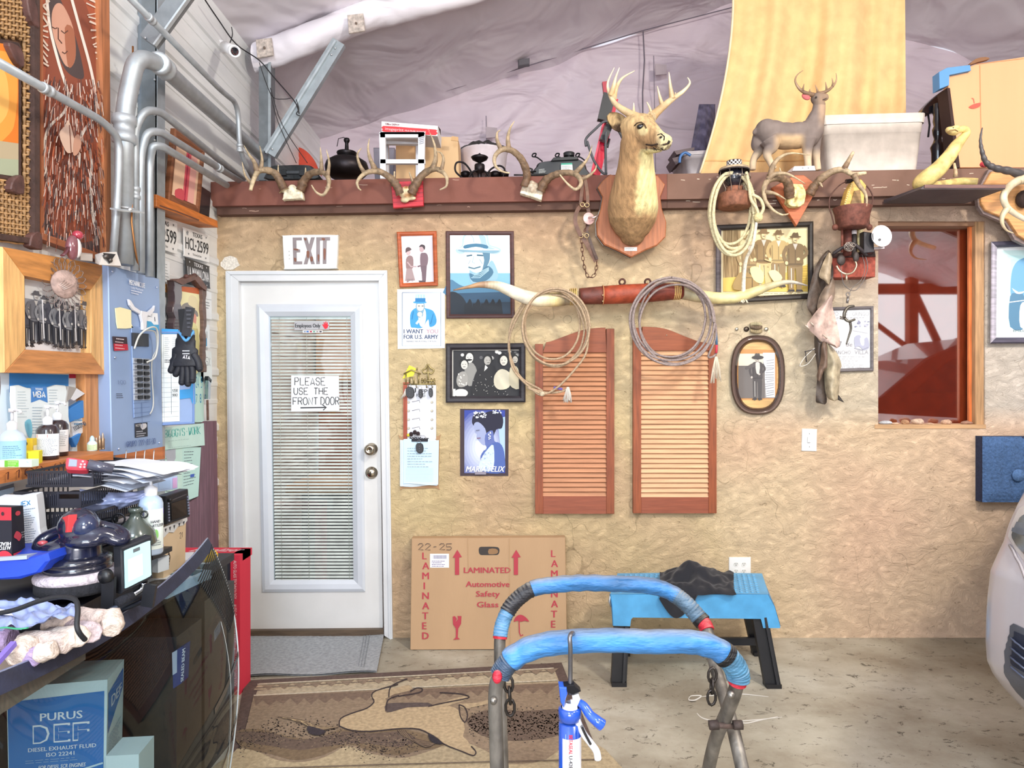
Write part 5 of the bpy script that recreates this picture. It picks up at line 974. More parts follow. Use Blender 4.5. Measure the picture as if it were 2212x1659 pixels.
b=B('34383c');blk(b,[(576,370),(684,368),(685,374),(576,376)],4.34,.01,.002);part(t,'seam',b,'plastic')
for x in(612,652):b=B('15171a');blk(b,[(x-6,366),(x+6,366),(x+6,379),(x-6,379)],4.335,.02,.003);part(t,'latch',b,'plastic')
S=4.4/FPX;o=P(749,385,4.45)
t=thing('dark_kettle','round black metal pot with a tall knobbed stem on the loft','pot',o)
b=B('2f2a2c').lathe([(0,0),(.10,.004),(.132,.035),(.138,.07),(.128,.10),(.09,.125),(.05,.13),(0,.13)],o,seg=32);part(t,'bowl',b,'metal')
b=B('2b2729').lathe([(.045,.12),(.05,.135),(.058,.145),(.064,.16),(.062,.166),(.04,.168),(0,.168)],o,seg=28);part(t,'collar',b,'metal')
b=B('232022').lathe([(.014,.166),(.012,.20),(.011,.225),(.016,.232),(.02,.243),(.016,.255),(0,.26)],o,seg=16);part(t,'stem',b,'metal')
b=B('1c1a1c').tube([o+V((0,0,.25)),o+V((-.02,0,.262)),o+V((-.05,-.01,.25)),o+V((-.06,-.01,.20))],.0025,5);part(t,'wire',b,'metal')
t=thing('white_stool','white plastic step stool frame standing on the loft below the paper box','stool',P(870,385,4.3))
b=B('eef0f4');
for pts in([(819,286),(832,286),(834,386),(821,386)],[(903,286),(918,286),(916,386),(903,386)]):
 b=B('eef0f4');blk(b,pts,4.25,.03,.004);part(t,'leg',b,'plastic')
for pts in([(832,295),(838,300),(840,386),(834,386)],[(898,300),(904,296),(904,386),(898,386)]):
 b=B('d8dae2');blk(b,pts,4.5,.03,.004);part(t,'leg',b,'plastic')
for a,c,Y in((285,297,4.25),(344,353,4.25),(304,311,4.45)):b=B('f0f2f6');blk(b,[(820,a),(918,a),(918,c),(820,c)],Y,.03,.004);part(t,'rail',b,'plastic')
b=B('e8eaf0').hexa([P(820,290,4.25),P(918,290,4.25),P(914,296,4.6),P(826,296,4.6),P(820,285,4.25),P(918,285,4.25),P(914,292,4.6),P(826,292,4.6)]);part(t,'seat',b,'plastic')
for k in range(4):part(t,'grip_rib',B('c8ccd4').bar(P(905,298+k*4,4.24),P(916,295+k*4,4.24),.005,.006,(0,-1,0)),'plastic')
t=thing('paper_box','white box with red stripe of copy paper on top of the white stool','box',P(884,293,4.35))
qd=[(824,262),(946,272),(945,294),(824,285)]
b=B('f0eeee');blk(b,qd,4.3,.22,.002);part(t,'carton',b,'card')
m=QF(*[P(x,y,4.297)for x,y in qd],122,24);b=B('e23a3a',d=.0005)
b.flat(m,sm2([(4,10),(60,9.5),(117,9),(119,13),(118,22),(60,23),(5,23),(3,18)],2),'e0343a');b.text(m,'Office DEPOT',8,3,4,31,'6a2028',bold=.4);b.text(m,'imageprint',8,12.5,6.5,40,'f4c0c0');b.text(m,'MULTIUSE 20 PAPER',51,15,3.5,46,'f6d8d8');b.line(m,[(100,10),(104,12),(103,16)],.7,'f4c0c0');part(t,'print',b,'print')
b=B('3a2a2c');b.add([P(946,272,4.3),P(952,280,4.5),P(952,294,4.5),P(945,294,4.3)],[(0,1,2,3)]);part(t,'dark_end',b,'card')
t=thing('cardboard_box','plain tan cardboard box on the loft right of the white stool','box',P(950,385,4.6))
b=B('dcb98c');blk(b,[(902,294),(989,296),(992,386),(902,386)],4.66,.25,.002);part(t,'carton',b,'card')
b=B('c9a274');blk(b,[(976,294),(990,296),(990,305),(974,303)],4.545,.005);part(t,'tape',b,'card')
t=thing('cardboard_box','tan cardboard box seen through the white stool frame','box',P(880,385,4.9))
b=B('e2b98a');blk(b,[(855,313),(903,313),(903,386),(855,386)],4.7,.25,.002);part(t,'carton',b,'card')
b=B('7f7a86');blk(b,[(806,318),(852,318),(850,412),(812,445)],5.0,.3,.01)
solo('grey_bin',b,'plastic','grey plastic bin partly hidden behind the white stool','bin')
t=thing('black_chandelier','black metal light fitting with disc and curled arms on the loft','light fitting',P(1036,384,4.3))
o=P(1036,384,4.3);S=4.3/FPX;h=lambda py:(384-py)*S
b=B('2a2628').lathe([(.006,h(358)),(.008,h(352)),(.045,h(345)),(.054,h(340)),(.045,h(338)),(.02,h(336)),(.006,h(332)),(0,h(330))],o,seg=24);part(t,'disc',b,'metal')
b=B('322c2e').lathe([(.012,0),(.014,h(374)),(.026,h(372)),(.032,h(366)),(.032,h(357)),(.028,h(355)),(.010,h(353)),(.008,h(345))],o,seg=20);part(t,'hub',b,'metal')
for k,(pts)in enumerate(([(1036,366),(1020,372),(1012,386)],[(1036,366),(1050,372),(1058,386)],[(1000,385),(984,370),(986,352),(1002,352),(1016,368),(1022,384)],[(1048,384),(1060,366),(1078,358),(1090,366),(1086,384)])):
 part(t,'arm',B('262224').tube(smooth([P(x,y,4.28+.03*k)for x,y in pts],6),.006,7),'metal')
for x in(1006,1070,1088):b=B('221e20').lathe([(0,0),(.03,0),(.034,.03),(.02,.04),(0,.04)],P(x,384,4.4),seg=16);part(t,'socket_cup',b,'metal')
t=thing('covered_bucket','white bucket with a loose black cover behind the chandelier','bucket',P(1045,384,4.9))
o=P(1045,384,5.0);b=B('d8cdd2').lathe([(.15,0),(.17,.175),(.175,.18),(.17,.185),(0,.185)],o,seg=28);part(t,'body',b,'plastic')
b=B('1e1a1c').grid(lambda u,v:o+V(((u-.5)*.33,-.175*math.cos((u-.5)*pi*.9)+.02*v,.185+.02*NZ.noise(V((u*9,v*3,1)))+v*.03)),24,3);part(t,'black_cover',b,'cloth')
t=thing('engine_block','black plastic engine cover with white label on the loft','engine',P(1210,380,4.3))
b=B('25282b');blk(b,sm2([(1155,380),(1158,360),(1166,350),(1190,346),(1215,341),(1245,342),(1262,350),(1268,365),(1268,380)],3),4.3,.25,.012);part(t,'cover',b,'plastic')
b=B('17191b');blk(b,[(1190,347),(1250,344),(1248,338),(1196,340)],4.28,.2,.004);part(t,'top',b,'plastic')
b=B('202326').lathe([(.034,0),(.036,.02),(.030,.024),(0,.024)],P(1229,338,4.38),seg=18);part(t,'cap',b,'plastic')
m=QF(P(1212,353,4.285),P(1236,352,4.285),P(1237,368,4.285),P(1212,369,4.285));b=B('e4e8e4',d=.001);b.rect(m,0,0,100,100);b.rect(m,0,0,100,22,'4aa088');b.scrib(m,8,35,92,85,5,5,'555555');part(t,'label',b,'paper')
m=QF(P(1164,366,4.285),P(1182,364,4.285),P(1182,372,4.285),P(1164,374,4.285));b=B('c8ccc8',d=.001);b.scrib(m,0,0,100,90,4,14,'b8bcb8');part(t,'label',b,'paper')
for x0 in(1150,1200,1244):part(t,'pipe',B('1c1c1e').tube(smooth([P(x,y,4.4)for x,y in((x0+22,349),(x0+10,340),(x0,338),(x0+2,332),(x0+8,332),(x0+6,338))],4),.0045,6),'metal')
b=B('151517').tube(smooth([P(x,y,4.25)for x,y in((1138,362),(1150,366),(1146,372),(1158,370),(1140,376),(1200,378),(1110,378))],5),.005,6);part(t,'hose',b,'rubber')
t=thing('red_jack','red and black upright jack with grey cables leaning behind the deer head','jack',P(1290,378,4.35))
b=B('c41f3a').bar(P(1285,380,4.4),P(1324,215,4.4),.062,.05,(0,-1,0));part(t,'beam',b,'gloss')
b=B('e2455c').bar(P(1277,378,4.36),P(1312,230,4.36),.012,.02,(0,-1,0));part(t,'beam_edge',b,'gloss')
b=B('222428').bar(P(1303,262,4.36),P(1316,205,4.36),.075,.05,(0,-1,0));part(t,'grip',b,'plastic')
b=B('a03040').bar(P(1310,212,4.38),P(1306,178,4.38),.032,.03,(0,-1,0));part(t,'top_handle',b,'plastic')
b=B('1c1c20').bar(P(1302,305,4.33),P(1325,250,4.33),.045,.04,(0,-1,0));b.tube([P(1305,312,4.33),P(1312,318,4.33),(P(1316,300,4.33))],.008,6);part(t,'bracket',b,'plastic')
for pts in([(1266,316),(1266,300),(1285,280),(1308,262),(1330,275),(1345,300),(1352,330)],[(1268,305),(1282,345),(1300,372),(1312,376)],[(1309,376),(1308,330),(1309,285)],[(1318,270),(1345,290),(1360,320)]):
 part(t,'cable',B('4a4c50').tube(smooth([P(x,y,4.28)for x,y in pts],7),.008,7),'rubber')
def tote(label,q,Y0,dep,col,rimh,lab=None):
 t=thing('storage_tote',label,'storage box',P((q[0][0]+q[1][0])/2,q[2][1],Y0));(x0,y0),(x1,y1),(x2,y2),(x3,y3)=q
 def rc(x,y,Yd):return P(x,y,Yd)
 n=10;b=B(col);out=[]
 def loop(t_,g=0):
  xa,ya=x0+(x3-x0)*t_-g,y0+(y3-y0)*t_;xb,yb=x1+(x2-x1)*t_+g,y1+(y2-y1)*t_
  A,Bq=P(xa,ya,Y0-g*.002),P(xb,yb,Y0-g*.002);C=Bq+V((-.0,dep+g*.004,0));D=A+V((.0,dep+g*.004,0));r=.05;pts=[]
  cs=[A,Bq,C,D]
  for k in range(4):
   p=cs[k];a=(cs[k-1]-p).normalized()*r;c=(cs[(k+1)%4]-p).normalized()*r
   for j in range(5):u=j/4;pts.append(p+a*(1-u)**2+c*u**2)
  return pts
 rows=[loop(0),loop(.25),loop(.252,-.8),loop(1,-.8)];N=20
 b.add(sum(rows,[]),[(i*N+k,i*N+(k+1)%N,(i+1)*N+(k+1)%N,(i+1)*N+k)for i in range(len(rows)-1)for k in range(N)],True);part(t,'body',b,'plastic')
 b=B(col,0);b.col(col,1.05);top=loop(-rimh,3);l2=loop(-rimh*.2,4);l3=loop(.06,3);l4=[p+V((0,0,-.0))for p in loop(-rimh,-2)]
 b.add(l3+l2+top+l4,[(i*N+k,i*N+(k+1)%N,(i+1)*N+(k+1)%N,(i+1)*N+k)for i in range(3)for k in range(N)]+[tuple(3*N+k for k in range(N))],False);part(t,'lid',b,'plastic');return t
tote('white storage tote with lid on the loft right of the standing deer figure',[(1778,262),(2000,256),(1986,368),(1792,372)],4.35,.36,'cfc5ba',.12)
t=tote('small grey storage tote with blue handle behind the yellow curtain',[(1478,332),(1580,326),(1575,376),(1486,378)],4.9,.4,'a8a2a6',.1)
b=B('3f6ea8').tube(smooth([P(x,y,4.84)for x,y in((1468,352),(1470,338),(1480,330),(1492,336))],5),.010,7);part(t,'handle',b,'plastic')
b=B('5c4c50');blk(b,[(1456,326),(1500,318),(1500,324),(1462,334)],5.0,.2);blk(b,[(1452,342),(1480,334),(1482,340),(1460,356)],4.98,.2);solo('wood_scrap',b,'wood','dark offcuts of board sticking out behind the grey tote','board')
b=B('6f6a84')
b.grid(lambda u,v:P(1490+55*u+14*v*(1-u)*0+(1-v)*20*(1-u),225+110*v,5.3-.12*math.sin(pi*u)*math.sin(pi*v)-.03*NZ.noise(V((u*6,v*7,3)))),24,30)
o=solo('plaid_bag',b,'cloth','grey plaid cloth bag hanging beside the yellow curtain','bag')
vcol(o,lambda p:mix(hx('77718a'),hx('4e4a62'),.5*(1 if int((p.x*1.1+p.z)*22)%2 else 0)+.4*(1 if int((p.z-p.x*.4)*16)%3==0 else 0)))
b=B('ecc288')
def cur(u,v):
 y=-40+v*415;xl=1583-(max(0,y)/375)**1.8*72;xr=1955+(y/375)*3;x=xl+(xr-xl)*u
 f=.05*math.sin(u*17+v*.6)*(1-.25*v)+.03*math.sin(u*41+v*2)+.06*math.sin(u*7-v*2)*v
 return P(x,y,4.85+f*(.4+.6*v))+V((0,0,0))
b.grid(cur,120,40);b.c=hx('e6b878')
b.grid(lambda u,v:cur(u,.93)+V((0,-.006,-.002*v*4)),120,1)
t=thing('yellow_curtain','pale yellow cloth hanging in folds from the roof behind the deer figure','curtain',P(1740,375,4.85));part(t,'cloth',b,'cloth')
part(t,'hem',B('f6e2bc').tube([cur(0,v/20)+V((0,-.008,0))for v in range(21)],.008,6),'cloth')
t=thing('deer_figurine','standing grey-brown buck figure looking right on the loft, before the yellow curtain','figurine',P(1690,368,4.2))
YD=4.2;s=YD/FPX
def q(x,y,d=0):return P(x,y,YD-d)
def limb(b,pts,rr):b.tube(smooth([q(*p)for p in pts],5),(lambda T:(lambda f,i:rr[i]*(1-(f-i))+rr[min(len(rr)-1,i+1)]*(f-i))(T*(len(rr)-1),min(len(rr)-1,int(T*(len(rr)-1))))),12)
b=B('8c7c74')
for x,y,rx,rz,ry in((1668,288,34,27,.08),(1655,283,24,25,.075),(1695,293,36,27,.085),(1722,293,34,28,.085),(1745,290,26,30,.08),(1758,280,20,26,.07),(1700,300,40,22,.08)):b.ball(q(x,y),(rx*s,ry,rz*s),18,12)
limb(b,[(1756,276),(1762,258),(1768,240),(1770,222)],[.065,.052,.04,.034]);b.ball(q(1765,213),(.038,.034,.036),14,10);limb(b,[(1768,214),(1778,211),(1788,209)],[.034,.026,.017])
for dd,fx in((.045,0),(-.04,0)):
 if dd>0:limb(b,[(1660,300,dd),(1667,315,dd),(1657,332,dd),(1663,348,dd),(1672,366,dd)],[.06,.045,.026,.02,.019]);limb(b,[(1745,300,dd),(1744,322,dd),(1745,345,dd),(1746,368,dd)],[.05,.03,.021,.02])
 else:limb(b,[(1645,295,dd),(1638,313,dd),(1640,325,dd),(1628,345,dd),(1626,368,dd)],[.055,.045,.03,.021,.019]);limb(b,[(1758,298,dd),(1761,320,dd),(1764,345,dd),(1767,368,dd)],[.05,.03,.021,.02])
limb(b,[(1640,278),(1631,286),(1627,290)],[.022,.018,.006])
def fig(p):
 x,y=pxof(p);c=hx('837670');c=mix(c,hx('d9b98e'),ss(284,300,y)*ss(1665,1690,x)*ss(1745,1725,x));c=mix(c,hx('d8c0a0'),ss(315,345,y));c=mix(c,hx('c9a888'),ss(1762,1776,x)*ss(290,230,y)*.8)
 if y<226:c=mix(c,hx('7a6656'),.6)
 return mix(c,hx('5e534c'),.25*(.5+NZ.noise(p*30)))
remesh(b,.0055,'matte','body',t,fig,3)
b=B('c86a6a').ball(q(1741,209,.02),(.028,.012,.018),12,8,Matrix.Rotation(.5,3,'Y'));part(t,'ear',b,'matte','pink inner ear')
b=B('1c1614').ball(q(1763,210,.034),.006,8,6);part(t,'eye',b,'gloss')
b=B('463a34').tube([q(1788,210,.01),q(1782,214,.022),q(1776,216,.024)],.003,5);part(t,'mouth',b,'matte')
def A4(px,py,d=0):return q(px,py,d)
for sd in([([(1756,205,.01),(1741,201,.03),(1727,192,.04),(1718,176,.04),(1722,162,.03),(1735,152,.02)],.010,.001),([(1733,197,.04),(1735,190,.04),(1737,181,.04)],.007,.001),([(1752,203,.01),(1749,196,.01),(1750,192,.01)],.006,.001)],[([(1765,203,0),(1779,200,0),(1792,193,0),(1803,181,0),(1807,170,0),(1806,158,0)],.010,.001),([(1798,188,0),(1799,178,0),(1797,168,0)],.006,.001),([(1786,197,0),(1785,188,0),(1783,177,0)],.007,.001),([(1768,203,0),(1765,194,0),(1761,183,0)],.007,.001)]):
 b=B()
 for pts,r0,r1 in sd:beam(b,pts,r0,r1,0,m=A4,c0='6a5240',c1='b89878')
 part(t,'antler',b,'horn')
b=B('eceaf0');blk(b,[(1716,359),(1760,358),(1762,368),(1712,369)],4.1,.12,.002);t=thing('metal_bracket','small white perforated metal strip in front of the deer figure','bracket',P(1738,368,4.1));part(t,'strip',b,'paintedsteel')
for x in(1734,1746):part(t,'hole',B('2a2a30').lathe([(0,.001),(.003,0)],P(x,363,4.099),(0,-1,0),8),'matte')
t=thing('black_chair','black wooden chair with turned post behind the white tote','chair',P(2030,368,4.6))
o=P(2026,368,4.5);S=4.5/FPX;h=lambda py:(368-py)*S
b=B('1e1c22').lathe([(.036,-.155),(.038,h(330)),(.045,h(318)),(.03,h(308)),(.022,h(300)),(.03,h(290)),(.034,h(280)),(.024,h(272)),(.030,h(262)),(.026,h(250)),(.034,h(240)),(.03,h(225))],o,seg=18);part(t,'post',b,'gloss')
b=B('1a181e');blk(b,sm2([(1993,240),(2005,222),(2030,200),(2055,190),(2062,240),(2058,252),(2030,238),(2008,246)],3),4.52,.06,.006);part(t,'seat_rail',b,'gloss')
b=B('262026').bar(P(2050,250,4.6),P(2067,366,4.6),.05,.04,(0,-1,0));part(t,'leg',b,'gloss')
b=B('1a181e').tube([P(2004,240,4.55),P(2008,270,4.55),P(2005,296,4.55)],.006,6);part(t,'strap',b,'leather')
t=thing('large_cardboard_box','large upright cardboard box with blue tape and red umbrella mark at right','box',P(2150,362,4.3))
b=B('e6ac80');blk(b,[(2046,162),(2110,138),(2330,105),(2330,362),(2068,362)],4.3,.05,.003);part(t,'carton',b,'card')
b=B('5f94c8');blk(b,[(2029,155),(2046,146),(2096,140),(2098,152),(2050,162),(2050,184),(2030,192)],4.27,.07,.002);part(t,'blue_tape',b,'paper')
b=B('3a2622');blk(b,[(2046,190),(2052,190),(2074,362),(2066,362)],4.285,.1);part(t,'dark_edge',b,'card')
b=B('8a6244');blk(b,sm2([(2094,140),(2108,127),(2128,123),(2138,127),(2112,134)],2),4.28,.03);part(t,'torn_flap',b,'card')
m=AY(4.296);b=B('d05a4a',d=.001);b.flat(m,sm2([(2093,231),(2103,225),(2119,222),(2116,230),(2106,234),(2098,234)],3));b.line(m,[(2105,223),(2103,213),(2099,212)],1.4);b.line(m,[(2117,140),(2121,362)],.9,'c98652');b.line(m,[(2110,138),(2212,126)],.8,'d08c58');part(t,'print',b,'print')
b=B('c03a44');b.ball(P(2127,355,4.1),(.03,.02,.018),8,6);b.sm=[False]*len(b.sm);solo('red_rag',b,'cloth','scrap of red cloth tucked under the twisted dark horn','rag')
b=B('4a4144').hexa([(2.17,3.69,2.515),(2.62,3.69,2.515),(2.60,3.98,2.515),(2.13,3.98,2.515),(2.19,3.69,2.535),(2.62,3.69,2.535),(2.60,3.98,2.535),(2.13,3.98,2.535)])
t=thing('bracket_shelf','small dark wooden shelf under the stuffed snake','shelf',(2.38,3.98,2.515));part(t,'board',b,'wood')
b=B('6a4a44').hexa([(2.19,3.685,2.52),(2.62,3.685,2.52),(2.62,3.692,2.52),(2.19,3.692,2.52),(2.19,3.685,2.538),(2.62,3.685,2.538),(2.62,3.692,2.538),(2.19,3.692,2.538)]);part(t,'front_edge',b,'wood')
t=thing('stuffed_snake','yellow stuffed snake rearing up from its coil on the small shelf','taxidermy',P(2040,405,3.8))
pts=[(2112,393,3.90),(2080,392,3.93),(2050,396,3.92),(2020,401,3.90),(1995,402,3.84),(1990,396,3.78),(2004,384,3.74),(2028,364,3.73),(2050,338,3.73),(2066,314,3.73),(2080,298,3.73),(2088,286,3.73),(2082,279,3.72),(2070,281,3.71),(2062,284,3.70)]
rr=[.020,.022,.022,.024,.035,.044,.046,.042,.036,.030,.022,.019,.018,.017,.020]
P3=smooth([P(*p)for p in pts],6);RR=[]
for i in range(len(rr)-1):RR+=[rr[i]+(rr[i+1]-rr[i])*j/6 for j in range(6)]
RR.append(rr[-1]);b=B('dcc37c').tube(P3,RR,18);part(t,'body',b,'leather')
b=B('d8c080').ball(P(2057,283,3.70),(.036,.026,.02),16,10,Matrix.Rotation(.35,3,'Y'));b.ball(P(2063,277,3.70),(.022,.022,.014),12,8);part(t,'head',b,'leather')
b=B('8c6c3c').tube([P(2045,287,3.675),P(2053,281,3.67),P(2063,280,3.672),P(2069,284,3.68)],.0028,6);part(t,'mouth',b,'leather')
b=B('2a2014').ball(P(2059,276,3.678),.004,8,6);part(t,'eye',b,'gloss')
b=B('d8b890').tube([P(2061,352,3.76),P(2064,368,3.77),P(2064,382,3.78)],lambda q_:.006+.006*q_,8);part(t,'prop',b,'bone')
qd=[(889,1163),(1221,1161),(1225,1402),(886,1404)]
t=thing('glass_carton','tall flat cardboard carton printed LAMINATED Automotive Safety Glass, leaning by the door','box',FLf(1055,1403))
FB=(lambda x,y:P(x,y,3.86+.12*(1403-y)/240.));b=B('b0906e')
def solidq(b,pts,f,n):fr=[f(*p)for p in pts];b.slab((lambda x,y,d=0:f(x,y)+V((0,-1,0))*d,V((0,-1,0))),pts,-.06,0,n);return b
hl=sm2([(1034,1190),(1036,1182),(1045,1181),(1068,1181),(1077,1183),(1079,1190),(1076,1198),(1066,1199),(1046,1199),(1037,1198)],2)
solidq(b,qd,FB,.003);part(t,'carton',b,'card')
m=(lambda x,y,d=0:FB(x,y)+V((0,-1,0))*d,V((0,-1,0)));RD='a82c3c'
b=B(RD,d=.001);b.col('5c4630');b.flat(m,hl,'2e2622');b.flat(m,sm2([(1056,1186),(1070,1185),(1076,1190),(1073,1196),(1056,1197)],2),'8a6640');part(t,'hand_hole',b,'print')
b=B(RD,d=.0015)
for i,ch in enumerate('LAMINATED'):
 b.text(m,ch,912 if ch!='I' else 915,1193+i*21.5,15,None,RD,bold=1.2)
 if i<9:b.text(m,ch,1190 if ch!='I' else 1193,1188+i*21.7,15,None,RD,bold=1.2)
b.text(m,'LAMINATED',1002,1225,12,100,RD,bold=1);b.text(m,'Automotive',1006,1255,12,94,RD,bold=.9);b.text(m,'Safety',1028,1276,12,51,RD,bold=.9);b.text(m,'Glass',1030,1299,12,46,RD,bold=.9)
for x in(988,1115):b.flat(m,[(x-5,1241),(x+4,1241),(x+4,1203),(x+10,1203),(x,1187),(x-10,1204),(x-5,1204)],RD)
b.flat(m,[(978,1331),(983,1330),(987,1336),(984,1343),(990,1336),(988,1330),(997,1330),(996,1347),(990,1357),(989,1376),(994,1380),(979,1381),(985,1376),(985,1357),(979,1348)],RD)
b.flat(m,sm2([(1110,1342),(1114,1332),(1124,1327),(1135,1332),(1143,1342),(1134,1340),(1126,1342),(1117,1340)],3),RD);b.line(m,[(1121,1328),(1122,1366),(1125,1373),(1130,1370)],2.4,RD)
b.hand(m,'22-25',904,1174,13,76,1.4,'4a3a34')
b.line(m,[(1010,1162),(1012,1232)],.6,'a9855a');b.line(m,[(1100,1162),(1102,1400)],.6,'a9855a')
part(t,'print',b,'print')
b=B('f0f0f2',d=.0025).rect(m,929,1196,970,1226);b.rect(m,936,1199,964,1207,'6a6a90');
for k in range(9):b.rect(m,937+k*3,1199,938.4+k*3,1207,'f0f0f2')
b.scrib(m,933,1211,965,1222,4,1.4,'6c5c8c');part(t,'shipping_label',b,'paper')
def matf(u,v):
 a,c,d_,e_=(524,1374),(831,1370),(814,1456),(522,1465);x=(a[0]*(1-u)+c[0]*u)*(1-v)+(e_[0]*(1-u)+d_[0]*u)*v;y=(a[1]*(1-u)+c[1]*u)*(1-v)+(e_[1]*(1-u)+d_[1]*u)*v
 return FLf(x,y,0)+V((0,0,.014+.006*math.sin(u*9)*v+.012*max(0,u-.85)*(1-v)*6+.002*NZ.noise(V((u*60,v*20,0)))))
b=B('a3a7ab').grid(matf,60,24);b.grid(lambda u,v:matf(1-u,v)-V((0,0,.008)),60,24)
t=thing('door_mat','grey rubber-edged door mat at the foot of the office door','mat',FLf(670,1420));part(t,'mat',b,'carpet')
b=B('8c9094',d=.0)
mm=(lambda x,y,d=0:matf(x/100,y/100)+V((0,0,.003)),V((0,0,1)))
for k in range(3):b.line(mm,[(86+k*2,8),(86+k*2,90)],.5,'8c9196')
part(t,'woven_lines',b,'carpet')
m=FL;b=B('8b7560')
RG=[(529,1470),(1213,1431),(1330,1720),(476,1760)]
t=thing('horse_rug','brown and tan rug with galloping horses lying in front of the door','rug',FLf(900,1600));b.slab(FL,RG,0,.010);part(t,'base',b,'carpet')
def rq(u,v):return(lambda a,c:(a[0]+(c[0]-a[0])*v,a[1]+(c[1]-a[1])*v))((RG[0][0]*(1-u)+RG[1][0]*u,RG[0][1]*(1-u)+RG[1][1]*u),(RG[3][0]*(1-u)+RG[2][0]*u,RG[3][1]*(1-u)+RG[2][1]*u))
b=B('6d5648',d=.0105)
b.flat(m,RG,'62504a');b.flat(m,[(560,1476),(1196,1442),(1215,1490),(548,1490)],'b8a68a')
b.line(m,[(540,1487),(1200,1449)],2,'6b5c50');
b.flat(m,[(556,1492),(1196,1452),(1204,1470),(550,1487+20)],'b9aa90')
for k in range(19):x=580+k*34;y=1486-(x-560)*.058;b.flat(m,[(x-15,y-4),(x+15,y-6),(x,y+6)],'8e7b68')
b.flat(m,[(548,1488+14),(1210,1474),(1290,1700),(500,1700)],'94806a')
b.line(m,[(548,1489+13),(1204,1469)],2.4,'cfc4ae');b.line(m,[(556,1478),(1196,1443)],2,'cfc4ae')
zz=[(548,1504)];
for k in range(44):x=552+k*15;zz.append((x,1504-(k/44)*28+(9 if k%2 else 20)+R.uniform(-3,3)))
zz+=[(1210,1476)];b.flat(m,zz,'7d6858')
b.flat(m,sm2([(505,1625),(530,1618),(560,1625),(600,1642),(650,1646),(700,1636),(750,1612),(790,1625),(840,1635),(880,1636),(940,1618),(990,1600),(1050,1622),(1100,1650),(1180,1640),(1260,1590),(1300,1700),(495,1700)],3),'b6a484')
b.flat(m,sm2([(512,1580),(560,1575),(620,1590),(680,1596),(740,1574),(800,1582),(860,1574),(930,1590),(960,1610),(900,1622),(860,1632),(800,1622),(752,1608),(700,1630),(640,1642),(590,1630),(520,1612)],3),'7c6850')
b.flat(m,sm2([(512,1582),(580,1582),(640,1598),(700,1590),(740,1580),(800,1584),(870,1580),(900,1600),(860,1614),(790,1606),(720,1610),(650,1620),(590,1612),(516,1600)],3),'6a584c')
b.flat(m,sm2([(1008,1555),(1060,1532),(1130,1536),(1220,1532),(1232,1560),(1200,1590),(1110,1600),(1040,1588)],3),'6a584c')
rr=random.Random(4);dk='3c3230'
for i in range(900):
 x=rr.uniform(515,900);y=1592+18*math.sin(x*.017)+rr.gauss(0,14);b.flat(m,[(x,y),(x+3,y),(x+3,y+1.6),(x,y+1.6)],rr.choice([dk,'3c3230','8e7a62']),False)
for i in range(620):
 x=rr.uniform(1010,1225);y=1562+rr.gauss(0,17);b.flat(m,[(x,y),(x+3,y),(x+3,y+1.6),(x,y+1.6)],rr.choice([dk,'8e7a62']),False)
HB='bda684'
b.flat(m,sm2([(733,1566),(738,1550),(760,1540),(790,1530),(806,1518),(812,1506),(826,1506),(834,1512),(832,1530),(836,1540),(870,1530),(920,1524),(960,1524),(985,1530),(998,1548),(1004,1575),(1000,1590),(1010,1600),(1020,1618),(1028,1625),(1022,1631),(1000,1624),(960,1606),(940,1590),(905,1576),(860,1574),(800,1578),(760,1576)],3),HB)
b.flat(m,sm2([(800,1506),(812,1492),(850,1486),(862,1484),(880,1480),(890,1484),(884,1492),(850,1500),(836,1508),(812,1512)],2),'b8a282')
b.flat(m,sm2([(930,1526),(985,1508),(1006,1504),(1010,1508),(1000,1514),(940,1532)],2),'b8a282')
b.flat(m,sm2([(992,1520),(1030,1518),(1070,1508),(1075,1514),(1030,1526),(1000,1530)],2),'b8a282')
b.flat(m,sm2([(835,1520),(870,1518),(925,1518),(930,1526),(880,1528),(845,1538),(832,1534)],2),'5c4f4c')
for ln in([(733,1568),(736,1552),(762,1540),(792,1530),(808,1516),(803,1504),(812,1492),(860,1478)],[(860,1504),(905,1496),(912,1488),(900,1486),(886,1494)],[(835,1534),(838,1512),(862,1502)],[(733,1568),(760,1578),(800,1580),(860,1574),(905,1575),(935,1590),(958,1607),(1000,1624),(1022,1632),(1028,1624),(1018,1612)],[(925,1526),(960,1518),(1010,1508),(1008,1502),(988,1498),(950,1496)],[(992,1522),(994,1545),(1004,1560),(1010,1545),(1004,1528),(992,1522)],[(840,1506),(845,1482),(880,1466)]):
 b.line(m,sm2(ln,3,False),2.6,'3a2e30')
for k in range(9):b.line(m,sm2([(858+k*2,1577),(872+k*3,1590+k*1.5),(905+k*2,1598+k*2),(940,1606)],3,False),1.5,('4a3c38','8e785e')[k%2])
b.flat(m,sm2([(925,1585),(935,1588),(958,1606),(940,1606),(928,1598)],2),'2e2830')
for k in range(9):b.line(m,sm2([(600+k*10,1548+k*2),(650+k*4,1555+k*3),(690,1570+k),(732,1570)],3,False),1.8,('6c5a4a','b39c78')[k%2])
b.flat(m,sm2([(664,1568),(690,1574),(705,1580),(690,1588),(668,1584)],2),'3a3238')
b.line(m,[(500,1662),(800,1652),(1100,1644),(1300,1640)],2,'6b5c50')
part(t,'pile',b,'carpet')
b=B('d8d4cc',d=.0008)
for pts in([(1488,1508),(1494,1503),(1515,1503),(1502,1512),(1489,1512),(1488,1508)],[(1515,1505),(1560,1500),(1600,1499),(1660,1505)],[(1505,1540),(1520,1552),(1560,1559),(1620,1556),(1690,1549)],[(1590,1556),(1610,1562),(1640,1556),(1680,1548)]):b.line(FL,sm2(pts,4,False),lambda q_:1+3*math.sin(pi*q_)*.6)
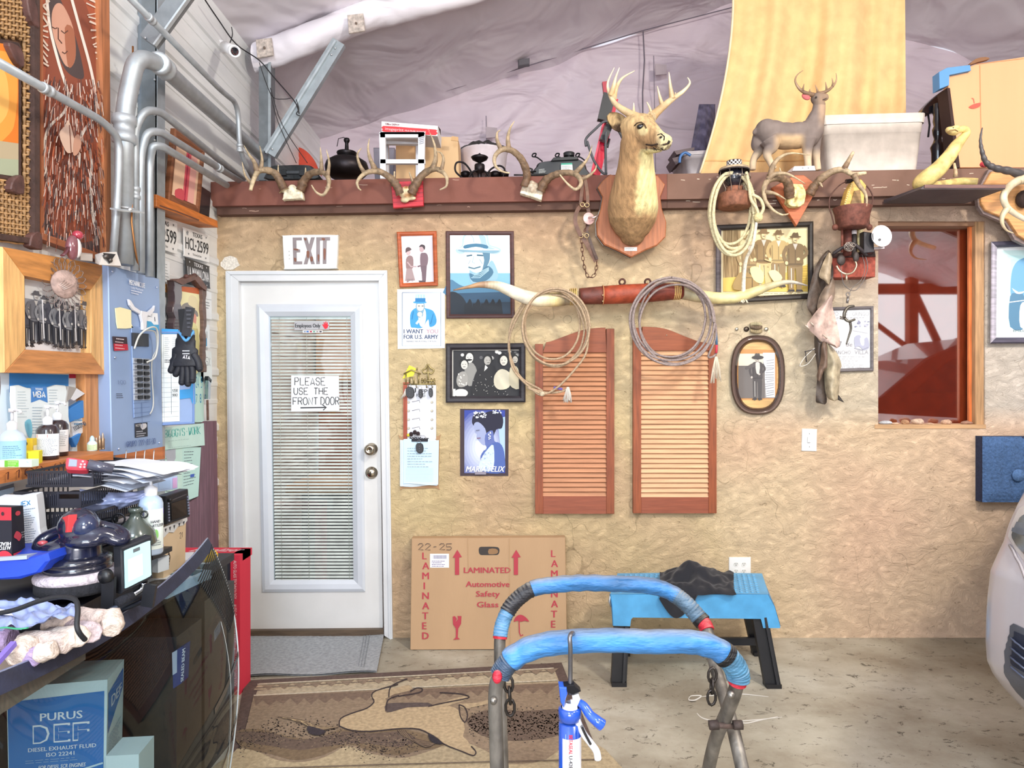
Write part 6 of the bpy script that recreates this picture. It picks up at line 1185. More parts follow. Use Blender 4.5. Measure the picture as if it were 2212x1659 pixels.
o=mk('floor_scuff',b,'matte');o['kind']='structure';o.name='trim_floor_chalk_marks'
t=thing('step_stool','light blue plastic step stool with folding black legs against the wall','stool',FLf(1500,1420))
def SQ(x,y,Y):return P(x,y,Y)
b=B('58a2d0')
top=[SQ(1320,1284,3.42),SQ(1682,1286,3.42),SQ(1630,1250,3.80),SQ(1350,1249,3.80)]
hz=top[0].z;Yn,Yf=3.42,3.80
def tq(u,v):
 a=V((-.0,0,0));xl=P(1318+16*v,0,Yn+(Yf-Yn)*v).x;xr=P(1660-14*v,0,Yn+(Yf-Yn)*v).x;return V((xl+(xr-xl)*u,Yn+(Yf-Yn)*v,hz+.004*math.sin(pi*u)))
b.grid(tq,20,8);part(t,'top',b,'plastic')
b=B('6cb0da')
for i in range(26):
 for j in range(9):
  u,v=.06+i*.035,.1+j*.1;p=tq(u,v)+V((0,0,.001));b.obox(p,(.006,0,0),(0,.010,0),(0,0,.0018))
part(t,'grip_tread',b,'plastic',kind_prop='stuff')
ap=[(1318,1284),(1660,1284),(1674,1310),(1686,1352),(1686,1357),(1650,1357),(1645,1337),(1366,1334),(1362,1338),(1360,1353),(1324,1352),(1322,1310)]
b=B('4f9acc');b.slab(AY(Yn),ap,-.018,0,.003);part(t,'front_apron',b,'plastic')
b=B('4690c4');b.slab(AY(Yf),[(1345,1253),(1625,1253),(1640,1320),(1335,1320)],-.018,0);part(t,'back_apron',b,'plastic')
for xs,us in((0,[(1318,1284),(1322,1310),(1324,1352)]),(1,[(1660,1284),(1674,1310),(1686,1352)])):
 fr=[P(x,y,Yn)for x,y in us];bk=[V((tq(xs,1).x+(.0 if k==0 else(.02 if xs else-.02)*k),Yf,p.z))for k,p in enumerate(fr)]
 b=B('4a94c8').add([*fr,*bk],[(0,1,4,3),(1,2,5,4)]);
b=B('4a94c8')
for xs,us in((0,[(1318,1284),(1322,1310),(1324,1352)]),(1,[(1660,1284),(1674,1310),(1686,1352)])):
 fr=[P(x,y,Yn)for x,y in us];bk=[V((tq(xs,1).x+(.02 if xs else-.02)*k,Yf,p.z))for k,p in enumerate(fr)]
 bb=B('4a94c8');bb.add([*fr,*bk],[(0,1,4,3),(1,2,5,4)]);part(t,'side_panel',bb,'plastic')
def leg(x0,y0,x1,Y0,Y1,w=.075):
 a=P(x0,y0,Y0);c=P(x1,0,Y1);c=V((c.x,Y1,.008));b=B('16161a');b.bar(a,c,w,.03,(0,1,0));b.col('222226').bar(a+V((.02,-.02,0)),c+V((.02,-.02,0)),.012,.02,(0,1,0));b.col('1a1a1e').obox(c,(.036,0,0),(0,.03,0),(0,0,.012));return b
for a in((1342,1350,1336,3.45,3.42),(1640,1330,1668,3.45,3.40),(1345,1330,1345,3.76,3.8),(1622,1330,1640,3.76,3.8)):part(t,'leg',leg(*a),'plastic')
b=B('24242a').bar(P(1345,1385,3.75),P(1640,1385,3.75),.04,.02,(0,1,0));part(t,'cross_brace',b,'plastic')
b=B('c8ccd0').tube([P(1319,1284,3.44),P(1316,1300,3.44),P(1320,1310,3.44)],.006,6);part(t,'fold_latch',b,'metal')
b=B('15171f')
def rag(u,v):
 x=1425+160*u;Y=3.74-.36*v;p=P(x,0,Y);z=hz+.02+.075*math.exp(-((u-.45)/.32)**2-((v-.35)/.4)**2)*(1+.5*NZ.noise(V((u*4,v*4,1))))+.022*NZ.noise(V((u*9,v*7,2)))
 if v>.85:Y=3.42-.025-.01*math.sin(u*14);z=hz+.01-(v-.85)/.15*(.12 if u<.5 else.02)*(math.sin(pi*min(1,u*2))*.8+.2)
 k=1-.14*abs(NZ.noise(V((u*3,v*3,9))));return V((p.x*1.0,Y,max(z,hz+.006)if v<=.85 else z))
b.grid(rag,60,44);t2=thing('black_cloth','crumpled black cloth draped over the front edge of the blue stool','cloth',V((.9,3.6,hz)));part(t2,'cloth',b,'cloth')
t=thing('folding_glass_stand','folding steel stand with two rails padded in blue tape, in the foreground','stand',FLf(1330,2200))
def Y2(pts):return smooth([P(*p)for p in pts],9)
rA=[(1087,1700,2.12),(1083,1560,2.16),(1080,1440,2.20),(1080,1380,2.22),(1088,1340,2.24),(1110,1302,2.26),(1150,1272,2.27),(1200,1263,2.27),(1260,1259,2.27),(1330,1261,2.27),(1400,1265,2.27),(1445,1278,2.27),(1480,1302,2.25),(1510,1335,2.23),(1528,1362,2.2),(1545,1440,2.12),(1580,1560,1.98),(1612,1700,1.86)]
rB=[(1075,1700,1.80),(1072,1600,1.80),(1070,1500,1.80),(1080,1458,1.80),(1110,1420,1.80),(1160,1396,1.80),(1230,1386,1.80),(1320,1383,1.80),(1400,1386,1.80),(1480,1386,1.80),(1530,1394,1.80),(1568,1416,1.80),(1592,1450,1.81),(1590,1485,1.82),(1570,1540,1.88),(1545,1600,1.95),(1522,1700,2.05)]
def sub(pts,a,c):P3=Y2(pts);n=len(P3);return P3[int(a*n):int(c*n)+1]
def extend(pts):p=[V(q_)for q_ in Y2(pts)];return p
for R_,nm in((rA,0),(rB,1)):
 P3=Y2(R_)
 a0=P3[0];d0=(P3[0]-P3[6]).normalized();d1=(P3[-1]-P3[-6]).normalized();s0=a0+d0*(a0 .z/-d0 .z if d0 .z<-.1 else 0);s1=P3[-1]+d1*(P3[-1].z/-d1 .z if d1 .z<-.1 else 0)
 s0=V((a0 .x,a0 .y-.03,0.0))if(s0-a0).length>2 else s0
 P3=[s0]+P3+[s1];n=len(P3);b=B('7c7770').tube(P3,.0185,16)
 part(t,'tube_frame',b,'tube')
def pad(R_,px0,px1,r,col,kind='wrap',nm='blue_padding'):
 P3=Y2(R_);lo=[i for i,p in enumerate(P3)if(px0[0]if isinstance(px0,tuple)else px0)<=pxof(p)[0]<=px1]
 return P3,lo
def padr(R_,a,c,r,col,nm,kind='wrap'):
 P3=Y2(R_);N=len(P3)-1;i0,i1=int(a*N),int(c*N);seg=P3[i0:i1+1];dense=smooth(seg,6);b=B(col)
 b.tube(dense,lambda q_:r*(1+.05*NZ.noise(V((q_*22,a*9,3)))+.02*math.sin(q_*60)),20);part(t,nm,b,kind)
padr(rA,3.2/17,4.6/17,.0235,'5585ac','blue_padding');padr(rA,4.5/17,6.2/17,.0255,'26262c','black_tape');padr(rA,6.1/17,11.5/17,.0265,'3a7cba','blue_padding');padr(rA,11.4/17,13.2/17,.0265,'5c7890','grey_padding');padr(rA,13.1/17,13.5/17,.0275,'1c1c20','black_tape');padr(rA,13.5/17,14.0/17,.0225,'c8283a','red_tape');padr(rA,3.0/17,3.3/17,.0225,'c0283a','red_tape')
padr(rB,3.0/16,3.9/16,.0275,'3c5068','dark_padding');padr(rB,3.8/16,10.9/16,.0305,'3c80c0','blue_padding');padr(rB,10.8/16,11.15/16,.032,'1a1a1e','black_tape');padr(rB,11.1/16,12.6/16,.0305,'4a7c9c','blue_padding');padr(rB,12.5/16,12.8/16,.0235,'c0283a','red_tape')
b=B('c4243c').ball(P(1074,1462,1.772),(.013,.007,.018),8,6);part(t,'red_tape',b,'wrap')
for x,y in((1066,1512),(1578,1500)):part(t,'bolt',B('8a8680').lathe([(.0,.012),(.009,.010),(.010,0)],P(x,y,1.778),(0,-1,0),10),'metal')
b=B('5a4a44').tube([P(1540,1566,1.86),P(1598,1570,1.90)],.008,8);part(t,'hinge_pin',b,'rust')
for x,Y in((1542,1.84),(1594,1.88)):part(t,'nut',B('4a3e3a').lathe([(0,.012),(.013,.012),(.013,-.012),(0,-.012)],P(x,1566,Y),(1,0,.05),6),'rust')
def chn(pts,L,r):
 c_=thing('chain','short steel chain hanging from the %s side of the folding stand'%('left' if pts[0][0]<1300 else 'right'),'chain',P(*pts[0]));chain(c_,pts,L,r,'4a4644',m=P,wd=.55)
chn([(1097,1452,1.95),(1098,1475,1.95),(1101,1500,1.95),(1102,1532,1.95)],.024,.0045)
chn([(1541,1436,2.0),(1539,1455,2.0),(1538,1480,2.0),(1537,1510,2.0)],.022,.0042)
t=thing('caulking_gun','blue and white caulking gun hanging upright by its rod from the front rail','caulking gun',P(1232,1640,1.62))
YG=1.70;g=lambda x,y,d=0:P(x,y,YG-d)
b=B('7d7d82').tube(smooth([g(1232,1500),g(1232,1440),g(1232,1400,.02),g(1231,1378,.02),g(1234,1369,.0),P(1238,1368,1.78),P(1240,1376,1.86)],5),.0055,8);part(t,'hook_rod',b,'metal')
b=B('2450b4').lathe([(0,0),(.026,0),(.027,.003),(.027,.34),(0,.34)],g(1231,1860),seg=24);part(t,'barrel',b,'gloss')
og=g(1231,1826);b=B('e8e6ec').grid(lambda u,v:og+V((math.cos(-pi/2-.75+u*2.1)*.0282,math.sin(-pi/2-.75+u*2.1)*.0282,v*.272)),16,1);part(t,'cartridge_label',b,'paper')
b=B('2450b4').lathe([(.020,0),(.028,.004),(.028,.03),(.022,.033)],g(1231,1556),seg=24);part(t,'barrel_cap',b,'gloss')
b=B('dcdce4').lathe([(.020,0),(.019,.03),(.010,.038)],g(1231,1550),seg=18);part(t,'white_neck',b,'gloss')
b=B('2c5cc8').slab((lambda x,y,d=0:g(x,y,d),V((0,-1,0))),[(1208,1485),(1224,1486),(1226,1500),(1222,1512),(1218,1530),(1211,1518),(1209,1500)],-.015,.02,.003);part(t,'catch_housing',b,'gloss')
b=B('2a2a2e').slab((lambda x,y,d=0:g(x,y,d),V((0,-1,0))),[(1218,1482),(1240,1480),(1255,1494),(1238,1502),(1222,1494)],-.012,.014,.002);part(t,'thumb_plate',b,'metal')
b=B('2456c8').tube(smooth([g(1252,1518,.0),g(1262,1526,.01),g(1275,1545,.02),g(1290,1558,.03),g(1300,1566,.03)],5),lambda q_:.009+.006*q_,12);part(t,'handle',b,'gloss')
b=B('e4e4e8').slab((lambda x,y,d=0:g(x,y,d),V((0,-1,0))),[(1236,1504),(1250,1500),(1254,1512),(1246,1530),(1238,1520)],-.012,.012,.003);part(t,'pivot',b,'gloss')
b=B('e6e6ea').tube(smooth([g(1238,1510,.0),g(1244,1545,.01),g(1258,1580,.015),g(1276,1605,.02),g(1288,1622,.02),g(1292,1640,.02)],5),lambda q_:.008+.001*q_,10);b.col('1e1e22').tube(smooth([g(1256,1568,.03),g(1264,1586,.03),g(1276,1608,.032)],4),.0035,6);part(t,'trigger',b,'gloss')
mg=QF(g(1216,1583,.030),g(1240,1583,.030),g(1240,1790,.030),g(1216,1790,.030),24,207)
b=B('d8283a',d=.0004)
def vtxt(b,m,s,x,y,h,w,c,bold=0):b.text(m,s,x,y,h,w,c,rot=pi/2,bold=bold)
vtxt(b,mg,'BETASEAL',21,5,8,42,'c8283c',.5);vtxt(b,mg,'U-428',21,50,8,27,'2a2a30',.5);b.line(mg,[(6,3),(6,40)],1,'8fb0d8');part(t,'lettering',b,'print')
t=thing('silver_car','front corner of a silver car with headlight and fog lamp grille at right','car',(1.9,2.0,0))
YC=2.1
def cx(py):
 pts=[(1060,2235),(1100,2208),(1140,2190),(1180,2178),(1240,2150),(1300,2143),(1350,2140),(1400,2139),(1440,2142),(1470,2155),(1500,2178),(1540,2215),(1580,2260)]
 for(a,xa),(c,xc)in zip(pts,pts[1:]):
  if a<=py<=c:return xa+(xc-xa)*(py-a)/(c-a)
 return pts[0][1]if py<1060 else pts[-1][1]
def carf(u,v):
 py=1060+v*520;x0=P(cx(py),py,YC).x;z=P(0,py,YC).z;r=.35
 if u<.5:q_=u/.5;return V((x0+1.1*(1-q_),YC+.9*(1-q_)**1.5+.0,z))
 q_=(u-.5)/.5;a=q_*pi/2;return V((x0+r*(1-math.cos(a))*1.1+.25*max(0,q_-.5),YC-r*math.sin(a),z))
def carf2(u,v):
 py=1060+v*520;x0=P(cx(py),py,YC).x;z=P(0,py,YC).z
 if u<.35:k=1-u/.35;return V((x0+.02+1.5*.80*k+.1*k*k,YC+.05+1.5*k,z))
 k=(u-.35)/.65;a=k*pi/2;return V((x0+.02*(1-k)+.62*(1-math.cos(a)),YC+.05-.62*math.sin(a),z))
b=B('b4aeb2').grid(carf2,60,60);part(t,'bumper',b,'car')
def onb(px,py,off=0):
 """point on the bumper skin seen at a pixel"""
 best=None
 for i in range(161):
  u=.36+.63*i/160;p=carf2(u,(py-1060)/520);x=pxof(p)[0]
  if best is None or abs(x-px)<best[0]:best=(abs(x-px),p,u)
 p=best[1];n=V((-math.cos((best[2]-.35)/.65*pi/2),-math.sin((best[2]-.35)/.65*pi/2),0));return p+n*off
mc=(lambda x,y,d=0:onb(x,y,d),V((0,-1,0)))
def patch(pts,off,col,kind,nm):
 """fill a pixel outline on the curved skin"""
 b=B(col);ys=[p[1]for p in pts];y0,y1=min(ys),max(ys);rows=[]
 for j in range(25):
  y=y0+(y1-y0)*(j+.01)/24.02;cr=[a[0]+(c[0]-a[0])*(y-a[1])/(c[1]-a[1])for a,c in zip(pts,pts[1:]+pts[:1])if(a[1]<=y<c[1])or(c[1]<=y<a[1])]
  if len(cr)>1:rows.append([onb(min(cr)+(max(cr)-min(cr))*i/8,y,off)for i in range(9)])
 vs=sum(rows,[]);b.add(vs,[(j*9+i,j*9+i+1,j*9+i+10,j*9+i+9)for j in range(len(rows)-1)for i in range(8)],True);return part(t,nm,b,kind)
patch([(2184,1340),(2192,1332),(2330,1345),(2330,1530),(2240,1520),(2200,1490),(2170,1450),(2172,1400)],.003,'4a4c54','plastic','fog_lamp_bezel')
patch([(2194,1346),(2330,1356),(2330,1440),(2186,1420),(2188,1380)],.006,'1e2434','plastic','grille')
for k in range(4):part(t,'grille_bar',B('4a5268').tube([onb(2190+i*6,1362+k*20+i*2.4,.012)for i in range(6)],.003,5),'plastic')
patch([(2178,1160),(2200,1105),(2230,1085),(2330,1080),(2330,1260),(2230,1215),(2195,1185)],.004,'a8a09c','gloss','headlight_rim')
patch([(2190,1160),(2206,1120),(2235,1100),(2330,1095),(2330,1245),(2230,1198),(2200,1176)],.008,'8c9098','chrome','headlight')
patch([(2192,1150),(2204,1128),(2330,1122),(2330,1150),(2212,1152)],.012,'50545c','gloss','headlight_lens')
b=B('9a9498').tube([onb(2184+i*7,1180+i*9+i*i*.4,.004)for i in range(10)],.004,6);part(t,'panel_gap',b,'plastic')
bb=B('b8b2b6');bb.add([carf2(u/20,0)for u in range(21)]+[V((3.4,1.3,1.2)),V((3.9,3.7,1.2))],[(i,i+1,21)for i in range(20)]+[(0,21,22)]);part(t,'hood',bb,'car')
bb=B('1a1a1c').lathe([(0,-.1),(.28,-.1),(.31,-.07),(.31,.07),(.28,.1),(0,.1)],(2.75,2.9,.31),(1,0,0),32);part(t,'tyre',bb,'rubber')
t=thing('steel_column','large galvanised steel column with angled brace beside the grey conduits','post',(-1.62,3.08,0))
b=B('7c8286').box((-1.70,3.185,0),(-1.63,3.195,3.75));part(t,'web',b,'galv')
b=B('aab4ba').box((-1.636,3.185,0),(-1.626,3.255,3.75));part(t,'flange',b,'galv')
b=B('828a90').box((-1.715,3.185,0),(-1.70,3.255,3.75));part(t,'flange',b,'galv')
b=B('8a9094').bar(P(322,92,3.0),P(425,-50,3.0),.075,.04,(0,-1,0));part(t,'brace',b,'galv')
b=B('c0c8cc').bar(P(334,98,2.97),P(437,-44,2.97),.008,.02,(0,-1,0));part(t,'brace_lip',b,'galv')
for x,y in((314,82),(343,83),(332,118),(334,172),(334,248),(334,303)):part(t,'bolt',B('c8ccd0').ball(P(x,y,2.975 if y<100 else 3.18),.006,7,5),'metal')
def bend(pts,r=.09,n=8):
 """poly line with rounded corners"""
 pts=[V(p)for p in pts];out=[pts[0]]
 for i in range(1,len(pts)-1):
  p=pts[i];a=pts[i-1]-p;c=pts[i+1]-p;k=min(r,a.length*.45,c.length*.45);a=p+a.normalized()*k;c=p+c.normalized()*k
  out+=[a*(1-u)**2+p*2*u*(1-u)+c*u*u for u in[j/n for j in range(n+1)]]
 return out+[pts[-1]]
def conduit(label,pts,r,rad,couple=(),col='aab0b4'):
 t=thing('conduit',label,'pipe',pts[0],'grey electrical conduits');P3=bend(pts,rad)
 part(t,'tube',B(col).tube(P3,r,14),'galv')
 for i,k in couple:
  a,c=V(pts[i]),V(pts[i+1]);m_=a.lerp(c,k);d_=(c-a).normalized()
  part(t,'coupling',B('b8bec2').tube([m_-d_*r*1.6,m_-d_*r*1.5,m_-d_*r*.6,m_-d_*r*.5,m_+d_*r*.5,m_+d_*r*.6,m_+d_*r*1.5,m_+d_*r*1.6],[r*1.05,r*1.3,r*1.3,r*1.12,r*1.12,r*1.3,r*1.3,r*1.05],14),'galv')
 return t
def LX(px,py,X):Y=FPX*X/(px-1106);return V((X,Y,1.48-(py-829.5)*Y/FPX))
conduit('thickest grey conduit rising from the blue panel and bending back along the wall',[LX(268,572,-1.60),LX(268,240,-1.60),LX(295,122,-1.55),LX(345,138,-1.52),LX(395,185,-1.57),LX(570,340,-1.60),LX(640,400,-1.60)],.036,.16,((0,.88),(3,.1)))
conduit('second grey conduit, next right of the thickest, bending back towards the loft',[LX(291,585,-1.58),LX(291,280,-1.58),LX(312,238,-1.545),LX(345,240,-1.53),LX(525,388,-1.56)],.0165,.09,((0,.55),))
conduit('third grey conduit from the left above the blue panel, bending back under the second',[LX(304,590,-1.57),LX(304,330,-1.57),LX(318,285,-1.54),LX(345,284,-1.52),LX(530,398,-1.56)],.0165,.09,((3,.62),))
conduit('lowest and rightmost of the conduits bending back beside the steel column',[LX(323,598,-1.56),LX(323,350,-1.56),LX(330,314,-1.53),LX(350,316,-1.51),LX(490,400,-1.56)],.0165,.08)
conduit('grey conduit crossing the dark painting from the left and turning down',[LX(-60,103,-1.56),LX(222,262,-1.56),LX(258,300,-1.56),LX(256,400,-1.57),LX(243,570,-1.60)],.0145,.12,((0,.5),))
conduit('upper grey conduit crossing the column and brace, ending at the fascia',[LX(255,-30,-1.48),LX(480,198,-1.48),LX(514,225,-1.49),LX(518,330,-1.5),LX(548,388,-1.5)],.0135,.09,((0,.25),(2,.9)))
b=B('b07a4c').tube([LX(287,100,-1.6),LX(288,300,-1.6),LX(284,480,-1.56),LX(292,540,-1.56),LX(300,585,-1.57)],.004,6);solo('copper_wire',b,'metal','bare copper wire running down between the conduits','wire')
t=thing('pipe_strap','grey pipe strap holding the conduits above the blue panel','bracket',LX(275,455,-1.55))
b=B('c4cace').bar(LX(245,452,-1.56),LX(305,458,-1.54),.03,.006,(0,-1,.3));b.ring(LX(268,452,-1.60),(0,0,1),.038,.005,20,6);part(t,'strap',b,'galv')
part(t,'bolt',B('d8dcde').ball(LX(281,453,-1.54),.010,8,6),'metal')
FRQ=[(-60,-80),(85,-45),(84,530),(-60,515)]
t=thing('woven_picture_frame','woven cane frame with dark leather corners around an orange painting','picture',Lf(20,520,.02))
b=B('4a3630').slab(LW,[(74,-60),(86,-56),(86,527),(75,526)],.01,.05,.003);part(t,'edge',b,'leather')
b=B('4a3630').slab(LW,[(-40,498),(75,515),(75,527),(-40,512)],.01,.05,.003);part(t,'edge',b,'leather')
b=B('6a4c34').slab(LW,[(-60,-80),(76,-50),(76,518),(-60,500)],.005,.02);part(t,'backing',b,'wood')
b=B('b58c5c');rr=random.Random(11)
def wv(b,horiz):
 if horiz:
  for j in range(54):
   y=-20+j*10.2;pts=[Lf(x,y+x*.13+rr.uniform(-1,1),.026+(.007 if((k+j)%2)else-.003))for k,x in enumerate(range(-20,80,8))]
   if 80<y<380:pts=[p for p in pts if pxof(p)[0]>47]
   if len(pts)>1:b.tube(pts,.0062,5,sq=.6)
 else:
  for k in range(13):
   x=-20+k*8;pts=[Lf(x,y+x*.13,.026+(.007 if((k+j)%2==0)else-.003))for j,y in enumerate(range(-40,520,10))]
   if x<47:pts1=[p for p in pts if pxof(p)[1]<90];pts2=[p for p in pts if pxof(p)[1]>385];[b.tube(q_,.0062,5,sq=.6)for q_ in(pts1,pts2)if len(q_)>1]
   else:b.tube(pts,.0062,5,sq=.6)
wv(b,True);part(t,'cane_weave',b,'wood',kind_prop='stuff');b=B('9a744a');wv(b,False);part(t,'cane_weave',b,'wood',kind_prop='stuff')
b=B('4a3630').slab(LW,[(-30,78),(42,92),(46,100),(46,385),(40,392),(-30,380)],.02,.034,.002);part(t,'inner_edge',b,'leather')
b=B('e0812c',d=.035);b.flat(LW,[(-30,88),(40,100),(40,382),(-30,372)],'e07c28');b.flat(LW,sm2([(-30,130),(5,110),(30,130),(38,180),(34,250),(20,290),(-30,310)],4),'eea044');b.flat(LW,sm2([(-30,170),(5,150),(18,190),(14,250),(-30,280)],4),'f4b860')
b.flat(LW,[(-30,300),(40,310),(40,382),(-30,372)],'b9a98a');b.flat(LW,[(-30,340),(40,345),(40,382),(-30,372)],'a8b094');part(t,'painting',b,'print')
for q_ in([(60,-10),(75,-5),(85,40),(85,62),(70,45),(62,20)],[(20,92),(40,98),(52,115),(53,145),(40,138),(25,110)],[(25,402),(32,385),(46,378),(53,386),(53,420),(28,414)],[(66,526),(70,508),(84,500),(92,510),(92,540),(68,534)]):
 b=B('5a3c36').slab(LW,sm2(q_,2),.03,.055,.004);part(t,'leather_corner',b,'leather')
t=thing('tall_wood_painting','tall rust and white painting of a draped veiled figure in orange wooden frame','picture',Lf(160,560,.01))
b=B('9c5c3a').slab(LW,[(86,-80),(92,-78),(96,520),(88,516)],.005,.04);part(t,'frame_bar',b,'woodz')
b=B('aa6a42').slab(LW,[(217,-60),(236,-50),(241,572),(230,568)],.005,.045,.003);part(t,'frame_bar',b,'woodz')
b=B('9c5c3a').slab(LW,[(92,503),(238,556),(240,572),(92,517)],.005,.045,.003);part(t,'frame_bar',b,'wood')
b=B('6f4436',d=.0185).slab(LW,[(88,-80),(232,-55),(232,560),(92,508)],.004,.018);rr=random.Random(21)
b.flat(LW,[(90,-80),(231,-55),(231,556),(93,505)],'a8583c');b.flat(LW,[(93,455),(231,500),(231,556),(93,505)],'5c4a48')
b.flat(LW,sm2([(108,60),(120,10),(150,-10),(180,0),(200,60),(214,150),(222,300),(214,420),(200,520),(110,490),(98,350),(96,200)],4),'8f4c36')
b.flat(LW,sm2([(104,20),(112,-10),(125,-10),(140,20),(160,70),(176,130),(180,170),(150,160),(130,130),(115,90)],4),'4f4140')
b.flat(LW,sm2([(112,30),(122,8),(138,14),(158,60),(164,110),(158,140),(142,142),(126,110),(114,70)],4),'d09c84')
b.flat(LW,sm2([(140,60),(158,62),(164,110),(158,140),(146,140)],3),'a8684c')
for pts in([(112,58),(119,62),(124,60)],[(132,66),(139,72),(147,66)],[(126,60),(126,84),(134,94)],[(134,112),(140,116),(146,110)]):b.line(LW,pts,2.4,'5a3a30')
for pts in([(100,-20),(108,60),(128,140),(146,200),(140,240),(110,270),(98,300),(98,360),(110,420)],[(150,-20),(172,60),(194,140),(206,200),(210,245)],[(205,250),(176,294),(192,318),(198,360),(194,400),(200,460),(210,530)]):b.line(LW,sm2(pts,4,False),6,'efe4d8')
for i in range(46):
 for sd in(0,1):
  y=-30+i*12;x=(90+rr.uniform(0,4))if sd==0 else 212-abs(rr.gauss(0,2));w_=15-i*.2 if sd==0 else 16
  if(sd==0 and y<140)or(sd==1 and y<120):x1=x+w_ if sd==0 else 228;x0_=x if sd==0 else 185+max(0,y)*.2;tl_=rr.uniform(-9,9);b.line(LW,[(x0_,y+x0_*.1-10+tl_),((x0_+x1)/2,y+x0_*.1-8),(x1,y+x1*.1-8-tl_)],rr.uniform(2,4.5),'e0cdbc')
for i in range(900):
 x=rr.uniform(96,224);y=rr.uniform(150,500)+x*.1;l=rr.uniform(8,34);c=rr.choice(['e8d8cc','c8a090','5a4644','b8603e','7c4030','4c4042'])
 b.line(LW,[(x,y),(x+rr.uniform(-3,3)+(x-160)*.05,y+l)],rr.uniform(.8,2.0),c);b.d-=.00012
b.d=max(b.d,.03);b.flat(LW,sm2([(128,290),(140,272),(148,260),(158,290),(164,318),(154,330),(142,326)],3),'d8b8a4');b.flat(LW,sm2([(160,300),(170,290),(176,310),(168,332),(158,334)],3),'c89880');b.line(LW,[(150,270),(154,330)],2,'7a4a3a')
part(t,'painted_panel',b,'print')
t=thing('woodpecker_figurine','small red-headed wooden bird standing on top of the wooden photo frame','figurine',LX(160,555,-1.58))
X_=-1.58;b=B('7a4a50').ball(LX(157,535,X_),(.022,.028,.045),14,10);part(t,'body',b,'gloss')
b=B('e6e2e0').ball(LX(166,536,X_+.01),(.014,.02,.036),12,8);part(t,'breast',b,'gloss')
b=B('a83848').ball(LX(168,508,X_),(.019,.02,.017),12,8);b.tube([LX(170,508,X_),LX(184,508,X_+.01)],lambda q_:.009*(1-q_)+.001,8);part(t,'head',b,'gloss')
b=B('5c3038').tube([LX(150,530,X_),LX(140,548,X_),LX(134,552,X_)],.008,6,sq=.5);part(t,'wing',b,'gloss')
t=thing('battery_box','torn white carton with two dark battery ends showing, on top of the photo frame','box',LX(240,565,-1.56))
X_=-1.57;b=B('d8d4ce').hexa([LX(205,568,X_-.03),LX(258,578,X_-.03),LX(262,574,X_+.06),LX(215,572,X_+.06),LX(205,550,X_-.03),LX(250,548,X_-.03),LX(252,544,X_+.05),LX(222,545,X_+.05)]);part(t,'carton',b,'card')
b=B('2c2a2c').add([LX(222,546,X_+.062),LX(250,549,X_+.062),LX(236,570,X_+.062)],[(0,1,2)]);part(t,'opening',b,'card')
for x,y in((231,554),(240,562)):part(t,'battery',B('6a6460').lathe([(0,.004),(.004,.004),(.009,0),(.009,-.01)],LX(x,y,X_+.066),(1,-.2,0),14),'metal')
b=B('b8b0a8').hexa([LX(172,560,-1.64),LX(200,566,-1.64),LX(200,564,-1.58),LX(174,562,-1.58),LX(172,545,-1.64),LX(200,548,-1.64),LX(200,550,-1.58),LX(174,548,-1.58)]);solo('small_packet',b,'paper','small grey packet between the wooden bird and the battery carton','packet')
t=thing('wooden_photo_frame','wide honey-coloured mitred wooden frame with group photograph of men','picture',Lf(120,808,.03))
O=[(6,533),(232,575),(229,809),(10,805)];I=[(53,596),(197,626),(197,763),(55,755)]
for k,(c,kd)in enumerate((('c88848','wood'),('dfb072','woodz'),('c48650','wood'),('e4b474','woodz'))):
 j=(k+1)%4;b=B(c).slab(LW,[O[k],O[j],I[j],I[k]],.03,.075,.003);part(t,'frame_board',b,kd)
b=B('b8703c').slab(LW,[(197,626),(204,628),(204,762),(197,763)],.03,.068);part(t,'inner_lip',b,'woodz')
b=B('d4d4d6',d=.031);b.flat(LW,I,'cfd2d8');
mq=QF(*[Lf(x,y,.033)for x,y in I]);b.d=0;b.rect(mq,0,0,100,45,'e2e4e6');b.rect(mq,0,88,100,100,'e0e4ea');b.rect(mq,0,30,100,86,'9498a2');rr=random.Random(8)
for i in range(11):
 x=6+i*9+rr.uniform(-2,2);person(b,mq,x,92+rr.uniform(-4,3),64+rr.uniform(-6,6),rr.choice(['4c4e5a','6e7078','3c3e4a','888a90']),'c4c2c0','5a5a60' if i%3 else None,'34363f',0,1.2)
for i in range(4):b.line(mq,[(12+i*24,30),(14+i*24,84)],1.6,'dcdce0')
part(t,'photograph',b,'print')
t=thing('wire_flower_ornament','oval pink metal disc with wire petals hanging over the wooden photo frame','ornament',Lf(142,650,.1))
cc=Lf(140,614,.10);uu=V((.55,.83,0)).normalized()
b=B('b39a90').lathe([(0,.012),(.03,.010),(.05,.004),(.052,0),(0,-.002)],cc,(1,-.45,0),26);part(t,'disc',b,'rust')
for i in range(22):
 a=2*pi*i/22;w=V((0,0,1));d_=uu*math.cos(a)*.75+w*math.sin(a);n_=uu*-math.sin(a)+w*math.cos(a)
 part(t,'wire_petal',B('8a7c78').tube(smooth([cc+d_*.048,cc+d_*.075+n_*.012,cc+d_*.098,cc+d_*.075-n_*.012,cc+d_*.05-n_*.003],4),.0013,5),'metal')
for k in range(5):part(t,'scratch_line',B('d8c8c0').tube([cc+V((.013,-.006,0))+uu*(-.03+k*.004)+V((0,0,-.01-k*.003)),cc+V((.014,-.006,0))+uu*(-.01+k*.008)+V((0,0,.012-k*.004))],.0012,5),'metal')
t=thing('electric_panel','tall blue-grey electrical panel with two rows of black breakers','panel',LX(295,980,-1.66))
EP=[(234,572),(344,602),(352,970),(242,986)];OF=.10
b=B('8ea6cc').slab(LW,EP,.0,OF,.004);part(t,'cover',b,'paintedsteel')
m=QF(*[Lf(x,y,OF+.001)for x,y in EP],110,400)
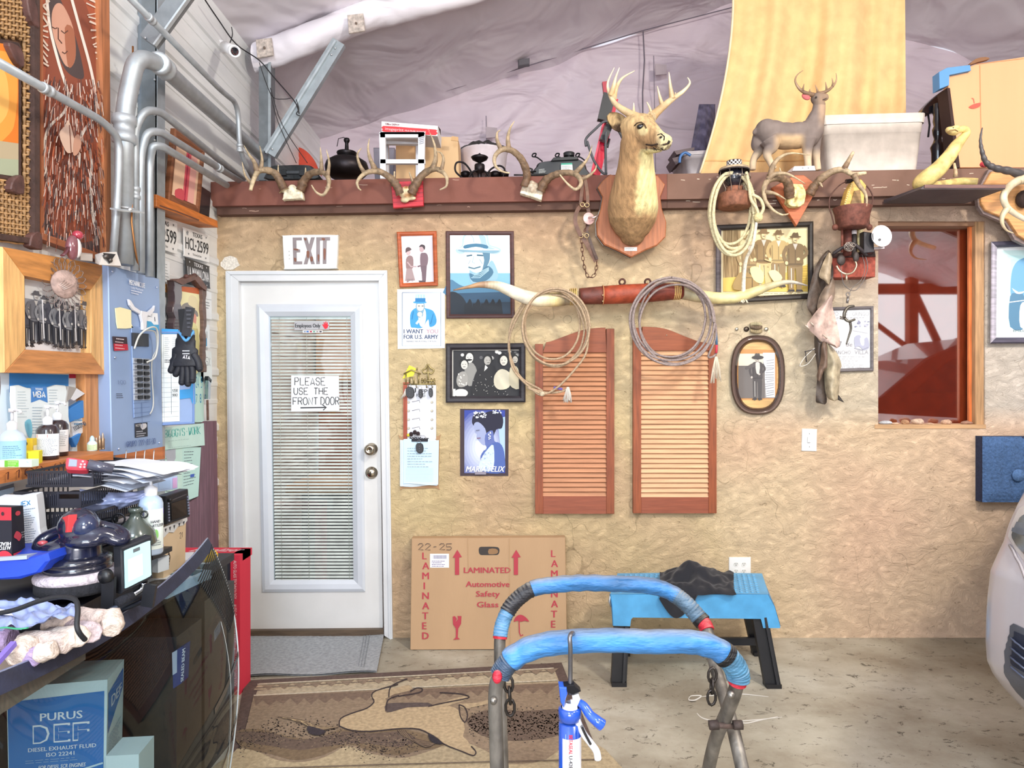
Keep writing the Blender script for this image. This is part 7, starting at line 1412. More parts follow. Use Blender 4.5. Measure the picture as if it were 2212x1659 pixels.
b=B('7e98c2');b.slab(m,[(42,120),(86,120),(88,300),(82,318),(44,322)],0,.004,.002);part(t,'breaker_bay',b,'paintedsteel')
b=B('2a2c32').slab(m,[(42,135),(76,133),(76,162),(42,164)],.002,.012,.002);part(t,'main_breaker',b,'plastic')
for k in range(7):
 for j in(0,1):
  x=43+j*19;y=190+k*13.4;bk=part(t,'breaker',B('9ea4ae').slab(m,[(x,y),(x+16,y-.5),(x+16,y+12),(x,y+12.3)],.002,.010,.001),'plastic')
  part(bk,'switch',B('101114').slab(m,[(x+6-j*5,y+2),(x+15-j*5,y+2),(x+15-j*5,y+10),(x+6-j*5,y+10)],.009,.018,.001),'plastic')
  b=B('22242a',d=.011);b.text(m,str(15+5*((k+j)%2)),x+.6 if j==0 else x+11,y+3.5,4,4.6);part(bk,'number',b,'print')
b=B('6078a4',d=.005)
for k in range(5):b.line(m,[(42,290+k*11),(78,288+k*11)],.7)
b.line(m,[(60,288),(60,345)],.9)
b.text(m,'MECHANIC LIFE',38,20,11,34,'e8ecf4',bold=.6);b.text(m,'Lady Mechanic',42,34,4.5,26,'dfe4f0');b.text(m,'(555) 012 3900',42,41,4.5,26,'dfe4f0')if False else b.scrib(m,42,42,68,47,2,2,'dfe4f0')
b.hand(m,'100',10,240,8,18,.6,'5a6a90');b.hand(m,'GRUPO 222-83-30',26,392-20,12,64,1.1,'4c6296')
part(t,'markings',b,'print')
b=B('2a2c34',d=.001);b.rect(m,46,334,74,366);b.text(m,'NOTE',48,336,6,12,'d8d8d8');b.flat(m,sm2([(58,338),(70,336),(72,344),(62,350)],2),'c8c8cc');b.scrib(m,49,352,71,362,3,2,'b8bcc8');part(t,'warning_label',b,'print')
b=B('3a3c44',d=.001).scrib(m,10,268,26,276,3,1.4,'3a3c44');part(t,'small_label',b,'print')
for x,y in((6,12),(102,22),(8,192),(12,386),(100,384)):part(t,'screw',B('c8d4e8').ball(m[0](x,y,.002),.005,8,5),'metal')
b=B('cfcfc8').tube(smooth([m[0](44,170,.01),m[0](46,140,.03),m[0](58,122,.05),m[0](74,122,.05),m[0](82,150,.04),m[0](80,185,.03),m[0](66,198,.02)],6),.004,7);part(t,'cable',b,'plastic')
b=B('bfbfb8').tube(smooth([m[0](60,128,.03),m[0](76,130,.04),m[0](84,165,.03),m[0](82,200,.01),m[0](84,290,.01),m[0](76,315,.01)],6),.003,7);part(t,'cable',b,'plastic')
mk_=lambda nm,pts,c,lab,cat,th=.003:None
b=B('f2eabc').slab(m,sm2([(10,88),(20,84),(42,86),(42,116),(46,124),(30,128),(14,130),(12,118)],1),.001,.004);solo('sticky_note',b,'paper','pale yellow note on the upper left of the blue electrical panel','note')
t2=thing('steer_skull_magnet','white longhorn skull shaped magnet on the blue electrical panel','magnet',m[0](62,110))
b=B('e8e8ec');b.slab(m,[(60,84),(76,84),(72,96),(70,116),(68,128),(62,126),(62,110),(58,94)],.003,.014,.002)
b.slab(m,[(34,64),(38,66),(46,78),(58,84),(58,92),(44,86),(36,76)],.003,.012,.001);b.slab(m,[(76,84),(88,72),(92,66),(90,78),(80,92),(76,92)],.003,.012,.001);part(t2,'skull',b,'paintedsteel')
t2=thing('business_card','white and blue business card on the upper right of the electrical panel','card',m[0](90,110))
b=B('eef2f6').slab(m,[(76,84),(102,82),(104,122),(76,122)],.002,.004);b.d=.0045;b.flat(m,[(76,104),(86,104),(92,110),(104,108),(104,122),(76,122)],'4fa8d8');b.line(m,[(94,92),(95,102)],1.6,'3a4a5a');b.scrib(m,80,88,92,92,2,1,'7a8a9a');part(t2,'card',b,'paper')
t2=thing('red_card','black and red business card stuck left of the main breaker','card',m[0](18,165))
b=B('3a2c34').slab(m,[(4,148),(32,146),(34,174),(6,178)],.002,.004);b.d=.0045;b.flat(m,[(5,163),(33,161),(34,174),(6,178)],'b8283c');b.text(m,'WRENCH',11,150,3,14,'e8dce0')if False else b.scrib(m,10,151,28,153,1,2,'e8dce0');b.scrib(m,8,158,28,171,3,1.6,'e8c8cc');part(t2,'card',b,'paper')
t=thing('electric_panel_door','open blue door of the electrical panel with breaker chart taped inside','panel door',P(325,920,3.2))
PD=[P(322,715,3.2),P(421,716,3.3),P(421,916,3.3),P(324,921,3.2)];m2=QF(*PD,98,204)
b=B('8aa2ca');b.slab(m2,[(0,0),(98,0),(98,204),(0,204)],-.015,0,.003);part(t,'door',b,'paintedsteel')
b=B('6f8cc0');b.frame(m2,[(1,1),(97,1),(97,203),(1,203)],4,0,.006);part(t,'rim',b,'paintedsteel')
b=B('e6ecea',d=.003);b.rect(m2,11,7,64,196);b.d=.0035;b.line(m2,[(14,10),(14,195)],2,'d86a62');b.line(m2,[(30,8),(30,195)],.6,'9aa4a8');b.line(m2,[(46,60),(46,180)],.8,'5a6470')
for k in range(11):b.line(m2,[(13,80+k*10.5),(62,80+k*10.5)],.5,'9aa4a8')
b.scrib(m2,32,14,44,60,12,1,'a0a8b0');b.scrib(m2,48,14,60,60,12,1,'a0a8b0');b.scrib(m2,32,62,60,66,2,1.6,'4a4a50');b.hand(m2,'1250',48,126,5,12,.8,'33363c');b.hand(m2,'980',48,136,5,12,.8,'33363c');part(t,'chart',b,'paper')
for q_ in([(0,-6),(62,-4),(60,5),(2,6)],[(64,128),(88,126),(88,146),(64,148)],[(88,110),(98,108),(99,160),(92,158),(88,146)],[(80,-4),(96,-3),(96,6),(82,6)]):
 part(t,'blue_tape',B('3f96d4').slab(m2,q_,.002,.0045),'paper')
t=thing('work_glove','black work glove with blue cuff hanging upside down from a black clip','glove',P(403,830,3.05))
YG2=3.08;gg=lambda x,y,d=0:P(x,y,YG2-d)
b=B('22242c')
b.tube(smooth([gg(402,722),gg(401,735),gg(400,755),gg(399,778),gg(399,792)],4),[.040]*4+[.045]*4+[.058]*4+[.066]*4+[.062],18,sq=.32,upv=(0,1,0))
for pts,r in(([(383,765),(376,785),(370,800)],.017),([(389,785),(385,800),(380,808)],.016),([(396,785),(395,808),(393,826)],.016),([(404,785),(406,808),(406,829)],.016),([(412,782),(416,800),(416,822)],.016),([(418,765),(427,780),(431,796)],.017)):
 b.tube(smooth([gg(*p)for p in pts],5),lambda q_,r=r:r*(1-.12*q_),12);b.ball(gg(*pts[-1]),r*.9,12,8)
part(t,'glove',b,'rubber')
b=B('5aa0d8').tube(smooth([gg(*p)for p in((388,716,.02),(392,724,.04),(402,736,.045),(412,724,.04),(417,716,.02),(402,712,-.02))],4,True),.006,7,closed=True);part(t,'cuff',b,'cloth')
mg2=(lambda x,y,d=0:P(x,y,YG2-.05-d),V((0,-1,0)));b=B('e8e8ee',d=0);b.scrib(mg2,394,757,411,763,2,2,'d8dce4');b.hand(mg2,'ATA',396,767,7,16,1.6,'e8e8ee',rot=.15);part(t,'print',b,'print')
t=thing('black_clip','black spring clip gripping the cuff of the hanging glove','clip',gg(408,740))
b=B('2c2e34').bar(gg(411,664,.05),gg(402,726,.05),.036,.014,(0,-1,0));part(t,'arm',b,'plastic');b=B('1c1e22').bar(gg(393,668,.02),gg(398,728,.03),.030,.012,(0,-1,0));part(t,'arm',b,'plastic')
for k in range(5):part(t,'grip_slot',B('4a4c54').bar(gg(405+(4-k)*-.6,671+k*9,.06),gg(414-(k)*.8,671+k*9,.06),.008,.006,(0,-1,0)),'plastic')
def plate(label,q,c,bc,l1,l2,l3,top='f'):
 t=thing('licence_plate',label,'licence plate',Lf((q[0][0]+q[1][0])/2,q[2][1],.01),'licence plates on the left wall');m=QF(*[Lf(x,y,.022)for x,y in q],100,50)
 b=B(c).slab(m,sm2([(2,0),(50,0),(98,0),(100,3),(100,25),(100,47),(98,50),(50,50),(2,50),(0,47),(0,25),(0,3)],2),-.004,0,.001);part(t,'plate',b,'paintedsteel')
 b=B(bc,d=.0008);b.text(m,l1,32,3.5,7.5,38,bc,bold=.5);b.text(m,l2[0],5,15,21,l2[1],bc,bold=.8)
 if l2[2]:b.flat(m,ell(44,27,2.6,2.6,5),bc);b.text(m,l2[2],49,15,21,46,bc,bold=.8)
 b.text(m,l3,32,41,4,34,bc);[b.flat(m,ell(x,y,1.6,1.8,8),'55585c' if c=='e8eaea' else 'd0d0d0')for x,y in((14,6),(86,6),(16,44),(84,44))]
 if c=='e8eaea':b.flat(m,[(12+5*math.cos(a)*(1 if k%2==0 else.45),8+5*math.sin(a)*(1 if k%2==0 else.45))for k,a in enumerate([-pi/2+j*pi/5 for j in range(10)])],'8a8e94')
 part(t,'lettering',b,'print')
plate('white plate half hidden behind the steel column, TEXAS 2599',[(316,459),(383,481),(383,549),(318,528)],'e8eaea','26282c','TEXAS',('HCL',36,'2599'),'The Lone Star State')
plate('complete white TEXAS plate HCL 2599 above the black plate',[(397,491),(452,509),(452,567),(398,553)],'e8eaea','26282c','TEXAS',('HCL',36,'2599'),'The Lone Star State')
plate('black TEXAS plate with white letters below the white ones',[(401,556),(452,575),(454,624),(404,613)],'232428','e4e4e6','TEXAS',('LA MAMALONA',90,''),'STAR')
t=thing('wall_shelf','rough orange wooden shelf on the left wall beside the fascia','shelf',Lf(405,470,.05))
b=B('c06c2c').hexa([Lf(330,441,0),Lf(470,493,0),LX(464,487,-1.62)+V((0,0,0)),LX(330,446,-1.60),Lf(330,420,0),Lf(470,480,0),LX(464,478,-1.62),LX(330,421,-1.60)])
b=B('c4702e').slab(LW,[(338,420),(470,477),(471,492),(338,446)],0,.11,.003);part(t,'board',b,'wood')
b=B('6a4030',d=.1105);b.line(LW,[(345,444),(380,456),(430,476)],3);part(t,'bark_streak',b,'wood')
t=thing('framed_banner','pink and red striped print in a brown frame leaning on the orange shelf','picture',Lf(400,455,.06))
q_=[(375,277),(441,320),(428,464),(360,436)];m=QF(*[Lf(x,y,.07)for x,y in q_]);b=B('8a5638');i_=b.frame(m,[(0,0),(100,0),(100,100),(0,100)],12,-.015,.01);part(t,'frame',b,'wood')
b=B('f0c8a8',d=.001);b.flat(m,i_,'efc6a6');b.rect(m,44,12,60,88,'d85a64');b.rect(m,49,12,53,88,'b02a48');b.rect(m,60,12,80,88,'eeb0a4');b.flat(m,sm2([(20,80),(40,74),(50,82),(46,90),(24,90)],2),'d0525c');part(t,'print',b,'print')
b=B('23262a').slab(LW,[(434,400),(456,415),(452,474),(430,462)],.02,.06,.004);solo('dark_picture',b,'gloss','small black glossy panel behind the striped print on the orange shelf','picture')
def paper(label,q,c,fn,cat='paper',off=.02,nm='paper_sheet'):
 t=thing(nm,label,cat,Lf(q[3][0],q[3][1],off));m=QF(*[Lf(x,y,off)for x,y in q]);b=B(c).slab(m,[(0,0),(100,0),(100,100),(0,100)],-.001,.001);b.d=.0015;fn(b,m);part(t,'sheet',b,'paper')
paper('white form on the siding above the carved frame',[(346,560),(366,566),(366,612),(346,606)],'e8ecee',lambda b,m:b.scrib(m,10,15,90,85,6,3,'8a8e94'))
paper('small orange card with handwriting beside the electrical panel',[(346,610),(361,614),(361,632),(346,628)],'e8a860',lambda b,m:b.hand(m,'10A2',10,20,50,80,6,'6a4a2c'),'card')
paper('white sheet above the open panel door',[(346,640),(364,644),(364,712),(346,712)],'e6eaec',lambda b,m:b.scrib(m,20,70,90,90,3,4,'7a7e86'))
paper('lined white paper right of the carved frame',[(434,625),(456,632),(457,690),(434,686)],'e8ecee',lambda b,m:(b.scrib(m,10,40,90,60,3,3,'6a6e78'),b.line(m,[(2,30),(98,28)],1.5,'9aa0a8')))
paper('white and blue business card pinned right of the carved frame',[(437,700),(452,702),(453,752),(437,748)],'e8f0f4',lambda b,m:(b.rect(m,0,60,60,95,'4fa8d8'),b.line(m,[(60,30),(60,60)],5,'3a4a5a')),'card')
paper('white note with scribbled percentage right of the glove',[(432,755),(456,760),(458,830),(434,824)],'e4ecec',lambda b,m:b.hand(m,'1.5%',10,20,25,80,2,'7a8088'))
paper('tall mint green sheet with blue notes behind the panel door',[(418,805),(439,803),(440,912),(418,912)],'c8ece2',lambda b,m:(b.hand(m,'24.9',20,10,20,70,3,'4a9ac8'),b.hand(m,'7.8',20,45,15,60,3,'4a9ac8')))
paper('mint sheet with green handwriting below the electrical panel door',[(352,924),(440,914),(442,962),(353,972)],'cdeee6',lambda b,m:(b.hand(m,'86GGYS-WORK',3,12,34,88,1.6,'4ab8b0'),b.scrib(m,10,62,70,92,2,2,'b0d4d0')),off=.03)
paper('long receipt left of the two hanging below the handwritten sheet',[(353,966),(394,962),(392,1085),(354,1080)],'cdf0e6',lambda b,m:(b.scrib(m,8,14,60,90,11,1.2,'5a6a78',.6),b.flat(m,[(2,8),(60,2),(62,22),(30,42)],'b8c0cc')),'receipt',.024)
paper('long receipt right of the two hanging below the handwritten sheet',[(394,966),(434,966),(428,1072),(392,1086)],'c8efe8',lambda b,m:(b.scrib(m,8,8,90,70,12,1.2,'5a6a78',.6),b.rect(m,45,52,68,58,'4a6ac8')),'receipt',.024)
b=B('7c5a68').slab(LW,[(438,910),(468,909),(473,1215),(400,1215),(402,1090),(430,1072)],.012,.022,.001);t=thing('laminate_board','purple-brown wood-grained board standing against the left wall by the door','board',Lf(440,1215));part(t,'board',b,'woodz')
t=thing('scraper_knife','silver-handled knife with brown blade hanging near the door corner','knife',Lf(448,900,.03))
b=B('a8b0b4').bar(Lf(449,822,.04),Lf(448,862,.04),.03,.02,(1,0,0));part(t,'handle',b,'chrome');b=B('7a5c50').bar(Lf(448,864,.04),Lf(449,908,.04),.018,.006,(1,0,0));part(t,'blade',b,'rust');b=B('5a6064').bar(Lf(446,816,.04),Lf(453,824,.04),.02,.02,(1,0,0));part(t,'cap',b,'metal')
t=thing('carved_picture_frame','jagged carved dark frame with picture of a man in a cowboy hat, behind the glove','picture',Lf(400,800,.03))
m=QF(*[Lf(x,y,.045)for x,y in((364,585),(438,596),(438,806),(364,800))],74,215)
b=B('f0ecc0',d=.001);b.flat(m,[(14,36),(66,34),(68,212),(14,212)],'f0e9b8');b.flat(m,[(14,30),(68,28),(68,42),(14,40)],'c8683c')
b.flat(m,sm2([(26,72),(36,64),(50,66),(62,84),(60,92),(44,82),(28,80)],3),'8e8a86');b.flat(m,sm2([(40,66),(42,50),(50,46),(60,54),(62,80),(50,72)],3),'e6d9b0');b.flat(m,sm2([(46,84),(58,90),(56,112),(48,116),(44,100)],3),'d89888');b.flat(m,sm2([(44,112),(60,114),(66,160),(64,210),(48,210)],3),'e2dca0')
for k in range(5):b.line(m,[(48+k*3,118),(50+k*3,150),(56+k*2,205)],1,'a89858')
part(t,'picture',b,'print')
def jag(x0,x1,y0,y1,n,amp,seed):
 r_=random.Random(seed);L_=[(x0+r_.uniform(-amp,amp),y0+(y1-y0)*i/n)for i in range(n+1)];R2=[(x1+r_.uniform(-amp,amp),y0+(y1-y0)*i/n)for i in range(n+1)];return L_+R2[::-1]
b=B('4a3c40').slab(m,jag(2,16,20,205,16,2.5,3),-.01,.025,.004);part(t,'carved_bar',b,'gloss')
b=B('6a5248').slab(m,jag(66,73,30,213,16,2,4),-.01,.02,.003);part(t,'carved_bar',b,'wood')
b=B('6a4a40').slab(m,[(0,22),(8,16),(22,14),(34,6),(48,0),(58,8),(72,26),(70,34),(56,26),(44,12),(30,20),(16,28)],-.005,.03,.004);part(t,'carved_top',b,'leather')
b=B('c8584c').slab(m,[(16,100),(20,100),(20,140),(16,140)],0,.012);part(t,'red_inlay',b,'wood')
for x,y in((28,8),(46,3)):part(t,'knot',B('5a3a34').ball(m[0](x,y,.02),(.014,.014,.012),8,6),'leather')
DZ=.75
t=thing('work_desk','cluttered dark work desk along the left wall behind the windshield','desk',(-1.45,2.2,0))
b=B('2c2c34').box((-1.70,1.3,DZ-.03),(-1.20,3.0,DZ));part(t,'desktop',b,'wood')
for x in(-1.66,-1.24):
 for y in(1.36,2.94):part(t,'leg',B('24242a').box((x-.025,y-.025,0),(x+.025,y+.025,DZ-.03)),'metal')
b=B('30313a').box((-1.69,1.34,.2),(-1.67,2.96,DZ-.03));part(t,'back_panel',b,'plastic')
b=B('c98d58').slab(LW,[(184,806),(236,806),(240,985),(188,985)],.0,.05,.002);solo('wall_stud',b,'woodz','upright pine board left of the electrical panel, under the photo frame','board')
b=B('e2c79a').slab(LW,[(229,600),(238,604),(241,985),(232,985)],.05,.07,.001);solo('wall_stud',b,'woodz','narrow pale strip of pine touching the left edge of the electrical panel','board')
b=B('d8e8f4').slab(LW,[(0,806),(184,808),(188,990),(0,1005)],.002,.012);b.d=.0125
b.flat(LW,[(20,806),(148,810),(148,846),(20,848)],'3f8ed8');b.rect(LW,149,808,170,817,'c02c48');b.flat(LW,[(64,955),(150,930),(150,985),(64,990)],'2c6ab8')
solo('poster_board',b,'paper','pale blue and white printed board behind the bottles on the shelf','board')
t=thing('wall_shelf','orange wooden shelf with marker writing under the bottles','shelf',(-1.6,2.3,1.2))
b=B('c47a44').box((-1.71,1.75,1.185),(-1.51,2.63,1.225));part(t,'board',b,'wood')
ms=QF(V((-1.499,2.35,1.225)),V((-1.499,2.0,1.225)),V((-1.499,2.0,1.185)),V((-1.499,2.35,1.185)));
b=B('5a3020',d=.0005);mt_=(lambda x,y,d=0:V((-1.499+d,1.95+x*.0045,1.225-y*.0004)),V((1,0,0)));b.hand(mt_,'T 1102 29',2,15,60,90,1.4,'5a2c1c');part(t,'writing',b,'print',kind_prop='stuff')
SZ=1.225
def SP(px,X=-1.57):return V((X,FPX*X/(px-1106),SZ))
b=B('e4f0f4');bag=[(31,834),(62,838),(104,838),(144,833),(150,900),(150,948),(100,960),(64,958),(36,955),(34,900)]
b.slab(LW,sm2(bag,2),.03,.045,.006);b.d=.0455
b.flat(LW,[(67,835),(101,835),(103,870),(86,863),(67,870)],'4a86cc');b.text(LW,'TEXAS',76,838,5,16,'e8f2fa',bold=.4);b.hand(LW,'WBA',72,846,12,28,2.4,'eef6fa')
b.scrib(LW,38,846,62,900,10,1,'a8bcc8');b.scrib(LW,106,842,126,872,6,1,'9ab0c0');b.scrib(LW,70,880,98,935,10,1.2,'8aa4b8');b.flat(LW,sm2([(54,912),(66,906),(70,930),(66,948),(58,935)],3),'7cc4dc')
solo('paper_bag',b,'paper','crumpled white bag with a blue ribbon-shaped mark pinned behind the bottles','bag')
t=thing('torn_packet','torn blue, grey and white packet stuck beside the pine board','packet',Lf(165,960,.03))
for pts,c in(([(148,834),(166,838),(153,862),(143,870)],'a09c98'),([(166,838),(184,850),(160,866),(153,862)],'dcdfe4'),([(144,895),(150,892),(160,960),(152,945)],'c4c0bc'),([(147,886),(182,864),(187,880),(186,900),(152,912)],'3f86d0'),([(150,908),(186,890),(187,930),(158,948)],'eef2f6'),([(156,946),(176,936),(170,955),(164,966)],'3f86d0')):
 part(t,'fold',B(c).slab(LW,pts,.02+R.uniform(0,.01),.035+R.uniform(0,.015),.002),'paper')
b=B('44546a',d=.055);b.scrib(LW,160,906,184,914,2,4,'5a8ab0',.9);b.hand(LW,'LCCKOT30',158,922,9,28,1.2,'3a4450',rot=-.45);part(t,'print',b,'print')
def bottle(label,px,X,prof,col,kind,lab=None,pump='e8ecf2',z0=SZ,seg=22,name='pump_bottle',nozzle=1,cat='bottle',sx=1,group=None):
 Y=FPX*X/(px-1106);o=V((X,Y,z0));t=thing(name,label,cat,o,group);b=B(col).lathe(prof,o,seg=seg);part(t,'body',b,kind);h=prof[-1][1];
 if pump:
  b=B(pump).lathe([(.014,h-.004),(.015,h+.02),(.010,h+.024),(.007,h+.028)],o,seg=16);part(t,'cap',b,'plastic')
  b=B(pump).tube([o+V((0,0,h+.02)),o+V((0,0,h+.055))],.0045,8);b.tube([o+V((0,0,h+.055)),o+V((0,0,h+.066))],.010,10);b.tube([o+V((0,0,h+.062)),o+V((.03*nozzle,-.008,h+.060)),o+V((.036*nozzle,-.01,h+.052))],.004,7);part(t,'pump',b,'plastic')
 return t,o
def wraplab(t,o,r,z0,z1,a0,a1,col,fn=None,kind='paper',nm='label'):
 """label wrapped on a bottle: angles measured from the camera-facing side"""
 f=math.atan2(-o.y,-o.x);
 def mp(x,y,d=0):a=f+a0+(a1-a0)*x/100;return V((o.x+math.cos(a)*(r+d),o.y+math.sin(a)*(r+d),o.z+z1-(z1-z0)*y/100))
 b=B(col);b.grid(lambda u,v:mp(u*100,v*100,.0006),14,1);b.d=.001
 if fn:fn(b,(mp,V((0,-1,0))))
 return part(t,nm,b,kind)
t,o=bottle('clear pump bottle with blue label at the left end of the shelf',26,-1.57,[(0,0),(.034,0),(.037,.006),(.037,.085),(.030,.10),(.014,.112)],'c4d6e6','gloss')
wraplab(t,o,.0375,.008,.078,-1.3,1.3,'9ccdea',lambda b,m:(b.rect(m,0,0,100,12,'3a86c8'),b.rect(m,0,92,100,100,'3a86c8'),b.scrib(m,25,22,80,80,8,2.5,'5a86a8')))
t,o=bottle('black pump bottle with red and white label, nearer of the two on the shelf',103,-1.57,[(0,0),(.032,0),(.034,.006),(.034,.10),(.026,.112),(.014,.118)],'2c2228','gloss',group='black pump bottles')
wraplab(t,o,.0345,.014,.088,-1.2,1.2,'e8eef2',lambda b,m:(b.rect(m,8,2,50,16,'c82a3c'),b.rect(m,30,6,48,12,'f0e0e4'),b.scrib(m,10,22,85,92,12,1.8,'7c8894')))
t,o=bottle('black pump bottle with plain white label, farther of the two on the shelf',124,-1.61,[(0,0),(.032,0),(.034,.006),(.034,.11),(.026,.122),(.014,.128)],'2c2228','gloss',group='black pump bottles')
wraplab(t,o,.0345,.016,.094,-1.2,1.2,'eceef0',lambda b,m:b.scrib(m,40,10,90,70,8,1.8,'4c5460'))
t,o=bottle('tiny white dropper bottle with green label beside the brass cartridges',199,-1.60,[(0,0),(.016,0),(.017,.003),(.017,.030),(.010,.038)],'d8e8ea','gloss',pump=None,name='dropper_bottle')
part(t,'tip',B('bfe0ec').lathe([(.009,.036),(.008,.05),(.003,.058),(0,.058)],o,seg=12),'plastic');wraplab(t,o,.0172,.004,.026,-1.2,1.2,'d6ecc0',lambda b,m:b.scrib(m,20,20,80,80,4,6,'7a9a6a'))
for k,(px,h)in enumerate(((208,.052),(215,.058),(222,.066))):
 o=SP(px,-1.60);t=thing('rifle_cartridge',('shortest','middle-height','tallest')[k]+' brass rifle cartridge standing on the shelf by the pine board','cartridge',o,'cartridges on the shelf')
 part(t,'case',B('a88c70').lathe([(0,0),(.0075,0),(.0075,.003),(.0065,.004),(.0070,.006),(.0068,h*.6),(.0045,h*.68)],o,seg=14),'metal');part(t,'bullet',B('b8a494').lathe([(.0044,h*.68),(.0044,h*.8),(.002,h*.95),(0,h)],o,seg=12),'metal')
def carton(name,label,cat,o,sx,sy,sz,rot,col,fn=None,group=None,kind='card'):
 o=V(o);c,s_=math.cos(rot),math.sin(rot);U=V((c,s_,0));Vv=V((-s_,c,0));t=thing(name,label,cat,o,group);b=B(col).obox(o+V((0,0,sz/2)),U*sx/2,Vv*sy/2,(0,0,sz/2));part(t,'carton',b,kind)
 a=o-U*sx/2-Vv*sy/2;m=QF(a+V((0,0,sz)),a+U*sx+V((0,0,sz)),a+U*sx,a);a2=a+U*sx;m2=QF(a2+V((0,0,sz)),a2+Vv*sy+V((0,0,sz)),a2+Vv*sy,a2);m3=QF(a+Vv*sy+V((0,0,sz)),a+Vv*sy+U*sx+V((0,0,sz)),a+U*sx+V((0,0,sz)),a+V((0,0,sz)))
 if fn:b=B('ffffff',d=.0006);fn(b,m,m2,m3);part(t,'print',b,'print')
 return t
carton('yellow_box','yellow box standing upright behind the other yellow box on the shelf','box',SP(58,-1.60),.045,.05,.075,.35,'e8c838',lambda b,m,m2,m3:(b.flat(m,ell(60,20,10,8,10),'4a4a20'),b.rect(m2,10,30,90,90,'f0e4b0')),'yellow boxes')
carton('yellow_box','small bright yellow box lying in front of the black bottles','box',SP(68,-1.545),.05,.05,.040,.4,'ece22c',lambda b,m,m2,m3:b.line(m,[(40,10),(40,90)],4,'a89a20'),'yellow boxes')
carton('green_box','flat green and white box under the blue-labelled bottle','box',SP(40,-1.525)+V((0,0,0)),.10,.035,.022,.05,'d8ecdc',lambda b,m,m2,m3:(b.rect(m,20,5,62,95,'6cbf3c'),b.scrib(m,30,20,60,80,3,10,'c8e8b0'),b.line(m,[(85,20),(92,40)],3,'8ab0c0')))
t=thing('metal_ring','large brushed metal ring cut off by the left edge of the picture','ring',LX(0,940,-1.50))
for k,r in enumerate((.165,.152,.140)):part(t,'hoop',B(('8c8078','c8bfb4','6e6258')[k]).tube([V((-1.50-k*.004,1.88+.16*math.cos(a)*r/.165*.9,1.475+r*math.sin(a)))for a in[2*pi*i/48 for i in range(48)]],.008,8,closed=True),'metal')
def tray(label,x0,y0,z0,rot,w=.202,dpt=.30,h=.049,grp='desk trays'):
 o=V((x0,y0,z0));c,s_=math.cos(rot),math.sin(rot);U=V((c,s_,0));Vv=V((-s_,c,0));t=thing('desk_tray',label,'tray',o+U*w/2+Vv*dpt/2,grp)
 b=B('23242c').obox(o+U*w/2+Vv*dpt/2+V((0,0,.002)),U*w/2,Vv*dpt/2,(0,0,.002));part(t,'floor',b,'plastic')
 def pl(a,d_,L,nm):
  b=B('24252e')
  for zz in(.003,h-.004):b.obox(a+d_*L/2+V((0,0,zz)),d_*L/2,d_.cross(V((0,0,1)))*.002,(0,0,.004))
  part(t,nm+'_rail',b,'plastic');return a
 pl(o,U,w,'front');pl(o+U*w,Vv,dpt,'side');pl(o,Vv,dpt,'side');pl(o+Vv*dpt,U,w,'back')
 n=20
 for i in range(n):
  q_=o+U*(.006+i*w*.62/n)+V((0,0,h/2));part(t,'slat',B('2a2c38').obox(q_,U*.0018,Vv*.0016,(0,0,h/2-.004)),'plastic')
 q_=o+U*(w*.83)+V((0,0,h*.28));b=B('2a2b36').obox(q_,U*w*.17,Vv*.0022,(0,0,h*.27));b.obox(o+U*(w*.655)+V((0,0,h/2)),U*.003,Vv*.003,(0,0,h/2));b.obox(o+U*(w-.003)+V((0,0,h/2)),U*.003,Vv*.003,(0,0,h/2));part(t,'label_panel',b,'plastic')
 for i in range(22):
  for sd in(0,w):
   q_=o+U*sd+Vv*(.01+i*dpt*.95/22)+V((0,0,h/2));
   if sd==w or i%2==0:part(t,'slat',B('2a2c38').obox(q_,Vv*.0022,U*.0015,(0,0,h/2-.004)),'plastic')
 return o,U,Vv
YT=2.13;zt_=P(0,1052,YT).z
T1=tray('black slotted desk tray on top of the stack, heaped with papers',P(57,0,YT).x,YT,zt_,.05)
T2=tray('second black slotted desk tray from the top of the stack',P(30,0,2.11).x,2.11,P(0,1097,2.11).z,.03)
T3=tray('third black slotted desk tray from the top, behind the buffer',P(60,0,2.12).x,2.12,P(0,1141,2.12).z,.06)
T4=tray('lowest black slotted desk tray of the stack',P(64,0,2.13).x,2.13,P(0,1185,2.13).z,.02)
b=B('1b1c24').obox(V((-1.37,2.28,(DZ+P(0,1188,2.13).z)/2)),(.10,0,0),(0,.14,0),(0,0,(P(0,1188,2.13).z-DZ)/2-.001));solo('document_box',b,'plastic','black plastic box carrying the stack of desk trays','box')
t=thing('paper_stack','loose stack of curling white papers in the top desk tray','papers',T1[0]+T1[1]*.12+T1[2]*.16)
for k in range(11):
 rr_=R.uniform(-.25,.25);c0=T1[0]+T1[1]*(.15+.02*k*.6)+T1[2]*(.15+R.uniform(-.02,.02))+V((0,0,.006+k*.0048));cu,su=math.cos(rr_-.12),math.sin(rr_-.12)
 b=B(R.choice(['e6eaf2','dde2ee','eef0f4','d2dcec']));bow=R.uniform(.01,.03)
 b.grid(lambda u,v:c0+V(((u-.5)*.27*cu-(v-.5)*.215*su,(u-.5)*.27*su+(v-.5)*.215*cu,-bow*((u-.35)*1.6)**2*(1 if u>.35 else.2)+.006*NZ.noise(V((u*3+k,v*3,k))))),12,8);part(t,'sheet',b,'paper')
b=B('a8b4dc');
t=thing('plastic_sleeve','crinkled bluish plastic sleeve sagging out of the tray stack','plastic bag',P(240,1110,2.2))
b.grid(lambda u,v:P(172+150*u,1056+v*(58-38*u)+8*math.sin(u*3),2.24+.06*u-.03*math.sin(v*pi)+.02*NZ.noise(V((u*8,v*6,4)))),24,14);part(t,'film',b,'gloss')
t=thing('battery_tester','red handheld tester with grey screen and clear handle, lying on the papers','tester',P(190,1010,2.22))
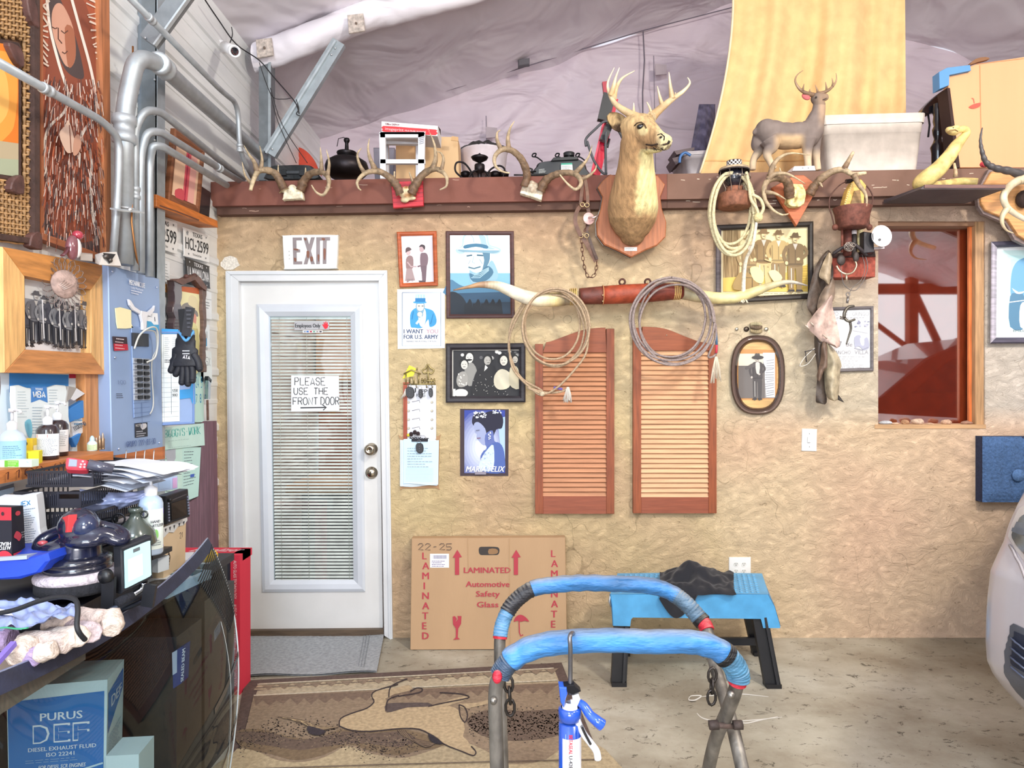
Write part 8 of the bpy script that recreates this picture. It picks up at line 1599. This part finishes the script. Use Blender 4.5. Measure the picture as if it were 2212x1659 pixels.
m=QF(P(143,986,2.10),P(192,992,2.12),P(190,1015,2.10),P(141,1012,2.08));b=B('d84656').slab(m,sm2([(6,2),(50,0),(92,6),(100,30),(98,80),(90,96),(50,100),(8,98),(0,70),(0,30)],3),-.03,.0,.006);part(t,'body',b,'plastic')
b=B('8a96a4').slab(m,[(14,20),(50,18),(50,80),(12,82)],0,.002,.001);part(t,'screen',b,'gloss')
for x,y in((75,30),(68,58),(84,55),(66,82),(84,80)):part(t,'button',B('f0b0b4').slab(m,ell(x,y,6,9,12),-.001,.004,.001),'plastic')
b=B('4a4c5c').tube([P(190,1003,2.11),P(245,1014,2.14)],.020,14,sq=.8);part(t,'handle',b,'gloss')
t=thing('file_rack','black rack with wire hooks under the electrical panel','rack',P(300,1010,2.7))
b=B('1e2026').bar(P(230,992,2.65),P(308,1000,2.72),.02,.01,(0,-1,0));b.bar(P(308,998,2.72),P(310,1018,2.72),.02,.01,(0,-1,0));b.bar(P(310,1010,2.72),P(348,998,2.8),.014,.01,(0,-1,0));b.bar(P(316,1024,2.7),P(345,1024,2.75),.014,.01,(0,-1,0));part(t,'bar',b,'plastic')
for k in range(18):part(t,'slat',B('24262e').bar(P(190+k*4,990+k*.6,2.62),P(190+k*4,1012+k*.4,2.62),.004,.004,(0,-1,0)),'plastic')
for x in(273,294,313,333):part(t,'wire_hook',B('c4c8ce').tube(smooth([P(x,972,2.76),P(x-2,1000,2.74),P(x-1,1018,2.72),P(x+4,1024,2.70)],4),.0022,5),'metal')
b=B('b0683c').slab(AY(2.83),[(248,984),(351,965),(351,992),(252,1000)],-.02,0);solo('shelf_end',b,'wood','strip of orange wood showing under the electrical panel','board')
Yh=2.28;o=V((P(326,0,Yh).x,Yh,P(0,1196,Yh).z));t=thing('sanitizer_bottle','tall clear pump bottle labelled hand sanitizer with purple band','bottle',o)
b=B('b8cde8').lathe([(0,0),(.034,0),(.037,.006),(.037,.165),(.032,.18),(.018,.192),(.016,.20)],o,seg=26);part(t,'body',b,'gloss')
b=B('eef2f8').lathe([(.019,.192),(.020,.215),(.010,.222),(.006,.225)],o,seg=18);part(t,'cap',b,'plastic')
b=B('e8eef6').tube([o+V((0,0,.22)),o+V((0,0,.248))],.005,8);b.tube([o+V((-.012,0,.25)),o+V((.012,-.002,.252)),o+V((.034,-.01,.246))],[.008,.007,.004],8);part(t,'pump',b,'plastic')
wraplab(t,o,.0375,.02,.150,-.55,1.25,'e6f2ee',lambda b,m:(b.rect(m,0,0,100,14,'5a32c0'),b.rect(m,0,93,100,97,'5a32c0'),b.text(m,'HAND',30,27,7,42,'4a4450',bold=1),b.text(m,'SANITIZER',6,37,7,88,'4a4450',bold=1),b.flat(m,sm2([(50,50),(62,56),(62,70),(50,76),(42,64)],3),'98e080'),b.scrib(m,28,78,84,88,3,1.8,'6a7a84')))
b=B('1d1e24').hexa([P(306,1212,2.3),P(330,1210,2.3),P(372,1190,2.45),P(350,1190,2.5),P(306,1200,2.3),P(330,1200,2.3),P(372,1180,2.45),P(350,1180,2.5)]);solo('black_shelf_bracket',b,'plastic','small black ledge carrying the hand sanitizer bottle','ledge')
t=thing('car_radio','black car radio with dark screen and side buttons on the small carton','radio',P(380,1130,2.6))
m=QF(P(358,1072,2.52),P(407,1056,2.62),P(411,1116,2.62),P(360,1134,2.52));b=B('23262c').slab(m,[(0,0),(100,0),(100,100),(0,100)],-.045,0,.004);part(t,'body',b,'plastic')
b=B('0f0f14').slab(m,[(18,30),(84,30),(84,90),(18,90)],0,.003,.001);part(t,'screen',b,'gloss');b=B('3a3e48').slab(m,[(24,18),(88,14),(88,18),(24,22)],0,.003);part(t,'slot',b,'gloss')
for k in range(7):
 for x in(6,91):part(t,'button',B('8088a0').slab(m,[(x,24+k*10),(x+5,24+k*10),(x+5,30+k*10),(x,30+k*10)],0,.004),'plastic')
part(t,'knob',B('1a1c20').lathe([(0,.012),(.006,.012),(.007,0)],m[0](12,16,0),m[1],12),'plastic')
t=thing('small_carton','small tan carton marked 21 with diamond symbol under the radio','box',P(378,1250,2.6))
A_,B_,C_,D_=P(352,1142,2.5),P(402,1122,2.68),P(400,1240,2.68),P(354,1262,2.5);b=B('d6bf9e').slab(QF(A_,B_,C_,D_),[(0,0),(100,0),(100,100),(0,100)],-.09,0,.002);part(t,'carton',b,'card')
m=QF(A_,B_,C_,D_);b=B('3a3434',d=.001);b.flat(m,[(22,44),(32,60),(22,78),(10,62)],'4a4240');b.scrib(m,16,54,28,70,4,2.4,'d6bf9e');b.hand(m,'21',70,20,10,18,1.5,'4a4444');b.rect(m,40,84,88,85,'8a6a5c');b.scrib(m,42,87,86,92,2,2,'8a6a5c');part(t,'print',b,'print')
b=B('d8dcde').slab(m,[(-4,-2),(100,-4),(102,2),(84,8),(60,6),(40,14),(20,10),(-2,16)],.001,.004);b.d=.0045;[b.flat(m,[(x,1),(x+8,1),(x+4,8)],'3a3a40')for x in(2,20,38,60,80)];part(t,'tape',b,'paper')
o=P(293,1178,2.2);t=thing('glass_jug','dark dusty glass jug between the buffer and the sanitizer','jug',o);b=B('4a544e').lathe([(0,0),(.055,0),(.062,.01),(.055,.045),(.03,.075),(.018,.09),(.016,.105),(.022,.108),(.021,.118),(.015,.12)],o,seg=24);part(t,'body',b,'gloss');b=B('2c302e').ring(o+V((.028,0,.098)),(0,1,0),.010,.003,14,6);part(t,'handle',b,'gloss')
b=B('d8dce4').hexa([P(216,1135,2.42),P(300,1140,2.38),P(290,1120,2.6),P(225,1112,2.6),P(216,1128,2.42),P(300,1132,2.38),P(290,1112,2.6),P(225,1104,2.6)]);solo('paper_block',b,'paper','white block of paper lying behind the glass jug','papers')
b=B('1f2126').hexa([P(210,1096,2.5),P(285,1080,2.62),P(285,1092,2.62),P(210,1108,2.5),P(210,1090,2.52),P(285,1074,2.64),P(285,1086,2.64),P(210,1102,2.52)]);solo('black_binder',b,'plastic','black binder edge behind the white papers on the desk','binder')
b=B('2a2c32').tube(smooth([P(218,1128,2.15),P(235,1124,2.15),P(252,1122,2.15)],4),.010,8);b.ring(P(256,1122,2.14),(.2,-1,0),.018,.003,16,6);solo('key_ring',b,'metal','black key and steel ring behind the buffer handle','keys')
t=thing('clear_case','clear plastic case with a coloured card behind the sanitizer bottle','case',P(350,1060,2.6));m=QF(P(318,1040,2.58),P(384,1028,2.66),P(384,1056,2.66),P(320,1066,2.58));b=B('b4c8e8').slab(m,[(0,0),(100,0),(100,100),(0,100)],-.03,0,.002);b.d=.001;b.rect(m,35,20,75,85,'a8c0e0');b.rect(m,82,10,97,90,'c8a0c8');part(t,'case',b,'gloss')
carton('instrument_box','large pale blue box with dark emblem under the rubber washer','box',(-1.25,2.50,DZ),.20,.26,.03,-.15,'c2d8ea',lambda b,m,m2,m3:(b.rect(m3,5,30,95,95,'dde6ee'),b.rect(m3,8,4,90,34,'3a6478'),b.flat(m3,ell(50,18,12,10,14),'90b0b8'),b.scrib(m3,20,60,70,85,4,2,'8aa0b0')))
carton('small_white_box','small white box beside the tan carton marked 21','box',P(336,1232,2.45)+V((0,0,0)),.07,.05,.05,-.3,'dfe8f0')
o=V((P(346,0,2.42).x,2.42,DZ+.031));b=B('4a4644').lathe([(.016,0),(.016,.008),(.038,.008),(.040,.004),(.038,0),(.016,0)],o,seg=28);solo('rubber_washer',b,'rubber','flat black rubber ring lying on the pale blue box','washer')
carton('pale_flat_box','flat white box with torn edge towards the red carton','box',(-1.36,2.86,DZ-.0),.24,.14,.02,.25,'d8dde4')
b=B('d8a828').ball((-1.20,2.72,DZ+.06),(.05,.02,.03),10,7);solo('yellow_rag',b,'cloth','small yellow rag seen through the striped corner of the windshield','rag')
t=thing('red_glass_carton','tall narrow red carton with white AUTO GLASS lettering standing left of the door','box',(-1.5,3.37,0))
X0,X1,Y0_,Y1_,Z1=-1.70,P(519,0,3.31).x,3.31,3.44,.665
b=B('2c2e3a').box((X0,Y0_,0),(X1-.045,Y1_,Z1-.03));part(t,'dark_side',b,'card')
b=B('d42f48').box((X1-.045,Y0_-.004,.0),(X1,Y1_,Z1));part(t,'red_side',b,'card');b=B('d83048').box((X0,Y0_+.03,Z1-.035),(X1,Y1_+.02,Z1));part(t,'red_top',b,'card')
m=QF(V((X1-.045,Y0_-.005,Z1)),V((X1,Y0_-.005,Z1)),V((X1,Y0_-.005,0)),V((X1-.045,Y0_-.005,0)),10,160);b=B('f4dce0',d=.0005)
for k in range(3):b.text(m,'AUTO GLASS TECHNOLOGY',6.5,6+k*50,3.2,44,'f6e4e8',rot=pi/2)
part(t,'lettering',b,'print')
m=QF(V((X0+.1,Y1_+.02,Z1)),V((X1,Y1_+.02,Z1)),V((X1,Y0_+.03,Z1)),V((X0+.1,Y0_+.03,Z1)));b=B('f4dce0',d=.001);b.text(m,'Equalizer',8,20,50,80,'f0d0d6',shear=.2,bold=.6);part(t,'top_lettering',b,'print')
carton('pale_blue_box','open pale blue box beside the top of the red carton','box',(-1.40,3.12,.56),.16,.12,.09,.2,'b8d4ec')
for k in range(2):part(bpy.data.objects['pale_blue_box'],'metal_bottle_cap',B('e0e0e4').ball(V((-1.42+k*.04,3.10,.66)),.014,8,6),'chrome')
YP=1.95;o=P(166,1272,YP);t=thing('car_buffer','black two-handled car buffer with white pad, lying upright on the desk','polisher',o)
q2=lambda x,y,d=0:P(x,y,YP-d)
S=YP/FPX;z=lambda py:(1272-py)*S
b=B('23242a').lathe([(0,0),(.098,0),(.102,.006),(.102,z(1246)),(.0,z(1246))],o,seg=40);part(t,'foam_disc',b,'foam')
b=B('c9bfc6').lathe([(.098,z(1250)),(.104,z(1246)),(.105,z(1238)),(.098,z(1230)),(.08,z(1228)),(0,z(1228))],o,seg=40);part(t,'pad',b,'foam')
b=B('1b1d2c').lathe([(.080,z(1232)),(.085,z(1226)),(.084,z(1218)),(.080,z(1216)),(.084,z(1214)),(.084,z(1203)),(.07,z(1198)),(0,z(1198))],o+V((.004,0,0)),seg=40);part(t,'backing_plate',b,'gloss')
b=B('1a1f38').lathe([(.056,z(1202)),(.054,z(1180)),(.052,z(1165)),(0,z(1165))],o+V((.008,0,0)),seg=32,sx=1);part(t,'motor',b,'gloss')
b=B('1c2034')
b.ball(q2(170,1137),(.052,.055,.052),20,14);b.tube(smooth([q2(100,1190,.02),q2(128,1180,.02),q2(150,1168,.02),q2(180,1155,.03),q2(215,1155,.02),q2(245,1160,.0)],5),.022,12)
b.tube(smooth([q2(150,1140,-.02),q2(120,1150,-.02),q2(95,1163,-.01),q2(84,1176,.0),q2(84,1188,.02),q2(100,1192,.03)],5),.017,12)
b.tube(smooth([q2(190,1130,-.02),q2(225,1138,-.04),q2(255,1146,-.04),q2(270,1158,-.02),q2(262,1168,0),q2(240,1165,.01)],5),.017,12)
b.ball(q2(120,1186,.03),(.045,.025,.02),14,10);b.ball(q2(182,1168,.03),(.055,.04,.022),14,10)
remesh(b,.006,'gloss','housing',t,lambda p:hx('1c2036'),3)
m=QF(q2(135,1118,.035),q2(149,1112,.06),q2(146,1150,.06),q2(131,1152,.035));b=B('c8383c',d=.0).slab(m,[(0,0),(100,0),(100,100),(0,100)],-.02,.001,.001);part(t,'label',b,'print')
b=B('c85860').ball(q2(92,1172,.015),(.014,.012,.006),10,6);part(t,'switch',b,'gloss')
b=B('26304e').ball(q2(186,1138,.022),(.034,.035,.036),16,10);part(t,'window',b,'gloss')
b=B('1c1e28').lathe([(0,0),(.15,0),(.165,.02),(.165,.028),(0,.028)],V((-1.36,2.0,P(0,1292,1.95).z)),seg=36);solo('round_platform',b,'plastic','round black plate under the buffer and the blue case','stand')
b=B('20222c').box((-1.62,1.87,DZ),(-1.17,2.14,P(0,1292,1.95).z-.001));solo('black_base_box',b,'plastic','low black box under the round black plate on the desk','box')
t=thing('blue_case','bright blue plastic case with pale lid at the left edge of the desk','case',P(40,1252,1.85));f2=lambda x,y:(x,y)
b=B('2348c8');blk(b,[(-60,1208),(60,1206),(100,1196),(104,1212),(84,1238),(40,1252),(-60,1256)],1.82,.18,.008);part(t,'body',b,'plastic')
b=B('a8b4c8').hexa([P(-60,1216,1.815),P(58,1208,1.815),P(108,1196,1.95),P(-40,1192,2.0),P(-60,1208,1.815),P(58,1200,1.815),P(106,1188,1.95),P(-40,1184,2.0)]);part(t,'lid',b,'plastic')
t=thing('headlight_kit_box','red and black carton with upside-down AUTO HEAD lettering at left','box',P(10,1205,1.85))
A_,B_,C_,D_=P(-40,1094,1.86),P(25,1096,1.84),P(26,1204,1.84),P(-40,1208,1.86);A2,B2,C2,D2=B_,P(50,1092,1.95),P(55,1192,1.95),C_
b=B('1c1c28').add([A_,B_,C_,D_,P(-40,1090,1.97),P(50,1092,1.95),P(55,1192,1.95),P(-40,1196,1.97)],[(0,1,2,3),(1,5,6,2),(4,5,1,0),(3,2,6,7),(5,4,7,6),(4,0,3,7)]);part(t,'carton',b,'card')
m=QF(A_,B_,C_,D_);m2=QF(A2,B2,C2,D2);b=B('ffffff',d=.0006);b.rect(m,0,0,100,26,'b82a3a');b.flat(m,sm2([(60,88),(80,86),(96,92),(100,100),(60,100)],2),'c83040');b.text(m,'AUTO',98,84,7,38,'e8e8ec',rot=pi,bold=1);b.text(m,'HEAD',98,76,7,38,'e8e8ec',rot=pi,bold=1);b.ring if False else b.flat(m,ell(72,13,5,4,12),'3a1c24')
b.flat(m2,sm2([(10,60),(30,50),(60,56),(70,64),(50,72),(30,66)],3),'d84a58');b.flat(m2,ell(45,14,22,5,12),'d84858');[b.flat(m2,ell(72+(k%3)*9,56+(k//3)*5,2,1.6,6),'e8e8ec')for k in range(9)];b.rect(m2,0,93,100,97,'c83040');b.flat(m,[(0,42),(34,68),(34,76),(0,84)],'e4eaee');part(t,'print',b,'print')
t=thing('white_carton','white rounded carton with printed lines behind the red and black carton','box',P(60,1200,1.98));q_=[P(-40,1088,1.98),P(78,1068,2.02),P(90,1195,2.02),P(-40,1205,1.98)];m=QF(*q_);b=B('dfe6ee').slab(m,sm2([(0,0),(60,0),(94,0),(100,8),(100,60),(100,100),(50,100),(0,100)],2),-.06,0,.005);b.d=.001;b.scrib(m,68,22,96,80,16,1.3,'8a98a8');b.hand(m,'JEX',66,8,8,24,1.5,'3a86b8');part(t,'carton',b,'card')
b=B('b4cce4').hexa([P(-30,1080,2.2),P(30,1064,2.3),P(34,1040,2.5),P(-30,1050,2.45),P(-30,1068,2.2),P(30,1052,2.3),P(30,1036,2.5),P(-30,1038,2.45)]);solo('blue_papers',b,'paper','pale blue papers under the orange shelf at the left edge','papers')
t=thing('flood_light','black LED flood light with pale square lens on tilted tube stand','lamp',P(280,1325,2.0))
m=QF(P(262,1184,1.92),P(328,1158,2.0),P(331,1248,2.0),P(264,1282,1.92));b=B('22242a').slab(m,sm2([(3,0),(50,0),(97,0),(100,4),(100,50),(100,96),(97,100),(50,100),(3,100),(0,96),(0,50),(0,4)],2),-.035,0,.004);part(t,'housing',b,'plastic')
b=B('b8e0e4').slab(m,sm2([(12,8),(50,8),(88,8),(92,14),(92,50),(92,84),(88,92),(50,92),(12,92),(8,86),(8,50),(8,14)],2),0,.004,.001);part(t,'lens',b,'gloss')
b=B('c8e8ea',d=.0045);b.rect(m,16,30,64,80,'d2ecee');b.rect(m,34,12,56,20,'5a6064')
for i in range(12):
 for j in range(14):b.rect(m,18+i*3.8,33+j*3.3,20+i*3.8,34.8+j*3.3,'f0e8c8');b.d-=.00015
part(t,'led_array',b,'print')
for a,c in((P(236,1245,1.9),P(233,1325,1.9)),(P(326,1262,1.98),P(318,1310,1.98))):part(t,'bracket',B('1c1e24').bar(a,c,.034,.012,(0,-1,0)),'plastic')
part(t,'knob',B('16181c').lathe([(0,.02),(.018,.018),(.019,0),(0,0)],P(234,1243,1.88),(-.3,-1,0),16),'plastic')
for dy in(0,14):part(t,'stand_tube',B('3c4250').tube([P(236,1320+dy*.5,1.88+dy*.006),P(322,1278+dy,2.02)],.009,10),'metal')
part(t,'foam_grip',B('23252e').tube([P(248,1306,1.90),P(290,1284,1.97)],.014,12),'foam')
part(t,'chrome_arm',B('c0c8d4').tube(smooth([P(288,1284,1.96),P(306,1272,1.98),P(310,1258,1.98)],4),.009,10),'chrome')
t=thing('plastic_bag','crumpled clear bluish plastic bag with green seal on the foam blocks','plastic bag',P(70,1370,1.7))
b=B('98a8d4');b.grid(lambda u,v:P(-30+195*u,1292+v*(72-46*u)+u*14+5*math.sin(u*9+v*4),1.80-.14*v)+V((0,0,.018*NZ.noise(V((u*9,v*7,2))))),36,20);part(t,'film',b,'gloss')
b=B('3a9a70').tube([P(-30+i*9,1357+math.sin(i)*1.5,1.655)for i in range(11)],.004,6,sq=.5);part(t,'zip_seal',b,'plastic');b=B('dfe4f0').add([P(-30,1310,1.74),P(18,1318,1.73),P(30,1330,1.70),P(-30,1326,1.71)],[(0,1,2,3)]);part(t,'tag',b,'paper')
rr=random.Random(6)
FB_=[((240,1330,1.78),(243,1358,1.74),.026,'upright foam block at the right end beside the windshield edge'),((205,1330,1.82),(192,1345,1.80),.027,'foam block behind the upright one, half hidden'),((160,1335,1.80),(225,1342,1.76),.030,'long foam block lying just left of the upright one'),((150,1356,1.78),(200,1366,1.70),.026,'foam block below the long one, beside the black cable'),((100,1352,1.76),(160,1346,1.78),.024,'foam block behind the cable, under the plastic bag'),((110,1378,1.72),(172,1374,1.66),.027,'foam block in the middle of the pile under the cable end'),((55,1385,1.70),(142,1388,1.64),.026,'longest foam block in the nearest row'),((20,1378,1.72),(-50,1368,1.72),.034,'large pink-tinted foam block at the left picture edge'),((38,1418,1.60),(58,1394,1.64),.028,'foam block pointing towards the viewer at lower left'),((86,1412,1.60),(112,1404,1.60),.022,'short foam block resting on the windshield edge'),((66,1425,1.60),(80,1416,1.62),.020,'small lilac-tinted foam scrap between the nearest blocks')]
for k,(a,c,r,lb)in enumerate(FB_):
 a,c=P(*a),P(*c);d_=(c-a).normalized();u_=d_.cross(V((0,0,1))).normalized();w_=u_.cross(d_);b=B(('d8c8bc','e0d0c4','cdbcb4','d4c4ca')[k%4]if k not in(10,7)else 'b09ac0')
 b.tube([a-d_*r*.25]+[a.lerp(c,i/6)for i in range(7)]+[c+d_*r*.25],[r*.75]+[r]*7+[r*.75],8)
 for v in b.v:v+=V((NZ.noise(v*40),NZ.noise(v*40+V((5,0,0))),NZ.noise(v*40+V((0,9,0)))))*.006
 o_=solo('foam_block',b,'foam','pale '+lb,'foam block','foam packing blocks')
b=B('16181e').tube(smooth([P(-30,1330,1.68),P(30,1318,1.68),P(80,1300,1.68),P(125,1290,1.67),P(160,1294,1.64),P(168,1315,1.62),P(166,1350,1.60),P(172,1368,1.60),P(184,1382,1.62)],7),.0058,8);solo('black_cable',b,'rubber','thick black cable looping over the foam blocks and plastic bag','cable')
b=B('7c68c8').bar(P(-8,1432,1.52),P(30,1390,1.58),.012,.012);solo('purple_strip',b,'plastic','thin purple plastic strip among the foam blocks at lower left','strip')
b=B('8a7a6c').box((-1.62,1.42,DZ),(-1.13,1.84,.82));solo('foam_tray',b,'card','open brown carton base holding the foam packing blocks','box')
t=thing('fluid_carton','large blue and white carton with bold white lettering behind the windshield glass','box',P(140,1700,2.05))
Yc=1.97;q_=[P(14,1486,Yc),P(232,1468,Yc),P(228,1765,Yc),P(20,1780,Yc)];rq_=[q_[1],P(268,1424,2.28),P(262,1680,2.28),q_[2]]
z_b=.0
b=B('d2e8ea').add([q_[0],q_[1],q_[2],q_[3],P(75,1432,2.28),rq_[1],rq_[2],P(75,1700,2.28)],[(0,1,2,3),(1,5,6,2),(4,5,1,0),(5,4,7,6),(4,0,3,7),(3,2,6,7)]);part(t,'carton',b,'card')
m=QF(*q_,218,300);b=B('2f7cc4',d=.0006);b.flat(m,[(2,32),(212,24),(212,299),(2,299)],'2f7cc4');b.text(m,'PURUS',72,62,17,92,'e8f4f8',bold=1.2)
for(ch,x)in(('D',56),('E',102),('F',144)):
 b.text(m,ch,x,86,42,34,'e8f4f8',bold=3);b.text(m,ch,x+2.5,90,35,28,'2f7cc4',bold=1.5)
b.text(m,'DIESEL EXHAUST FLUID',46,136,8.5,150,'e8f4f8',bold=.5);b.text(m,'ISO 22241',86,149,8.5,62,'e8f4f8',bold=.5);b.text(m,'FOR DIESEL SCR ENGINES',68,176,8.5,104,'e8f4f8',shear=.2,bold=.4);b.scrib(m,40,163,200,168,2,1,'9cc0dc')
b.line(m,sm2([(2,215),(60,205),(140,196),(212,180)],4,False),4,'c8e4ec');part(t,'front_print',b,'print')
m=QF(*rq_,36,270);b=B('2f7cc4',d=.0006);b.flat(m,[(2,30),(34,16),(34,60),(2,110)],'2f7cc4');b.text(m,'DEF',8,44,22,22,'e8f4f8',bold=.5);b.scrib(m,3,120,32,210,20,1.4,'7c9cb8');b.line(m,[(2,240),(34,190)],3,'2f7cc4');part(t,'side_print',b,'print')
carton('plain_box','plain white box low behind the windshield right of the blue carton','box',(-1.06,1.93,.0),.085,.10,.475,.1,'d6e4e2')
for(x0,x1,y0,y1,z0,z1,lb)in((-1.62,-1.14,2.36,2.55,0,.62,'dark speaker-like box standing under the desk behind the windshield'),(-1.38,-1.16,2.62,2.9,0,.66,'dark grey cabinet under the desk nearest to the red carton')):
 b=B('2a2c30').box((x0,y0,z0),(x1,y1,z1));solo('dark_cabinet',b,'plastic',lb,'cabinet')
t=thing('sealed_beam_box','small blue box with white SEALED BEAM lettering behind the windshield','box',P(385,1480,2.32));q_=[P(372,1410,2.34),P(396,1396,2.34),P(392,1476,2.34),P(374,1488,2.34)];m=QF(*q_);b=B('2c4484').slab(m,[(0,0),(100,0),(100,100),(0,100)],-.05,0);b.d=.001;b.rect(m,0,0,46,62,'c8d0e0');b.text(m,'SEALED BEAM',92,96,30,88,'e8ecf4',rot=-pi/2,bold=.6);part(t,'carton',b,'card')
top=[V(p)for p in[P(-120,1500,1.36),P(0,1452,1.50),P(120,1402,1.70),P(250,1335,1.95),P(350,1262,2.2),P(412,1205,2.42),P(448,1163,2.60)]]
mid=[V((-.98,1.20,.44)),V((-.955,1.38,.44)),V((-.93,1.62,.44)),V((-.935,1.90,.45)),V((-.955,2.16,.46)),V((-.98,2.38,.47)),P(514,1405,2.56)]
bot=[V((-.84,1.10,.012)),V((-.83,1.30,.012)),V((-.82,1.54,.012)),V((-.84,1.80,.012)),V((-.88,2.02,.012)),V((-.94,2.20,.012)),V((-.99,2.36,.012))]
Tt,Tm,Tb=smooth(top,8),smooth(mid,8),smooth(bot,8);NN=len(Tt)-1
def ws(u,v,off=0):
 i=min(NN-1,int(u*NN));f=u*NN-i;a,c,e_=Tt[i].lerp(Tt[i+1],f),Tm[i].lerp(Tm[i+1],f),Tb[i].lerp(Tb[i+1],f)
 p=a*(1-v)*(1-2*v)+c*4*v*(1-v)+e_*v*(2*v-1)
 if off:
  du=(ws(min(1,u+.01),v)-ws(max(0,u-.01),v));dv=(ws(u,min(1,v+.01))-ws(u,max(0,v-.01)));n=du.cross(dv).normalized();n=n if n.x>0 else-n;p=p+n*off
 return p
t=thing('windshield','large curved black-edged car windshield leaning on the desk in the left foreground','windshield',V((-.9,1.8,0)))
b=B('404448').grid(lambda u,v:ws(u,v),60,36);part(t,'glass',b,M_WS)
b=B('262c42').grid(lambda u,v:ws(u,v*.05,.003),60,3);b.grid(lambda u,v:ws(u,v*.05,-.003),60,3);b.grid(lambda u,v:ws(u,0,.003-.006*v),60,1);part(t,'black_border',b,'rubber')
b=B('7c86a4').tube([ws(u/60,0)for u in range(61)],.0035,6);part(t,'dusty_rim',b,'gloss')
b=B('b8c0c4').tube([ws(1,v/30)for v in range(31)],.003,6);part(t,'edge',b,'gloss')
b=B('15171a')
for k in range(26):
 v0=.035+k*.0125;b.tube([ws(u,min(1,v0+(1-u)*.30),.003)for u in[1-(.024*j)*(1-k*.02)for j in range(9)]],.0021,4)
part(t,'dot_band',b,'plastic',kind_prop='stuff')
for v0,v1,c,sag in((.50,.52,'15171a',.03),(.72,.735,'1c1e22',.02)):
 b=B(c).grid(lambda u,v,v0=v0,v1=v1:ws(.72+.28*u,v0+(v1-v0)*v+sag*(1-u),.002),20,1);part(t,'dark_line',b,'gloss')
b=B('aab2b0').tube([ws(.86+.008*math.sin(v*5),.3+v*.7,.002)for v in[i/20 for i in range(21)]],.0009,4);part(t,'crack',b,'gloss')
